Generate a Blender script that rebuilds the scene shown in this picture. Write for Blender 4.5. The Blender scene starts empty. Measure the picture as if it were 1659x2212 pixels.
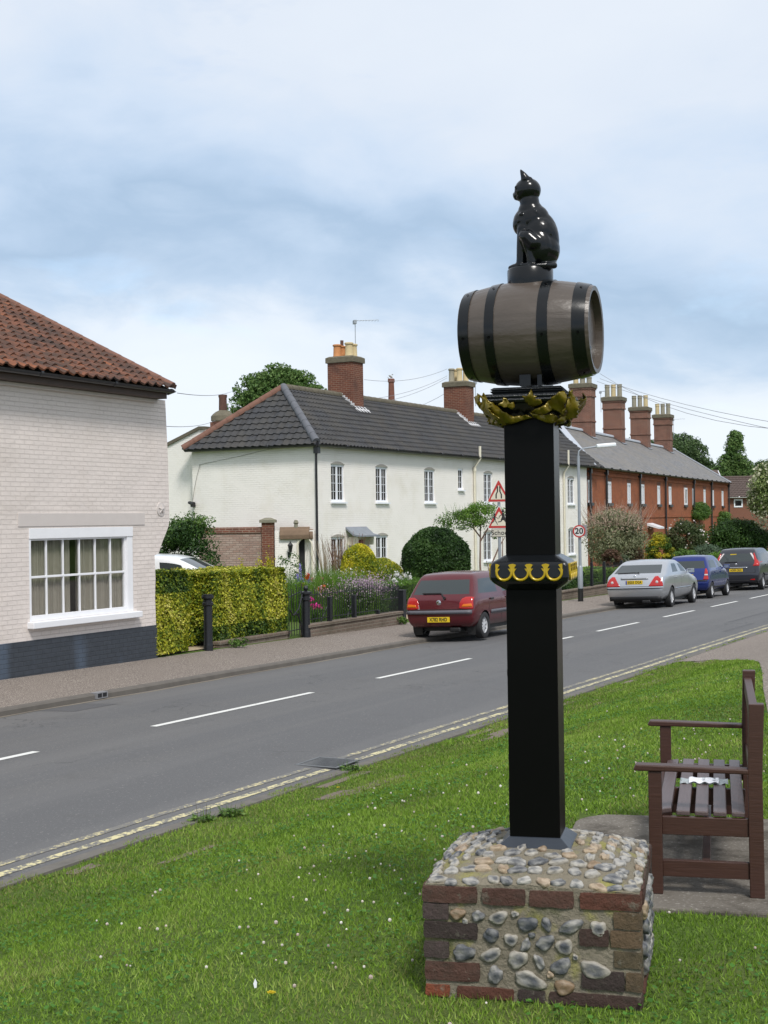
import bpy, bmesh, math, random
import numpy as np
from mathutils import Vector, Matrix
from mathutils.bvhtree import BVHTree

SC = bpy.context.scene
COL = SC.collection
rng = np.random.default_rng(7)
random.seed(7)

# ------------------------------------------------------------ camera
F_PX, W_PX, H_PX = 3000.0, 1659.0, 2212.0
CAM_Z = 1.87
PITCH = math.atan(20.0 / F_PX)
ROLL = 0.015
CF = Vector((0, math.cos(PITCH), math.sin(PITCH)))
_r0 = Vector((1, 0, 0)); _u0 = _r0.cross(CF)
CR = (_r0 * math.cos(ROLL) - _u0 * math.sin(ROLL)).normalized()
CU = CR.cross(CF).normalized()
CO = Vector((0, 0, CAM_Z))
cam = bpy.data.cameras.new('camera')
camo = bpy.data.objects.new('camera', cam)
COL.objects.link(camo)
camo.matrix_world = Matrix(((CR.x, CU.x, -CF.x, CO.x), (CR.y, CU.y, -CF.y, CO.y), (CR.z, CU.z, -CF.z, CO.z), (0, 0, 0, 1)))
cam.sensor_fit = 'VERTICAL'
cam.sensor_height = 24.0
cam.sensor_width = 24.0
cam.lens = 24.0 * F_PX / H_PX
cam.clip_start = 0.05
cam.clip_end = 3000
SC.camera = camo

# ------------------------------------------------------------ exposure, world, sun
SC.view_settings.view_transform = 'Standard'
SC.view_settings.look = 'None'
SC.view_settings.exposure = 1.02
SC.view_settings.gamma = 1.0
SUN_AZ = math.radians(162)      # clockwise from +Y
SUN_EL = math.radians(52)
sun = bpy.data.lights.new('sun', 'SUN')
sun.energy = 1.5
sun.angle = math.radians(12)
sun.color = (1.0, 0.96, 0.91)
suno = bpy.data.objects.new('sun', sun)
COL.objects.link(suno)
sd = Vector((math.sin(SUN_AZ) * math.cos(SUN_EL), math.cos(SUN_AZ) * math.cos(SUN_EL), math.sin(SUN_EL)))
suno.rotation_euler = sd.to_track_quat('Z', 'Y').to_euler()
suno.location = (0, 0, 60)

world = bpy.data.worlds.new('World')
SC.world = world
world.use_nodes = True
wn = world.node_tree.nodes; wl = world.node_tree.links
wn.clear()
wo = wn.new('ShaderNodeOutputWorld')
sky = wn.new('ShaderNodeTexSky'); sky.sky_type = 'NISHITA'; sky.sun_disc = False
sky.sun_elevation = SUN_EL; sky.sun_rotation = SUN_AZ
bg1 = wn.new('ShaderNodeBackground'); bg1.inputs['Strength'].default_value = 0.10
wl.new(sky.outputs[0], bg1.inputs['Color'])
tc = wn.new('ShaderNodeTexCoord')
def wnoise(scale, sz, detail=5, rough=.55, dist=0.0, off=(0, 0, 0)):
    mp = wn.new('ShaderNodeMapping'); mp.inputs['Scale'].default_value = (1, 1, sz); mp.inputs['Location'].default_value = off
    n = wn.new('ShaderNodeTexNoise'); n.inputs['Scale'].default_value = scale; n.inputs['Detail'].default_value = detail
    n.inputs['Roughness'].default_value = rough; n.inputs['Distortion'].default_value = dist
    wl.new(tc.outputs['Generated'], mp.inputs[0]); wl.new(mp.outputs[0], n.inputs['Vector'])
    return n.outputs['Fac']
def wmath(op, a, b):
    m = wn.new('ShaderNodeMath'); m.operation = op
    for i, x in enumerate((a, b)):
        if isinstance(x, (int, float)): m.inputs[i].default_value = x
        else: wl.new(x, m.inputs[i])
    return m.outputs[0]
sep = wn.new('ShaderNodeSeparateXYZ'); wl.new(tc.outputs['Generated'], sep.inputs[0])
big = wnoise(2.9, 1.9, 4, .5, .3, (3.1, 0.4, 1.9))
fine = wnoise(9.0, 2.2, 6, .6, .3, (1.3, 2.0, 0.2))
v1 = wmath('MULTIPLY', wmath('SUBTRACT', big, .5), .42)
v2 = wmath('MULTIPLY', wmath('SUBTRACT', fine, .5), .13)
vx = wmath('MULTIPLY', sep.outputs['X'], .02)
val = wmath('ADD', wmath('ADD', wmath('ADD', sep.outputs['Z'], v1), v2), vx)
cr = wn.new('ShaderNodeValToRGB')
wl.new(val, cr.inputs[0])
els = cr.color_ramp.elements
els[0].position = 0.0; els[0].color = (.44, .475, .52, 1)
els[1].position = .90; els[1].color = (.43, .455, .49, 1)
for p, c in ((.055, (.44, .47, .51)), (.10, (.41, .445, .49)), (.145, (.28, .345, .43)), (.19, (.215, .285, .375)), (.225, (.262, .33, .42)), (.275, (.33, .385, .46)), (.33, (.385, .42, .47)), (.42, (.41, .44, .48))):
    e = els.new(p); e.color = (*c, 1)
bg2 = wn.new('ShaderNodeBackground'); bg2.inputs['Strength'].default_value = 1.0
wl.new(cr.outputs[0], bg2.inputs['Color'])
gap = wn.new('ShaderNodeMapRange'); gap.inputs[1].default_value = .60; gap.inputs[2].default_value = .72
gap.inputs[3].default_value = .94; gap.inputs[4].default_value = .72
wl.new(wnoise(5.0, 3.5, 5, .6, .3, (7.7, 1.0, 4.0)), gap.inputs[0])
mx = wn.new('ShaderNodeMixShader')
wl.new(gap.outputs[0], mx.inputs[0]); wl.new(bg1.outputs[0], mx.inputs[1]); wl.new(bg2.outputs[0], mx.inputs[2])
wl.new(mx.outputs[0], wo.inputs[0])

# ------------------------------------------------------------ geometry helpers
def ray(u, v):
    return (CF + CR * ((u - 829.5) / F_PX) - CU * ((v - 1106.0) / F_PX))
def at(u, v, d):
    return CO + ray(u, v) * d

RD = Vector((.4446, .8957)); RN = Vector((-.8957, .4446)); P0 = Vector((-2.65, 9.57))
def st(x, y):
    q = Vector((x, y)) - P0
    return q.dot(RD), q.dot(RN)
def xy(s, t):
    q = P0 + RD * s + RN * t
    return q.x, q.y
def clamp(x, a, b): return max(a, min(b, x))
def zr(s): return -.53 - .0117 * clamp(s, -40, 130)
def Z(s, t):
    z0 = zr(s)
    if t > 8.35: return z0 + .14
    if t > 6.02: return z0 + .10 + (t - 6.02) * .015
    if t > -.30:
        return z0 + .075 * (1 - ((t - 2.9) / 3.2) ** 2)
    g = 0.0 if s < 6 else -.0117 * (min(s, 130) - 6)
    k = clamp((-t - .30) / 3.4, 0, 1); k = k * k * (3 - 2 * k)
    return z0 + .02 + (g - z0 - .02) * k
def ZW(x, y): return Z(*st(x, y))
def ground(u, v, fz=None):
    r = ray(u, v); a, b = 1.5, 400.0
    f = fz or (lambda p: ZW(p.x, p.y))
    lo = a; prev = a
    d = a
    while d < b:
        p = CO + r * d
        if p.z < f(p): break
        prev = d; d *= 1.03
    lo, hi = prev, d
    for _ in range(30):
        m = (lo + hi) / 2; p = CO + r * m
        if p.z < f(p): hi = m
        else: lo = m
    return CO + r * hi

class Fr:                       # a local frame: x along, y into, z up
    def __init__(self, o, ang):
        self.o = Vector(o); self.ang = ang
        self.m = Matrix.Translation(self.o) @ Matrix.Rotation(ang, 4, 'Z'); self.i = self.m.inverted()
    def w(self, x, y, z=0): return self.m @ Vector((x, y, z))
    def l(self, p): return self.i @ Vector(p)
    def hit(self, u, v, y0=0.0):
        o = self.i @ CO; r = (self.i.to_3x3() @ ray(u, v)); k = (y0 - o.y) / r.y
        q = o + r * k; return q.x, q.z
    def hitx(self, u, v, x0=0.0):
        o = self.i @ CO; r = (self.i.to_3x3() @ ray(u, v)); k = (x0 - o.x) / r.x
        q = o + r * k; return q.y, q.z
ROADF = Fr((P0.x, P0.y, 0), math.atan2(RD.y, RD.x))

def tag(o, label=None, cat=None, group=None, kind=None):
    if label: o['label'] = label
    if cat: o['category'] = cat
    if group: o['group'] = group
    if kind: o['kind'] = kind
    return o
def empty(name, loc, rz=0.0, label=None, cat=None, group=None):
    o = bpy.data.objects.new(name, None); COL.objects.link(o)
    o.location = loc; o.rotation_euler = (0, 0, rz); o.empty_display_size = .2
    return tag(o, label, cat, group)
def fre(name, fr, label, cat, group=None):
    return empty(name, fr.o, fr.ang, label, cat, group)

def auto_uv(me):
    n = len(me.loops)
    if n == 0: return
    uv = me.uv_layers.new(name='UVMap')
    co = np.empty(len(me.vertices) * 3); me.vertices.foreach_get('co', co); co = co.reshape(-1, 3)
    li = np.empty(n, dtype=np.int64); me.loops.foreach_get('vertex_index', li)
    pn = np.empty(len(me.polygons) * 3); me.polygons.foreach_get('normal', pn); pn = pn.reshape(-1, 3)
    pt = np.empty(len(me.polygons), dtype=np.int64); me.polygons.foreach_get('loop_total', pt)
    nl = np.repeat(pn, pt, axis=0)
    tx = np.stack([-nl[:, 1], nl[:, 0], np.zeros(n)], 1); ln = np.linalg.norm(tx, axis=1)
    flat = ln < .05
    tx[flat] = (1, 0, 0); ln[flat] = 1; tx /= ln[:, None]
    ty = np.cross(nl, tx)
    p = co[li]
    out = np.stack([(p * tx).sum(1), (p * ty).sum(1)], 1)
    uv.data.foreach_set('uv', out.ravel())

class MB:
    def __init__(self, M=None):
        self.v = []; self.f = []; self.M = M
    def add(self, vs, fs):
        b = len(self.v)
        for p in vs:
            p = Vector(p)
            self.v.append(tuple(self.M @ p) if self.M else tuple(p))
        self.f += [tuple(b + i for i in f) for f in fs]
        return self
    def box(self, x0, x1, y0, y1, z0, z1, R=None):
        vs = [(x, y, z) for x in (x0, x1) for y in (y0, y1) for z in (z0, z1)]
        if R is not None: vs = [R @ Vector(p) for p in vs]
        return self.add(vs, [(0, 1, 3, 2), (4, 6, 7, 5), (0, 4, 5, 1), (2, 3, 7, 6), (0, 2, 6, 4), (1, 5, 7, 3)])
    def obox(self, c, ax, ay, az, hx, hy, hz):
        c = Vector(c); ax = Vector(ax).normalized() * hx; ay = Vector(ay).normalized() * hy; az = Vector(az).normalized() * hz
        vs = [c + ax * i + ay * j + az * k for i in (-1, 1) for j in (-1, 1) for k in (-1, 1)]
        return self.add(vs, [(0, 1, 3, 2), (4, 6, 7, 5), (0, 4, 5, 1), (2, 3, 7, 6), (0, 2, 6, 4), (1, 5, 7, 3)])
    def prism(self, poly, h0, h1, axis='y'):
        # poly: 2-D points; axis: extrusion axis
        n = len(poly)
        def P(a, b, h):
            return {'y': (a, h, b), 'x': (h, a, b), 'z': (a, b, h)}[axis]
        vs = [P(a, b, h0) for a, b in poly] + [P(a, b, h1) for a, b in poly]
        fs = [tuple(range(n)), tuple(range(2 * n - 1, n - 1, -1))]
        fs += [(i, i + n, (i + 1) % n + n, (i + 1) % n) for i in range(n)]
        return self.add(vs, fs)
    def tube(self, pts, r, n=8, cap=True):
        pts = [Vector(p) for p in pts]; rs = r if isinstance(r, (list, tuple)) else [r] * len(pts)
        vs = []; prev = None
        for i, p in enumerate(pts):
            t = (pts[min(i + 1, len(pts) - 1)] - pts[max(i - 1, 0)]).normalized()
            if prev is None:
                a = t.orthogonal().normalized()
            else:
                a = (prev - t * prev.dot(t)).normalized()
            prev = a; b = t.cross(a)
            for k in range(n):
                w = 2 * math.pi * k / n
                vs.append(p + (a * math.cos(w) + b * math.sin(w)) * rs[i])
        fs = []
        for i in range(len(pts) - 1):
            for k in range(n):
                k2 = (k + 1) % n
                fs.append((i * n + k, i * n + k2, (i + 1) * n + k2, (i + 1) * n + k))
        if cap:
            fs.append(tuple(range(n - 1, -1, -1))); fs.append(tuple((len(pts) - 1) * n + k for k in range(n)))
        return self.add(vs, fs)
    def lathe(self, prof, o=(0, 0, 0), axis='z', n=24, closed=False):
        # prof: (r, h); axis direction
        o = Vector(o); vs = []
        for r, h in prof:
            for k in range(n):
                w = 2 * math.pi * k / n; a, b = r * math.cos(w), r * math.sin(w)
                vs.append(o + Vector({'z': (a, b, h), 'x': (h, a, b), 'y': (b, h, a)}[axis]))
        m = len(prof); fs = []
        rows = m if closed else m - 1
        for i in range(rows):
            j = (i + 1) % m
            for k in range(n):
                k2 = (k + 1) % n
                fs.append((i * n + k, i * n + k2, j * n + k2, j * n + k))
        if not closed:
            fs.append(tuple(range(n - 1, -1, -1))); fs.append(tuple((m - 1) * n + k for k in range(n)))
        return self.add(vs, fs)
    def build(self, name, mat, parent=None, smooth=None, bevel=0, label=None, kind=None, loc=None, fix=True, seg=2):
        me = bpy.data.meshes.new(name)
        me.from_pydata(self.v, [], self.f)
        if fix:
            bm = bmesh.new(); bm.from_mesh(me)
            bmesh.ops.recalc_face_normals(bm, faces=bm.faces)
            bm.to_mesh(me); bm.free()
        auto_uv(me)
        me.materials.append(mat)
        if smooth:
            me.shade_smooth()
            me.set_sharp_from_angle(angle=math.radians(smooth))
        o = bpy.data.objects.new(name, me); COL.objects.link(o)
        if parent: o.parent = parent
        if bevel:
            m = o.modifiers.new('bevel', 'BEVEL'); m.width = bevel; m.segments = seg; m.limit_method = 'ANGLE'
            m.harden_normals = False
        if label: o['label'] = label
        if kind: o['kind'] = kind
        if loc: o.location = loc
        return o
def B(name, mat, parent, *boxes, **kw):
    m = MB()
    for b in boxes: m.box(*b)
    return m.build(name, mat, parent, **kw)
def copy_tree(o, parent=None):
    c = o.copy(); COL.objects.link(c); c.parent = parent
    for ch in list(o.children): copy_tree(ch, c)
    return c

# ------------------------------------------------------------ materials
def C(r, g, b):
    f = lambda x: (x / 255 / 12.92) if x / 255 <= .04045 else ((x / 255 + .055) / 1.055) ** 2.4
    return (f(r), f(g), f(b), 1)
class NT:
    def __init__(self, name):
        self.mat = bpy.data.materials.new(name); self.mat.use_nodes = True
        self.n = self.mat.node_tree.nodes; self.l = self.mat.node_tree.links
        self.b = self.n['Principled BSDF']
        self.tc = self.n.new('ShaderNodeTexCoord')
    def inp(self, sock, x):
        if isinstance(x, (int, float)): sock.default_value = x
        elif isinstance(x, tuple): sock.default_value = x if len(x) == 4 or sock.type == 'VECTOR' else (*x, 1)
        else: self.l.new(x, sock)
    def noise(self, scale, detail=4, rough=.55, vec='Object', dist=0, sx=(1, 1, 1)):
        n = self.n.new('ShaderNodeTexNoise'); n.inputs['Scale'].default_value = scale; n.inputs['Detail'].default_value = detail
        n.inputs['Roughness'].default_value = rough; n.inputs['Distortion'].default_value = dist
        v = self.tc.outputs[vec]
        if sx != (1, 1, 1):
            mp = self.n.new('ShaderNodeMapping'); mp.inputs['Scale'].default_value = sx; self.l.new(v, mp.inputs[0]); v = mp.outputs[0]
        self.l.new(v, n.inputs['Vector']); return n.outputs['Fac']
    def ramp(self, fac, *st, interp='LINEAR'):
        r = self.n.new('ShaderNodeValToRGB'); self.l.new(fac, r.inputs[0]); e = r.color_ramp.elements
        r.color_ramp.interpolation = interp
        e[0].position = st[0][0]; e[0].color = st[0][1]; e[1].position = st[-1][0]; e[1].color = st[-1][1]
        for p, c in st[1:-1]:
            k = e.new(p); k.color = c
        return r.outputs[0]
    def mix(self, fac, a, b, mode='MIX'):
        m = self.n.new('ShaderNodeMix'); m.data_type = 'RGBA'; m.blend_type = mode
        self.inp(m.inputs[0], fac); self.inp(m.inputs[6], a); self.inp(m.inputs[7], b); return m.outputs[2]
    def math(self, op, a, b=0.0):
        m = self.n.new('ShaderNodeMath'); m.operation = op; self.inp(m.inputs[0], a); self.inp(m.inputs[1], b); return m.outputs[0]
    def bump(self, h, strength=.5, dist=.01, prev=None):
        m = self.n.new('ShaderNodeBump'); m.inputs['Strength'].default_value = strength; m.inputs['Distance'].default_value = dist
        self.l.new(h, m.inputs['Height'])
        if prev is not None: self.l.new(prev, m.inputs['Normal'])
        return m.outputs[0]
    def brick(self, c1, c2, mortar, w=.225, h=.075, m=.010, vec='UV', off=.5, bias=0.0):
        t = self.n.new('ShaderNodeTexBrick'); self.l.new(self.tc.outputs[vec], t.inputs['Vector'])
        t.inputs['Color1'].default_value = c1; t.inputs['Color2'].default_value = c2; t.inputs['Mortar'].default_value = mortar
        t.inputs['Scale'].default_value = 1; t.inputs['Mortar Size'].default_value = m; t.inputs['Mortar Smooth'].default_value = .3
        t.inputs['Brick Width'].default_value = w; t.inputs['Row Height'].default_value = h; t.offset = off
        t.inputs['Bias'].default_value = bias
        return t
    def out(self, col=None, rough=None, normal=None, metal=None, spec=None, coat=None):
        if col is not None: self.inp(self.b.inputs['Base Color'], col)
        if rough is not None: self.inp(self.b.inputs['Roughness'], rough)
        if normal is not None: self.l.new(normal, self.b.inputs['Normal'])
        if metal is not None: self.b.inputs['Metallic'].default_value = metal
        if spec is not None: self.b.inputs['Specular IOR Level'].default_value = spec
        if coat is not None:
            self.b.inputs['Coat Weight'].default_value = coat; self.b.inputs['Coat Roughness'].default_value = .08
        return self.mat
def sc(c, k): return (c[0] * k, c[1] * k, c[2] * k, 1)
def simple(name, c, rough=.6, var=.15, scale=8, bump=.15, bd=.003, metal=0, spec=.5, coat=None):
    t = NT(name); f = t.noise(scale, 5)
    col = t.mix(f, sc(c, 1 - var), sc(c, 1 + var))
    return t.out(col, rough, t.bump(t.noise(scale * 6, 4), bump, bd) if bump else None, metal, spec, coat)
MT = {}
def painted_brick(name, c, dirt, bs=.8, bd=.02, band=.0):
    t = NT(name)
    br = t.brick((1, 1, 1, 1), (.98, .98, .98, 1), (.90, .89, .88, 1), m=.006)
    n1 = t.noise(.9, 5, .6); n2 = t.noise(14, 4)
    col = t.mix(t.ramp(n1, (.50, (0, 0, 0, 1)), (.72, (1, 1, 1, 1))), c, dirt)
    f0 = t.ramp(t.noise(1.3, 3, .5), (.35, (.25, .25, .25, 1)), (.7, (1, 1, 1, 1)))
    col = t.mix(t.math('MULTIPLY', f0, .25), col, t.mix(1.0, col, br.outputs['Color'], 'MULTIPLY'))
    inv = t.math('SUBTRACT', 1.0, br.outputs['Fac'])
    h = t.math('ADD', t.math('MULTIPLY', inv, f0), t.math('MULTIPLY', n2, .35))
    return t.out(col, .75, t.bump(h, bs, bd), spec=.2)
MT['cream_brick'] = painted_brick('cream_painted_brick', (.86, .825, .775, 1), (.79, .75, .675, 1), .8, .012)
MT['pink_brick'] = painted_brick('pink_white_painted_brick', (.70, .63, .585, 1), (.65, .58, .53, 1), 1.0, .022)
def red_brick(name, c1, c2, mo, w=.225, h=.075, dirt=(.06, .045, .04, 1), dk=.5, m=.010):
    t = NT(name); br = t.brick(c1, c2, mo, w, h, m)
    col = t.mix(t.math('MULTIPLY', t.ramp(t.noise(1.6, 6, .65), (.45, (0, 0, 0, 1)), (.72, (1, 1, 1, 1))), dk), br.outputs['Color'], dirt)
    col = t.mix(.35, col, t.mix(t.noise(25, 3), sc(c1, .6), sc(c2, 1.5)))
    inv = t.math('SUBTRACT', 1.0, br.outputs['Fac'])
    return t.out(col, .85, t.bump(t.math('ADD', inv, t.math('MULTIPLY', t.noise(40, 3), .4)), .6, .012), spec=.2)
MT['terrace_brick'] = red_brick('orange_red_brick', (.36, .115, .050, 1), (.27, .085, .042, 1), (.33, .19, .12, 1), m=.006, dk=.55)
MT['chimney_brick'] = red_brick('sooty_chimney_brick', (.19, .07, .042, 1), (.12, .045, .032, 1), (.30, .22, .16, 1), dk=.85)
MT['banded_brick'] = red_brick('pale_mortared_brick', (.22, .08, .05, 1), (.13, .055, .042, 1), (.40, .33, .26, 1), dk=.65, m=.012)
MT['garden_brick'] = red_brick('faded_garden_brick', (.27, .16, .125, 1), (.38, .30, .255, 1), (.15, .12, .10, 1), dk=.35)
MT['brown_brick'] = red_brick('brown_modern_brick', (.22, .095, .06, 1), (.19, .085, .06, 1), (.25, .15, .11, 1), dk=.1)
MT['mossy_cap'] = simple('lichen_stone', (.13, .115, .08, 1), .9, .5, 7, .6, .01)

def mk_asphalt():
    t = NT('worn_asphalt'); n = t.noise(.35, 4, .6); g = t.noise(110, 3, .7); g2 = t.noise(38, 3, .7)
    c = t.mix(n, (.10, .102, .106, 1), (.145, .144, .142, 1))
    seam = t.ramp(t.noise(.22, 2, .4, 'Object', 0, (.12, 2.2, 1)), (.50, (0, 0, 0, 1)), (.515, (1, 1, 1, 1)))
    c = t.mix(t.math('MULTIPLY', seam, .30), c, (.165, .158, .145, 1))
    c = t.mix(t.ramp(g, (.40, (0, 0, 0, 1)), (.66, (1, 1, 1, 1))), sc((.095, .095, .098), 1), c)
    c = t.mix(t.math('MULTIPLY', t.ramp(g2, (.60, (0, 0, 0, 1)), (.68, (1, 1, 1, 1))), .55), c, (.27, .26, .25, 1))
    # faint tyre tracks running along the road (object x)
    tr = t.noise(1.0, 3, .6, 'Object', 0, (.04, 1.3, 1))
    c = t.mix(t.math('MULTIPLY', t.ramp(tr, (.45, (0, 0, 0, 1)), (.62, (1, 1, 1, 1))), .35), c, (.155, .152, .15, 1))
    vo = t.n.new('ShaderNodeTexVoronoi'); vo.feature = 'DISTANCE_TO_EDGE'; vo.inputs['Scale'].default_value = .55
    wv = t.n.new('ShaderNodeVectorMath'); wv.operation = 'ADD'; nn = t.n.new('ShaderNodeTexNoise'); nn.inputs['Scale'].default_value = 2.2; nn.inputs['Detail'].default_value = 6
    t.l.new(t.tc.outputs['Object'], nn.inputs['Vector']); t.l.new(t.tc.outputs['Object'], wv.inputs[0]); t.l.new(nn.outputs['Color'], wv.inputs[1]); t.l.new(wv.outputs[0], vo.inputs['Vector'])
    crk = t.math('MULTIPLY', t.ramp(vo.outputs['Distance'], (.004, (1, 1, 1, 1)), (.010, (0, 0, 0, 1))), t.ramp(t.noise(.30, 3), (.52, (0, 0, 0, 1)), (.60, (1, 1, 1, 1))))
    c = t.mix(t.math('MULTIPLY', crk, .6), c, (.05, .05, .05, 1))
    c = t.mix(t.math('MULTIPLY', t.ramp(t.noise(1.1, 5, .7), (.60, (0, 0, 0, 1)), (.72, (1, 1, 1, 1))), .35), c, (.075, .073, .07, 1))
    return t.out(c, .82, t.bump(g, .5, .004), spec=.3)
MT['asphalt'] = mk_asphalt()
MT['patch_tar'] = simple('darker_tarmac_repair', (.082, .082, .085, 1), .85, .25, 60, .5, .004)
def mk_pave():
    t = NT('gritty_pavement'); n = t.noise(.6, 5, .6); g = t.noise(60, 2, .7)
    c = t.mix(n, (.15, .122, .105, 1), (.21, .18, .155, 1))
    c = t.mix(t.ramp(g, (.53, (0, 0, 0, 1)), (.62, (1, 1, 1, 1))), c, (.38, .34, .30, 1))
    c = t.mix(t.ramp(g, (.34, (1, 1, 1, 1)), (.46, (0, 0, 0, 1))), c, (.075, .065, .058, 1))
    return t.out(c, .9, t.bump(g, .5, .004), spec=.2)
MT['pavement'] = mk_pave()
MT['kerb'] = simple('concrete_kerb', (.115, .103, .09, 1), .9, .3, 5, .4, .005)
MT['near_kerb'] = simple('pale_concrete_channel', (.125, .115, .10, 1), .9, .45, 9, .4, .004)
def mk_line(name, c, wear):
    t = NT(name); n = t.noise(22, 5, .75); n2 = t.noise(3.0, 4, .7)
    f = t.ramp(t.math('ADD', n, t.math('MULTIPLY', n2, .5)), (wear, (0, 0, 0, 1)), (wear + .08, (1, 1, 1, 1)))
    return t.out(t.mix(f, (.15, .145, .135, 1), t.mix(t.noise(60, 3), sc(c, .8), sc(c, 1.1))), .75, t.bump(n, .3, .002))
MT['white_line'] = mk_line('white_road_paint', (.68, .68, .65, 1), .52)
MT['yellow_line'] = mk_line('worn_yellow_paint', (.60, .54, .30, 1), .72)
MT['yellow_line_worn'] = mk_line('more_worn_yellow_paint', (.52, .46, .26, 1), .765)
def mk_soil():
    t = NT('turf_soil'); n = t.noise(1.2, 5, .6); g = t.noise(45, 4, .7)
    c = t.mix(t.ramp(g, (.35, (0, 0, 0, 1)), (.65, (1, 1, 1, 1))), (.05, .085, .018, 1), (.11, .17, .035, 1))
    c = t.mix(t.ramp(n, (.5, (0, 0, 0, 1)), (.8, (1, 1, 1, 1))), c, (.12, .13, .05, 1))
    return t.out(c, .95, t.bump(g, 1.0, .02), spec=.1)
MT['turf'] = mk_soil()
MT['gravel'] = simple('pale_gravel', (.42, .33, .22, 1), .95, .45, 40, .8, .01)
def mk_slab():
    t = NT('stained_gritty_concrete'); g = t.noise(55, 3, .7); n = t.noise(2.6, 6, .7)
    c = t.mix(g, (.10, .09, .075, 1), (.20, .18, .155, 1))
    c = t.mix(t.ramp(g, (.60, (0, 0, 0, 1)), (.70, (1, 1, 1, 1))), c, (.34, .32, .29, 1))
    c = t.mix(t.math('MULTIPLY', t.ramp(n, (.47, (0, 0, 0, 1)), (.62, (1, 1, 1, 1))), .75), c, (.045, .038, .030, 1))
    return t.out(c, .92, t.bump(g, .7, .006), spec=.15)
MT['slab'] = mk_slab()
MT['dirt'] = simple('bare_dirt', (.16, .13, .10, 1), .95, .35, 14, .8, .012)
def tile_mat(name, cols, sooty, bs=.3):
    t = NT(name)
    br = t.brick((0, 0, 0, 1), (1, 1, 1, 1), (.5, .5, .5, 1), w=.245, h=.30, m=0.0, off=0.0)
    r = t.ramp(t.math('ADD', t.math('MULTIPLY', br.outputs['Color'], .6), t.math('MULTIPLY', t.noise(9, 4), .5)), (.2, cols[0]), (.5, cols[1]), (.85, cols[2]))
    c = t.mix(t.ramp(t.noise(1.1, 6, .7), (.40, (0, 0, 0, 1)), (.68, (1, 1, 1, 1))), r, sooty)
    return t.out(c, .7, t.bump(t.noise(30, 4), bs, .006), spec=.35)
MT['orange_tile'] = tile_mat('weathered_clay_pantile', ((.25, .088, .038, 1), (.15, .060, .034, 1), (.075, .042, .028, 1)), (.030, .023, .020, 1))
MT['grey_tile'] = tile_mat('dark_grey_pantile', ((.034, .036, .041, 1), (.048, .050, .055, 1), (.026, .026, .028, 1)), (.062, .058, .052, 1))
MT['hip_grey'] = simple('grey_hip_tile', (.11, .115, .13, 1), .7, .3, 6, .3)
MT['hip_orange'] = simple('clay_ridge_tile', (.165, .08, .055, 1), .8, .4, 6, .4)
MT['ridge_moss'] = simple('mossy_ridge_tile', (.12, .105, .075, 1), .9, .5, 5, .6, .008)
MT['brown_tile'] = simple('brown_concrete_tile', (.085, .06, .05, 1), .85, .3, 6, .5)
def mk_slate():
    t = NT('worn_slate'); br = t.brick((.12, .12, .128, 1), (.20, .195, .195, 1), (.05, .05, .05, 1), w=.32, h=.16, m=.006)
    c = t.mix(t.ramp(t.noise(.9, 6, .7), (.40, (0, 0, 0, 1)), (.70, (1, 1, 1, 1))), br.outputs['Color'], (.185, .165, .135, 1))
    c = t.mix(t.math('MULTIPLY', t.ramp(t.noise(.7, 5, .7, 'UV', 0, (1.2, .25, 1)), (.52, (0, 0, 0, 1)), (.7, (1, 1, 1, 1))), .6), c, (.11, .11, .115, 1))
    return t.out(c, .65, t.bump(t.math('SUBTRACT', br.outputs['Color'], br.outputs['Fac']), .5, .01), spec=.4)
MT['slate'] = mk_slate()
MT['lead'] = simple('lead_flashing', (.40, .43, .48, 1), .6, .2, 5, .2)
MT['mortar_white'] = simple('mortar_fillet', (.55, .55, .56, 1), .8, .2, 5, .3)
MT['upvc'] = simple('white_window_frame', (.80, .82, .86, 1), .35, .03, 3, 0)
MT['white_paint'] = simple('white_gloss_paint', (.78, .78, .80, 1), .4, .05, 6, .05)
MT['pink_paint'] = simple('lintel_render', (.56, .51, .48, 1), .75, .06, 6, .15)
MT['black_gutter'] = simple('black_gutter', (.022, .022, .025, 1), .35, .2, 6, 0)
MT['cream_pipe'] = simple('cream_soil_pipe', (.68, .64, .52, 1), .5, .08, 4, .05)
MT['brown_board'] = simple('brown_fascia', (.055, .032, .022, 1), .6, .3, 6, .2)
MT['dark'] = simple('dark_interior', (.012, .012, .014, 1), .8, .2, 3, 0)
MT['red_door'] = simple('dark_red_door', (.16, .035, .02, 1), .5, .2, 5, .1)
def mk_plinth():
    t = NT('blue_black_plinth_paint'); br = t.brick((1, 1, 1, 1), (.9, .9, .9, 1), (.6, .6, .6, 1), m=.007)
    f = t.ramp(t.noise(.55, 3, .5, 'Object', 0, (1, 1, .3)), (.50, (0, 0, 0, 1)), (.57, (1, 1, 1, 1)))
    c = t.mix(f, (.017, .022, .030, 1), (.055, .078, .115, 1))
    c = t.mix(t.math('MULTIPLY', t.noise(9, 5, .7), .35), c, (.13, .15, .18, 1))
    c = t.mix(.6, c, t.mix(1.0, c, br.outputs['Color'], 'MULTIPLY'))
    return t.out(c, .6, t.bump(t.math('SUBTRACT', 1.0, br.outputs['Fac']), .7, .012))
MT['plinth'] = mk_plinth()
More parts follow.
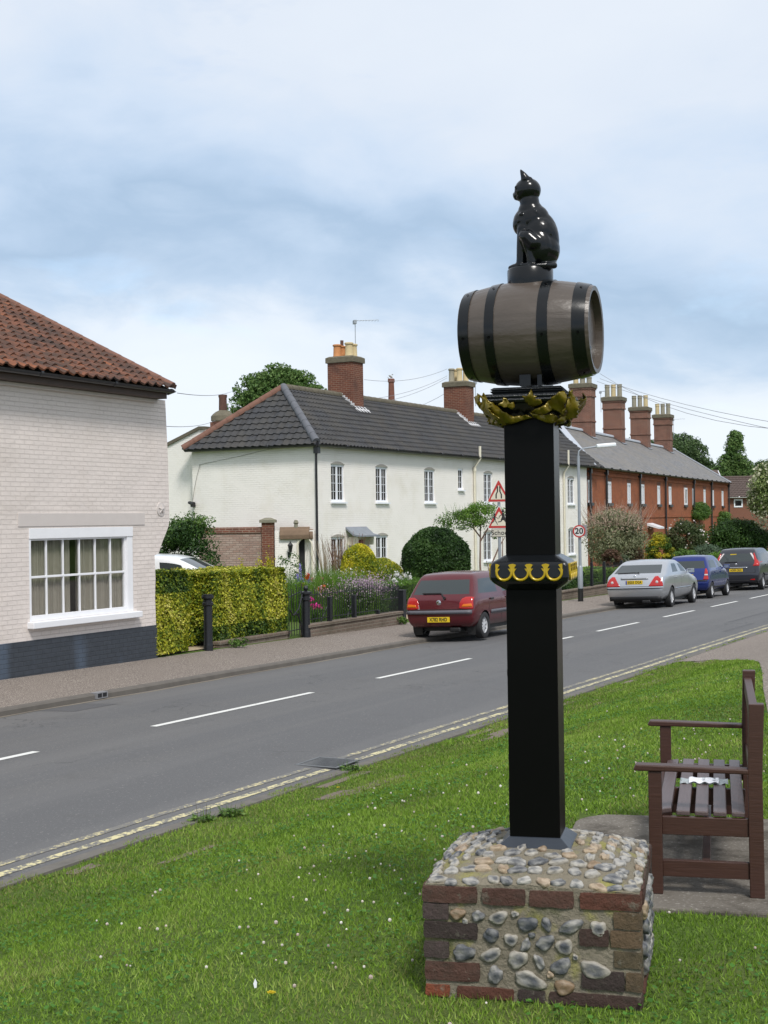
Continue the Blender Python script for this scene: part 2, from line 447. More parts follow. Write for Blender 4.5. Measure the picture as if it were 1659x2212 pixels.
def mk_glass(name, tint=(.90, .90, .89, 1), refl=.05):
    t = NT(name); n = t.n
    tr = n.new('ShaderNodeBsdfTransparent'); tr.inputs[0].default_value = tint
    gl = n.new('ShaderNodeBsdfGlossy'); gl.inputs['Roughness'].default_value = .03; gl.inputs['Color'].default_value = (.9, .93, .95, 1)
    fr = n.new('ShaderNodeLayerWeight'); fr.inputs[0].default_value = .5
    k = t.math('ADD', t.math('MULTIPLY', t.math('POWER', fr.outputs['Facing'], 4.0), .8), refl)
    m = n.new('ShaderNodeMixShader'); t.l.new(k, m.inputs[0]); t.l.new(tr.outputs[0], m.inputs[1]); t.l.new(gl.outputs[0], m.inputs[2])
    t.l.new(m.outputs[0], n['Material Output'].inputs[0]); return t.mat
MT['glass'] = mk_glass('window_glass')
t = NT('dark_glass'); MT['dglass'] = t.out(t.mix(t.ramp(t.noise(2.2, 3), (.4, (0, 0, 0, 1)), (.6, (1, 1, 1, 1))), (.008, .008, .008, 1), (.040, .034, .028, 1)), .10, spec=.14)
t = NT('car_glass'); MT['cglass'] = t.out((.020, .028, .028, 1), .04, spec=.9)
MT['curtain'] = simple('grey_net_curtain', (.40, .375, .325, 1), .9, .15, 10, .2)
MT['black_gloss'] = simple('black_gloss_paint', (.005, .006, .007, 1), .20, .3, 5, .10, .004, spec=.35)
MT['black_post'] = simple('black_painted_timber', (.003, .003, .003, 1), .32, .3, 2.0, .10, .004, spec=.09)
MT['cat'] = simple('black_lacquered_carving', (.004, .005, .006, 1), .19, .3, 6, .05, .003, spec=.36)
MT['gold'] = simple('gold_leaf_paint', (.15, .11, .008, 1), .26, .35, 9, .3, .004, metal=.35)
MT['yellow_trim'] = simple('yellow_gilt_trim', (.42, .29, .010, 1), .28, .12, 9, .1, .002, metal=.1)
def mk_barrel():
    t = NT('taupe_barrel_paint'); n = t.noise(6, 5, .6)
    c = t.mix(n, (.062, .049, .039, 1), (.088, .070, .057, 1))
    c = t.mix(t.math('MULTIPLY', t.ramp(t.noise(3.0, 5, .7, 'Object', 0, (.6, 2.2, 2.2)), (.5, (0, 0, 0, 1)), (.7, (1, 1, 1, 1))), .4), c, (.055, .043, .034, 1))
    return t.out(c, t.math('ADD', .20, t.math('MULTIPLY', n, .25)), t.bump(t.noise(9, 5, .6, 'Object', 0, (.8, 2, 2)), .35, .012), spec=.5)
MT['barrel'] = mk_barrel()
def mk_wood():
    t = NT('dark_stained_timber'); g = t.noise(7, 6, .6, 'Object', .4, (1, 14, 14))
    c = t.mix(g, (.032, .014, .010, 1), (.075, .034, .024, 1))
    return t.out(c, .45, t.bump(g, .4, .004), spec=.4)
MT['wood'] = mk_wood()
def mk_wood2():
    t = NT('greyed_seat_timber'); g = t.noise(7, 6, .6, 'Object', .4, (14, 1, 14))
    c = t.mix(g, (.06, .040, .040, 1), (.13, .095, .092, 1))
    return t.out(c, .42, t.bump(g, .4, .004), spec=.45)
MT['wood_seat'] = mk_wood2()
MT['iron'] = simple('black_painted_iron', (.012, .013, .016, 1), .4, .3, 8, .1)
MT['galv'] = simple('galvanised_steel', (.30, .33, .36, 1), .5, .12, 4, .1, metal=.3)
MT['lamp_head'] = simple('white_lamp_head', (.72, .76, .78, 1), .35, .05, 4, 0)
MT['sign_white'] = simple('sign_white', (.62, .57, .45, 1), .4, .05, 5, 0)
MT['plate_grey'] = simple('grey_sign_plate', (.50, .48, .40, 1), .4, .05, 5, 0)
MT['sign_white2'] = simple('sign_round_white', (.62, .62, .60, 1), .4, .05, 5, 0)
MT['sign_red'] = simple('sign_red', (.42, .03, .025, 1), .4, .08, 5, 0)
MT['sign_black'] = simple('sign_black', (.012, .012, .012, 1), .5, .1, 5, 0)
MT['sign_grey'] = simple('sign_back_grey', (.22, .22, .23, 1), .5, .1, 5, 0)
MT['rubber'] = simple('tyre_rubber', (.018, .018, .019, 1), .75, .2, 12, .2)
MT['alloy'] = simple('alloy_wheel', (.55, .56, .58, 1), .35, .1, 8, 0, metal=.15)
MT['black_plastic'] = simple('black_plastic', (.018, .018, .02, 1), .5, .15, 8, .05)
MT['grey_plastic'] = simple('grey_bumper_strip', (.10, .10, .115, 1), .5, .1, 8, .05)
MT['plate'] = simple('yellow_number_plate', (.72, .50, .02, 1), .4, .04, 5, 0)
MT['plate_blue'] = simple('plate_blue_band', (.03, .06, .35, 1), .4, .04, 5, 0)
MT['tail_red'] = simple('tail_light_red', (.40, .012, .010, 1), .12, .2, 25, .2, .002, spec=.7)
MT['tail_orange'] = simple('tail_light_orange', (.65, .16, .01, 1), .15, .2, 25, .2, .002)
MT['tail_clear'] = simple('tail_light_clear', (.55, .5, .5, 1), .12, .1, 20, .1, .002)
MT['chrome'] = simple('chrome_trim', (.55, .56, .58, 1), .15, .05, 8, 0, metal=1)
MT['pot_orange'] = simple('orange_chimney_pot', (.48, .21, .08, 1), .8, .2, 6, .2)
MT['pot_cream'] = simple('cream_chimney_pot', (.52, .42, .24, 1), .8, .2, 6, .2)
MT['pot_grey'] = simple('sooty_cream_chimney_pot', (.27, .25, .19, 1), .85, .3, 6, .2)
MT['pot_dark'] = simple('dark_chimney_pot', (.10, .05, .035, 1), .85, .4, 6, .2)
MT['wire'] = simple('cable_black', (.20, .20, .21, 1), .6, .1, 4, 0)
MT['paper'] = simple('white_paper', (.72, .73, .76, 1), .6, .03, 6, .05)
MT['paper_grey'] = simple('grey_paper_print', (.33, .37, .38, 1), .6, .2, 40, .05)
MT['bark'] = simple('grey_brown_bark', (.12, .095, .075, 1), .9, .35, 9, .8, .01)
MT['concrete_cap'] = simple('mossy_coping_stone', (.20, .19, .14, 1), .9, .3, 8, .5, .008)
def paint(name, c, metal=0.0, rough=.28):
    t = NT(name); col = t.mix(t.noise(2.5, 3), sc(c, .92), sc(c, 1.06))
    return t.out(col, rough, None, metal, .5, coat=.6)
def leafmat(name, rough=.55, trans=.28):
    t = NT(name); n = t.n
    a = n.new('ShaderNodeAttribute'); a.attribute_name = 'Col'
    t.l.new(a.outputs['Color'], t.b.inputs['Base Color']); t.b.inputs['Roughness'].default_value = rough
    t.b.inputs['Specular IOR Level'].default_value = .3
    tl = n.new('ShaderNodeBsdfTranslucent'); t.l.new(a.outputs['Color'], tl.inputs[0])
    m = n.new('ShaderNodeMixShader'); m.inputs[0].default_value = trans
    t.l.new(t.b.outputs[0], m.inputs[1]); t.l.new(tl.outputs[0], m.inputs[2]); t.l.new(m.outputs[0], n['Material Output'].inputs[0])
    return t.mat
MT['leaf'] = leafmat('leaf_foliage'); MT['grass'] = leafmat('grass_blades', .6, .3)
def attrmat(name, rough=.6, bump=.3, bd=.004, scale=40):
    mx_ = .75
    t = NT(name); a = t.n.new('ShaderNodeAttribute'); a.attribute_name = 'Col'
    return t.out(t.mix(mx_, a.outputs['Color'], t.mix(1.0, a.outputs['Color'], t.mix(t.noise(scale, 4, .7), (.55, .55, .55, 1), (1.5, 1.5, 1.5, 1)), 'MULTIPLY')), rough, t.bump(t.noise(scale, 4), bump, bd))
def mk_oldbrick():
    t = NT('weathered_brick_clay'); a = t.n.new('ShaderNodeAttribute'); a.attribute_name = 'Col'
    c = t.mix(.5, a.outputs['Color'], t.mix(1.0, a.outputs['Color'], t.mix(t.noise(70, 4, .7), (.5, .5, .5, 1), (1.5, 1.5, 1.5, 1)), 'MULTIPLY'))
    c = t.mix(t.math('MULTIPLY', t.ramp(t.noise(11, 6, .7), (.48, (0, 0, 0, 1)), (.70, (1, 1, 1, 1))), .6), c, (.05, .045, .035, 1))
    c = t.mix(t.math('MULTIPLY', t.ramp(t.noise(16, 5, .7), (.60, (0, 0, 0, 1)), (.70, (1, 1, 1, 1))), .6), c, (.20, .19, .15, 1))
    return t.out(c, .88, t.bump(t.math('ADD', t.noise(60, 5, .7), t.noise(18, 4)), .9, .010), spec=.2)
MT['vcol'] = mk_oldbrick()
MT['mossy_wall'] = red_brick('mossy_low_wall_brick', (.20, .15, .12, 1), (.13, .10, .08, 1), (.22, .20, .16, 1), dk=.8, dirt=(.065, .065, .04, 1), m=.014)
MT['old_tile'] = simple('weathered_coping_tile', (.17, .115, .075, 1), .9, .45, 5, .6, .01)
MT['canopy_lead'] = simple('canopy_lead', (.20, .22, .25, 1), .6, .25, 5, .2)
MT['flint'] = attrmat('knapped_flint', .55, .7, .006, 60)

# ------------------------------------------------------------ foliage helpers
def nz(P, s, seed=0.0):
    x, y, z = P[:, 0] * s + seed, P[:, 1] * s + seed * 1.7, P[:, 2] * s + seed * 2.3
    return (np.sin(x * 1.0 + 1.3 * np.sin(y * 1.1)) + np.sin(y * 1.7 + 1.1 * np.sin(z * 1.3 + x)) + np.sin(z * 1.9 + 1.2 * np.sin(x * 1.5))
            + .6 * np.sin(x * 3.1 + z * 2.7) * np.sin(y * 3.7 + 1.0)) / 3.6
def unit(a): return a / np.maximum(np.linalg.norm(a, axis=1, keepdims=True), 1e-9)
def rdir(n): return unit(rng.normal(size=(n, 3)))
def quads_obj(name, V, Cc, mat, parent=None, k=4):
    """V: (n,k,3) polygons, Cc: (n,3) colours"""
    n = V.shape[0]; me = bpy.data.meshes.new(name)
    me.vertices.add(n * k); me.vertices.foreach_set('co', V.reshape(-1).astype(np.float32))
    me.loops.add(n * k); me.loops.foreach_set('vertex_index', np.arange(n * k, dtype=np.int32))
    me.polygons.add(n); me.polygons.foreach_set('loop_start', (np.arange(n) * k).astype(np.int32))
    me.polygons.foreach_set('loop_total', np.full(n, k, dtype=np.int32))
    me.update(calc_edges=True)
    ca = me.color_attributes.new('Col', 'FLOAT_COLOR', 'POINT')
    c4 = np.concatenate([np.clip(Cc, 0.002, 1), np.ones((n, 1))], 1)
    ca.data.foreach_set('color', np.repeat(c4, k, axis=0).reshape(-1).astype(np.float32))
    me.materials.append(mat)
    o = bpy.data.objects.new(name, me); COL.objects.link(o)
    if parent: o.parent = parent
    return o
def leafquads(P, N, size, elong=1.9, spread=.8, sv=.35):
    n = len(P); nn = unit(N + rdir(n) * spread)
    t = unit(np.cross(nn, rdir(n))); b = np.cross(nn, t)
    s = size * (1 + rng.uniform(-sv, sv, (n, 1)))
    w = s / elong
    return np.stack([P - t * s * .5, P + b * w * .5, P + t * s * .5, P - b * w * .5], 1)
def pal(cols, f, jit=.18):
    cols = np.array(cols, float); f = np.clip(f, 0, .9999) * (len(cols) - 1)
    i = f.astype(int); k = (f - i)[:, None]
    c = cols[i] * (1 - k) + cols[np.minimum(i + 1, len(cols) - 1)] * k
    return c * (1 + rng.uniform(-jit, jit, (len(f), 1)))
def ellip(n, c, r, zmin=-1.0):
    d = rdir(int(n * 1.0)); d[:, 2] = np.where(d[:, 2] < zmin, -d[:, 2] * .5, d[:, 2])
    d = unit(d); return np.array(c) + d * np.array(r), unit(d / np.array(r))
class Leaves:
    def __init__(self): self.V = []; self.C = []
    def add(self, V, Cc): self.V.append(V); self.C.append(Cc); return self
    def crown(self, c, r, nclump, per, cr, size, cols, inner=.55, elong=1.9, up=.3, light=.5, zmin=-.7, zs=.75):
        c = np.array(c, float); r = np.array(r, float)
        d = rdir(nclump); d[:, 2] = np.where(d[:, 2] < zmin, -d[:, 2], d[:, 2])
        cc = c + d * r * (rng.uniform(inner, 1.0, (nclump, 1)) ** .6)
        rad = cr * rng.uniform(.6, 1.25, nclump); cl = rng.uniform(0, 1, nclump)
        idx = np.repeat(np.arange(nclump), per); e = rdir(len(idx))
        q = rng.uniform(.35, 1, (len(idx), 1)) ** .5
        P = cc[idx] + e * q * rad[idx][:, None] * np.array([1, 1, zs])
        N = unit(e + np.array([0, 0, up]))
        f = cl[idx] * light + rng.uniform(0, 1 - light, len(idx))
        return self.add(leafquads(P, N, size, elong), pal(cols, f))
    def shell(self, n, c, r, size, cols, bump=.06, bs=3.0, zmin=-.8, depth=.12, elong=1.7, lo=0.0, spread=.8):
        P, N = ellip(n, c, r, zmin); k = nz(P, bs, 3.3)
        P = P + N * (k[:, None] * bump - rng.uniform(0, 1, (len(P), 1)) ** 2 * depth)
        f = np.clip(.5 + nz(P, bs * .9, 9.1) * .6 + rng.uniform(-.35, .35, len(P)), 0, 1)
        return self.add(leafquads(P, N, size, elong, spread), pal(cols, f))
    def boxhedge(self, n, fr, x0, x1, y0, y1, z0, z1, size, cols, bump=.07, bs=2.2, depth=.12, topjit=.05, faces='xXyYZ', colf=None, spread=.8):
        A = {'x': (y1 - y0) * (z1 - z0), 'X': (y1 - y0) * (z1 - z0), 'y': (x1 - x0) * (z1 - z0), 'Y': (x1 - x0) * (z1 - z0), 'Z': (x1 - x0) * (y1 - y0)}
        tot = sum(A[k] for k in faces)
        for k in faces:
            m = int(n * A[k] / tot)
            if m < 2: continue
            a, b = rng.uniform(0, 1, m), rng.uniform(0, 1, m)
            X = x0 + (x1 - x0) * a; Y = y0 + (y1 - y0) * a; Zz = z0 + (z1 - z0) * b
            if k in 'xX':
                P = np.stack([np.full(m, x0 if k == 'x' else x1), Y, Zz], 1); N = np.tile([-1 if k == 'x' else 1, 0, 0], (m, 1))
            elif k in 'yY':
                P = np.stack([X, np.full(m, y0 if k == 'y' else y1), Zz], 1); N = np.tile([0, -1 if k == 'y' else 1, 0], (m, 1))
            else:
                P = np.stack([X, y0 + (y1 - y0) * b, np.full(m, z1)], 1); N = np.tile([0, 0, 1], (m, 1))
            N = N.astype(float); kk = nz(P, bs, 1.3)
            # round the edges
            ex = np.minimum(np.abs(P[:, 0] - x0), np.abs(P[:, 0] - x1)); ez = np.abs(P[:, 2] - z1)
            rd = .07 * np.exp(-((ex if k != 'x' and k != 'X' else ez) / .09)) + (.07 * np.exp(-ez / .09) if k != 'Z' else 0)
            P = P + N * (kk[:, None] * bump - rd[:, None] - rng.uniform(0, 1, (m, 1)) ** 2 * depth + (rng.uniform(0, 1, (m, 1)) ** 4) * topjit)
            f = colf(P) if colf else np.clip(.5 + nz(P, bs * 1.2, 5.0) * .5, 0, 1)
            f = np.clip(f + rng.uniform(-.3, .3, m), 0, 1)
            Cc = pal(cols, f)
            V = leafquads(P, N + np.array([0, 0, .25]), size, 1.6, spread)
            m3 = np.array(fr.m.to_3x3()); V = V @ m3.T + np.array(fr.o)
            self.add(V, Cc)
        return self
    def spikes(self, base, n, h, spread, w, cols, lean=.15, hv=.3):
        base = np.array(base, float); a = rng.uniform(0, 2 * np.pi, n); r = spread * np.sqrt(rng.uniform(0, 1, n))
        b0 = base + np.stack([r * np.cos(a), r * np.sin(a), np.zeros(n)], 1)
        hh = h * (1 + rng.uniform(-hv, hv, (n, 1)))
        dr = unit(np.stack([np.cos(a) * lean, np.sin(a) * lean, np.ones(n)], 1) + rng.normal(0, lean * .5, (n, 3)))
        sd = unit(np.cross(dr, rdir(n))) * w
        V = np.stack([b0 - sd * .5, b0 + sd * .5, b0 + dr * hh + sd * .12, b0 + dr * hh - sd * .12], 1)
        return self.add(V, pal(cols, rng.uniform(0, 1, n)))
    def dots(self, P, size, cols):
        n = len(P); return self.add(leafquads(np.array(P, float), rdir(n), size, 1.1, .6), pal(cols, rng.uniform(0, 1, n), .1))
    def build(self, name, parent=None, mat=None):
        return quads_obj(name, np.concatenate(self.V), np.concatenate(self.C), mat or MT['leaf'], parent)
def trunk(name, parent, base, top, r0, r1, nb=6, spread=1.5, seed=1, mat=None, bl=(.5, .95)):
    rs = random.Random(seed); m = MB(); b = Vector(base); tp = Vector(top); L = (tp - b).length
    pts = []; rr = []
    for i in range(7):
        f = i / 6; pts.append(b.lerp(tp, f) + Vector((rs.uniform(-1, 1), rs.uniform(-1, 1), 0)) * L * .02 * (f > 0)); rr.append(r0 + (r1 - r0) * f)
    m.tube(pts, rr, 8)
    for k in range(nb):
        f = rs.uniform(*bl); p = b.lerp(tp, f); a = rs.uniform(0, 2 * math.pi); ln = spread * rs.uniform(.6, 1.1)
        q = p + Vector((math.cos(a) * ln, math.sin(a) * ln, ln * rs.uniform(.5, 1.0)))
        md = p.lerp(q, .5) + Vector((0, 0, -ln * .08)); r = (r0 + (r1 - r0) * f) * .6
        m.tube([p, md, q], [r, r * .6, r * .2], 6)
    return m.build(name, mat or MT['bark'], parent, smooth=50)

# ------------------------------------------------------------ setting: ground, road, pavement
def grid_obj(name, mat, xs, ys, zf, fr=None, kind='structure', keep=None):
    nx, ny = len(xs), len(ys); vs = []; fs = []
    for x in xs:
        for y in ys: vs.append((x, y, zf(x, y)))
    for i in range(nx - 1):
        for j in range(ny - 1):
            if keep and not keep((xs[i] + xs[i + 1]) / 2, (ys[j] + ys[j + 1]) / 2): continue
            fs.append((i * ny + j, (i + 1) * ny + j, (i + 1) * ny + j + 1, i * ny + j + 1))
    m = MB(); m.v = vs; m.f = fs
    o = m.build(name, mat, smooth=40, fix=False)
    if fr: o.location = fr.o; o.rotation_euler = (0, 0, fr.ang)
    if kind: o['kind'] = kind
    return o
def lin(a, b, n): return [a + (b - a) * i / (n - 1) for i in range(n)]
sgrid = lin(-60, -16, 6) + lin(-14, 40, 109) + lin(43, 130, 30) + [220, 500, 1500]
tg = [-900, -300, -100, -50, -30, -20, -15, -12] + lin(-10, -.3, 40) + [-.29, 0, 6.0, 6.03, 8.3, 8.36] + lin(9, 30, 22) + [45, 80, 200, 500, 1200]
def zgr(s, t):
    z = Z(s, t)
    if -.295 < t < 8.355: return zr(s) - .10
    return z + .012 * math.sin(s * 1.3 + t) * math.sin(t * 1.9 - s * .4) * (t < -1.0)
grid_obj('ground', MT['turf'], sgrid, tg, zgr, ROADF)
rs_ = lin(-60, 130, 191)
grid_obj('road', MT['asphalt'], rs_, lin(-.13, 5.92, 19), lambda s, t: Z(s, t), ROADF)
def tw(s, t):
    return t + .006 * math.sin(s * 2.1) + .004 * math.sin(s * 5.3)
# far kerb and pavement
m = MB()
def strip_loft(m, prof, svals, wob=0.0):
    n = len(prof); vs = []; fs = []
    for s in svals:
        for (t, dz) in prof: vs.append((s, t + wob * math.sin(s * 1.7), zr(s) + dz))
    for i in range(len(svals) - 1):
        for j in range(n - 1):
            fs.append((i * n + j, (i + 1) * n + j, (i + 1) * n + j + 1, i * n + j + 1))
    m.v += vs; m.f += [tuple(a for a in f) for f in fs]
def strip(name, mat, prof, svals, wob=0.0, smooth=30):
    m = MB(); strip_loft(m, prof, svals, wob)
    o = m.build(name, mat, smooth=smooth, fix=False); o.location = ROADF.o; o.rotation_euler = (0, 0, ROADF.ang); o['kind'] = 'structure'; return o
strip('far_kerb', MT['kerb'], [(5.91, -.06), (5.915, .075), (5.935, .098), (6.05, .103), (6.055, .0)], lin(-60, 130, 191), .008)
strip('far_pavement', MT['pavement'], [(6.04, .099), (7.2, .118), (8.5, .136)], lin(-60, 130, 191))
strip('near_kerb', MT['near_kerb'], [(-.30, -.02), (-.295, .036), (-.14, .024), (-.125, .004)], lin(-60, 130, 191), .006)
# yellow lines, centre line (painted, worn)
def line(name, mat, t0, t1, s0, s1, dz=.004, wob=.006, step=.5):
    n = max(2, int((s1 - s0) / step) + 1); vs = []; fs = []
    for i, s in enumerate(lin(s0, s1, n)):
        w = wob * math.sin(s * 1.1) + wob * .5 * math.sin(s * 3.7)
        for t in (t0, t1): vs.append((s, t + w, Z(s, t) + dz))
    fs = [(2 * i, 2 * i + 2, 2 * i + 3, 2 * i + 1) for i in range(n - 1)]
    m = MB(); m.v = vs; m.f = fs; o = m.build(name, mat, fix=False); o.location = ROADF.o; o.rotation_euler = (0, 0, ROADF.ang)
    o['kind'] = 'structure'; return o
def stl(u, v):
    p = ground(u, v); return st(p.x, p.y)
gs0 = (stl(652, 1655)[0] + .02, 0); gs1 = (stl(750, 1641)[0], 0)
GR0, GR1 = gs0[0], gs0[0] + .50
line('yellow_line', MT['yellow_line'], -.035, .045, -60, GR0 - .02); line('yellow_line', MT['yellow_line'], -.035, .045, GR1 + .03, 110)
line('yellow_line', MT['yellow_line_worn'], .15, .225, -60, GR0 - .12); line('yellow_line', MT['yellow_line_worn'], .15, .225, GR1 + .05, 110)
for (ua, va, ub, vb) in ((352, 1571, 695, 1497), (824, 1466, 1028, 1423)):
    print('dash', stl(ua, va), stl(ub, vb))
sd0 = stl(352, 1571)[0]; TC = 3.20
dash_marks = [(-300, 1716, 120, 1627), (352, 1571, 695, 1497), (824, 1466, 1028, 1423), (1113, 1405, 1243, 1375.5), (1298, 1364, 1393, 1345), (1436, 1333, 1510, 1319), (1545, 1311, 1603, 1299)]
for k, (ua, va, ub, vb) in enumerate(dash_marks):
    a = stl(ua, va); b = stl(ub, vb)
    s0_, s1_ = a[0], b[0]
    if k == 0: s0_ = s1_ - 3.9
    line('centre_line', MT['white_line'], TC - .05, TC + .05, s0_, s1_, wob=.002)
    last = s1_
for k in range(8): line('centre_line', MT['white_line'], TC - .05, TC + .05, last + 2 + k * 6, last + 6 + k * 6, wob=.002)
for k in range(5): line('centre_line', MT['white_line'], TC - .05, TC + .05, sd0 - 12 - k * 6, sd0 - 8 - k * 6, wob=.002)

def tar_patch(s0, s1, t0, t1, dz=.0025):
    n = 24; rs = random.Random(int(s0 * 10)); m = MB(); ss = lin(s0, s1, n)
    for s in ss:
        for t in lin(t0 + rs.uniform(-.02, .02), t1 + rs.uniform(-.02, .02), 5): m.v.append((s, t, Z(s, t) + dz))
    m.f = [(i * 5 + j, (i + 1) * 5 + j, (i + 1) * 5 + j + 1, i * 5 + j + 1) for i in range(n - 1) for j in range(4)]
    o = m.build('tarmac_repair', MT['patch_tar'], fix=False); o.location = ROADF.o; o.rotation_euler = (0, 0, ROADF.ang); o['kind'] = 'structure'
tar_patch(24.6, 27.8, .55, .66); tar_patch(27.8, 33.0, 1.15, 1.24); tar_patch(7.2, 8.1, 5.2, 5.88)
# gritty gutters
gm = simple('gutter_grit', (.19, .165, .13, 1), .95, .4, 50, .7, .006)
line('gutter_grit', gm, 5.80, 5.91, -60, 110, .003, .03, .2)
# gravel forecourts and gardens beyond the wall
def patch(name, mat, pts_uv, dz, step=.25, lst=None, kind='structure'):
    pts = lst or [stl(u, v) for u, v in pts_uv]
    def inside(x, y):
        c = False; j = len(pts) - 1
        for i in range(len(pts)):
            xi, yi = pts[i]; xj, yj = pts[j]
            if (yi > y) != (yj > y) and x < (xj - xi) * (y - yi) / (yj - yi) + xi: c = not c
            j = i
        return c
    x0, x1 = min(p[0] for p in pts), max(p[0] for p in pts); y0, y1 = min(p[1] for p in pts), max(p[1] for p in pts)
    bm = bmesh.new(); bm.faces.new([bm.verts.new((a, b, 0)) for a, b in pts]); k = x0 + .4
    while k < x1: bmesh.ops.bisect_plane(bm, geom=bm.verts[:] + bm.edges[:] + bm.faces[:], plane_co=(k, 0, 0), plane_no=(1, 0, 0)); k += .4
    k = y0 + .3
    while k < y1: bmesh.ops.bisect_plane(bm, geom=bm.verts[:] + bm.edges[:] + bm.faces[:], plane_co=(0, k, 0), plane_no=(0, 1, 0)); k += .3
    for v in bm.verts: v.co.z = zgr(v.co.x, min(v.co.y, -.30) if v.co.y < 0 else v.co.y) + dz
    me = bpy.data.meshes.new(name); bm.to_mesh(me); bm.free(); auto_uv(me); me.materials.append(mat)
    o = bpy.data.objects.new(name, me); COL.objects.link(o); o.location = ROADF.o; o.rotation_euler = (0, 0, ROADF.ang); o['kind'] = kind
    return o, inside
patch('gravel_drive', MT['gravel'], None, .02, .4, [(12.5, 8.5), (17.5, 8.5), (18.5, 15), (12.5, 15)])
patch('gravel_forecourt', MT['gravel'], None, .02, .4, [(25, 8.5), (31.5, 8.5), (31.5, 13.5), (25, 13.5)])
PATH = [stl(1459, 1432), stl(1545, 1426), stl(1612, 1426), stl(1640, 1433), stl(1646, 1450), stl(1649, 1492), stl(1660, 1548), stl(1800, 1900)]
pathpoly = PATH + [(-4, -13), (60, -13), (60, -.28), (PATH[0][0] - 1.5, -.28)]
_, in_path = patch('footpath', MT['pavement'], None, .012, .12, pathpoly)
PHI = math.radians(13.4)
GF = Fr((0, 0, 0), -PHI)           # frame of the green: box, post and bench are square to it
def gpatch(name, mat, x0, x1, y0, y1, z, seed=0):
    pts = []; rs = random.Random(seed); r = .25
    cs = [((x0 + r, y0 + r), 180), ((x1 - r, y0 + r), 270), ((x1 - r, y1 - r), 0), ((x0 + r, y1 - r), 90)]
    for (cx, cy), a0 in cs:
        for k in range(6):
            a = math.radians(a0 + k * 18); pts.append((cx + r * math.cos(a) + rs.uniform(-.02, .02), cy + r * math.sin(a) + rs.uniform(-.02, .02)))
    m = MB(); m.prism(pts, z - .1, z, 'z'); o = m.build(name, mat, bevel=.01, kind='structure'); o.rotation_euler = (0, 0, GF.ang); return o
_a = GF.l(ground(1244, 1800)); _b = GF.l(ground(1500, 1771)); _c = GF.l(ground(1500, 1968))
SLAB = (_a.x - .02, _a.x + 2.9, _c.y - .05, _b.y)
gpatch('concrete_slab', MT['slab'], *SLAB, .022, 3)

def zed(s, t): return zgr(s, t) + .009 + .004 * math.sin(s * 7) * math.sin(t * 13)
grid_obj('bare_earth', MT['dirt'], lin(-14, 34, 300), lin(-1.05, -.285, 8), lambda s, t: zgr(s, t) + .006, ROADF, 'structure',
         lambda s, t: t > -.36 - .10 * math.sin(s * 1.9) - .06 * math.sin(s * 4.3 + 1) or (nz(np.array([[s, t * 2, 0.0]]), 1.3, 2.2)[0] > .26))
# ------------------------------------------------------------ grass as blades
def in_view(P, mu=120, top=1300):
    d = (P - np.array(CO)); dep = d @ np.array(CF); uu = 829.5 + F_PX * (d @ np.array(CR)) / dep; vv = 1106 - F_PX * (d @ np.array(CU)) / dep
    return (dep > .8) & (uu > -mu) & (uu < 1659 + mu) & (vv < 2212 + mu * 1.6) & (vv > top)
def grass_points(n, s0, s1, t0, t1):
    s = rng.uniform(s0, s1, n); t = rng.uniform(t0, t1, n)
    x = P0.x + RD.x * s + RN.x * t; y = P0.y + RD.y * s + RN.y * t
    k = np.clip((-t - .30) / 3.4, 0, 1); k = k * k * (3 - 2 * k)
    z0 = -.53 - .0117 * s; g = np.where(s < 6, 0, -.0117 * (s - 6)); z = z0 + .02 + (g - z0 - .02) * k
    z = z + .012 * np.sin(s * 1.3 + t) * np.sin(t * 1.9 - s * .4) * (t < -1.0)
    return np.stack([x, y, z], 1), s, t
BXC = None
def grass_ok(P, s, t):
    ok = in_view(P)
    ok &= ~((t > -.24 - .11 * (np.sin(s * 1.1) + np.sin(s * 2.7 + 1)) * .6 - .05 * np.sin(s * 9) - .03 * np.sin(s * 23)) & (t < .1))
    # bare earth patches along the kerb
    bare = (t > -1.05) & (nz(np.stack([s, t * 2, s * 0], 1), 1.3, 2.2) > .30) & (t > -.85) & (rng.uniform(0, 1, len(t)) < .90)
    ok &= ~bare
    l = (P - np.array([0, 0, 0])) @ np.array(GF.m.to_3x3())      # into the green's frame
    sl = (l[:, 0] > SLAB[0] + .0) & (l[:, 0] < SLAB[1]) & (l[:, 1] > SLAB[2] + .0) & (l[:, 1] < SLAB[3])
    ok &= ~sl
    j = np.array([in_path(a, b) if (b > -9 and a > -5 and o_) else False for a, b, o_ in zip(s, t, ok)])
    return ok & ~j
gV, gC = [], []
GCOL = [(.075, .145, .014), (.138, .245, .024), (.205, .330, .034), (.30, .385, .09)]
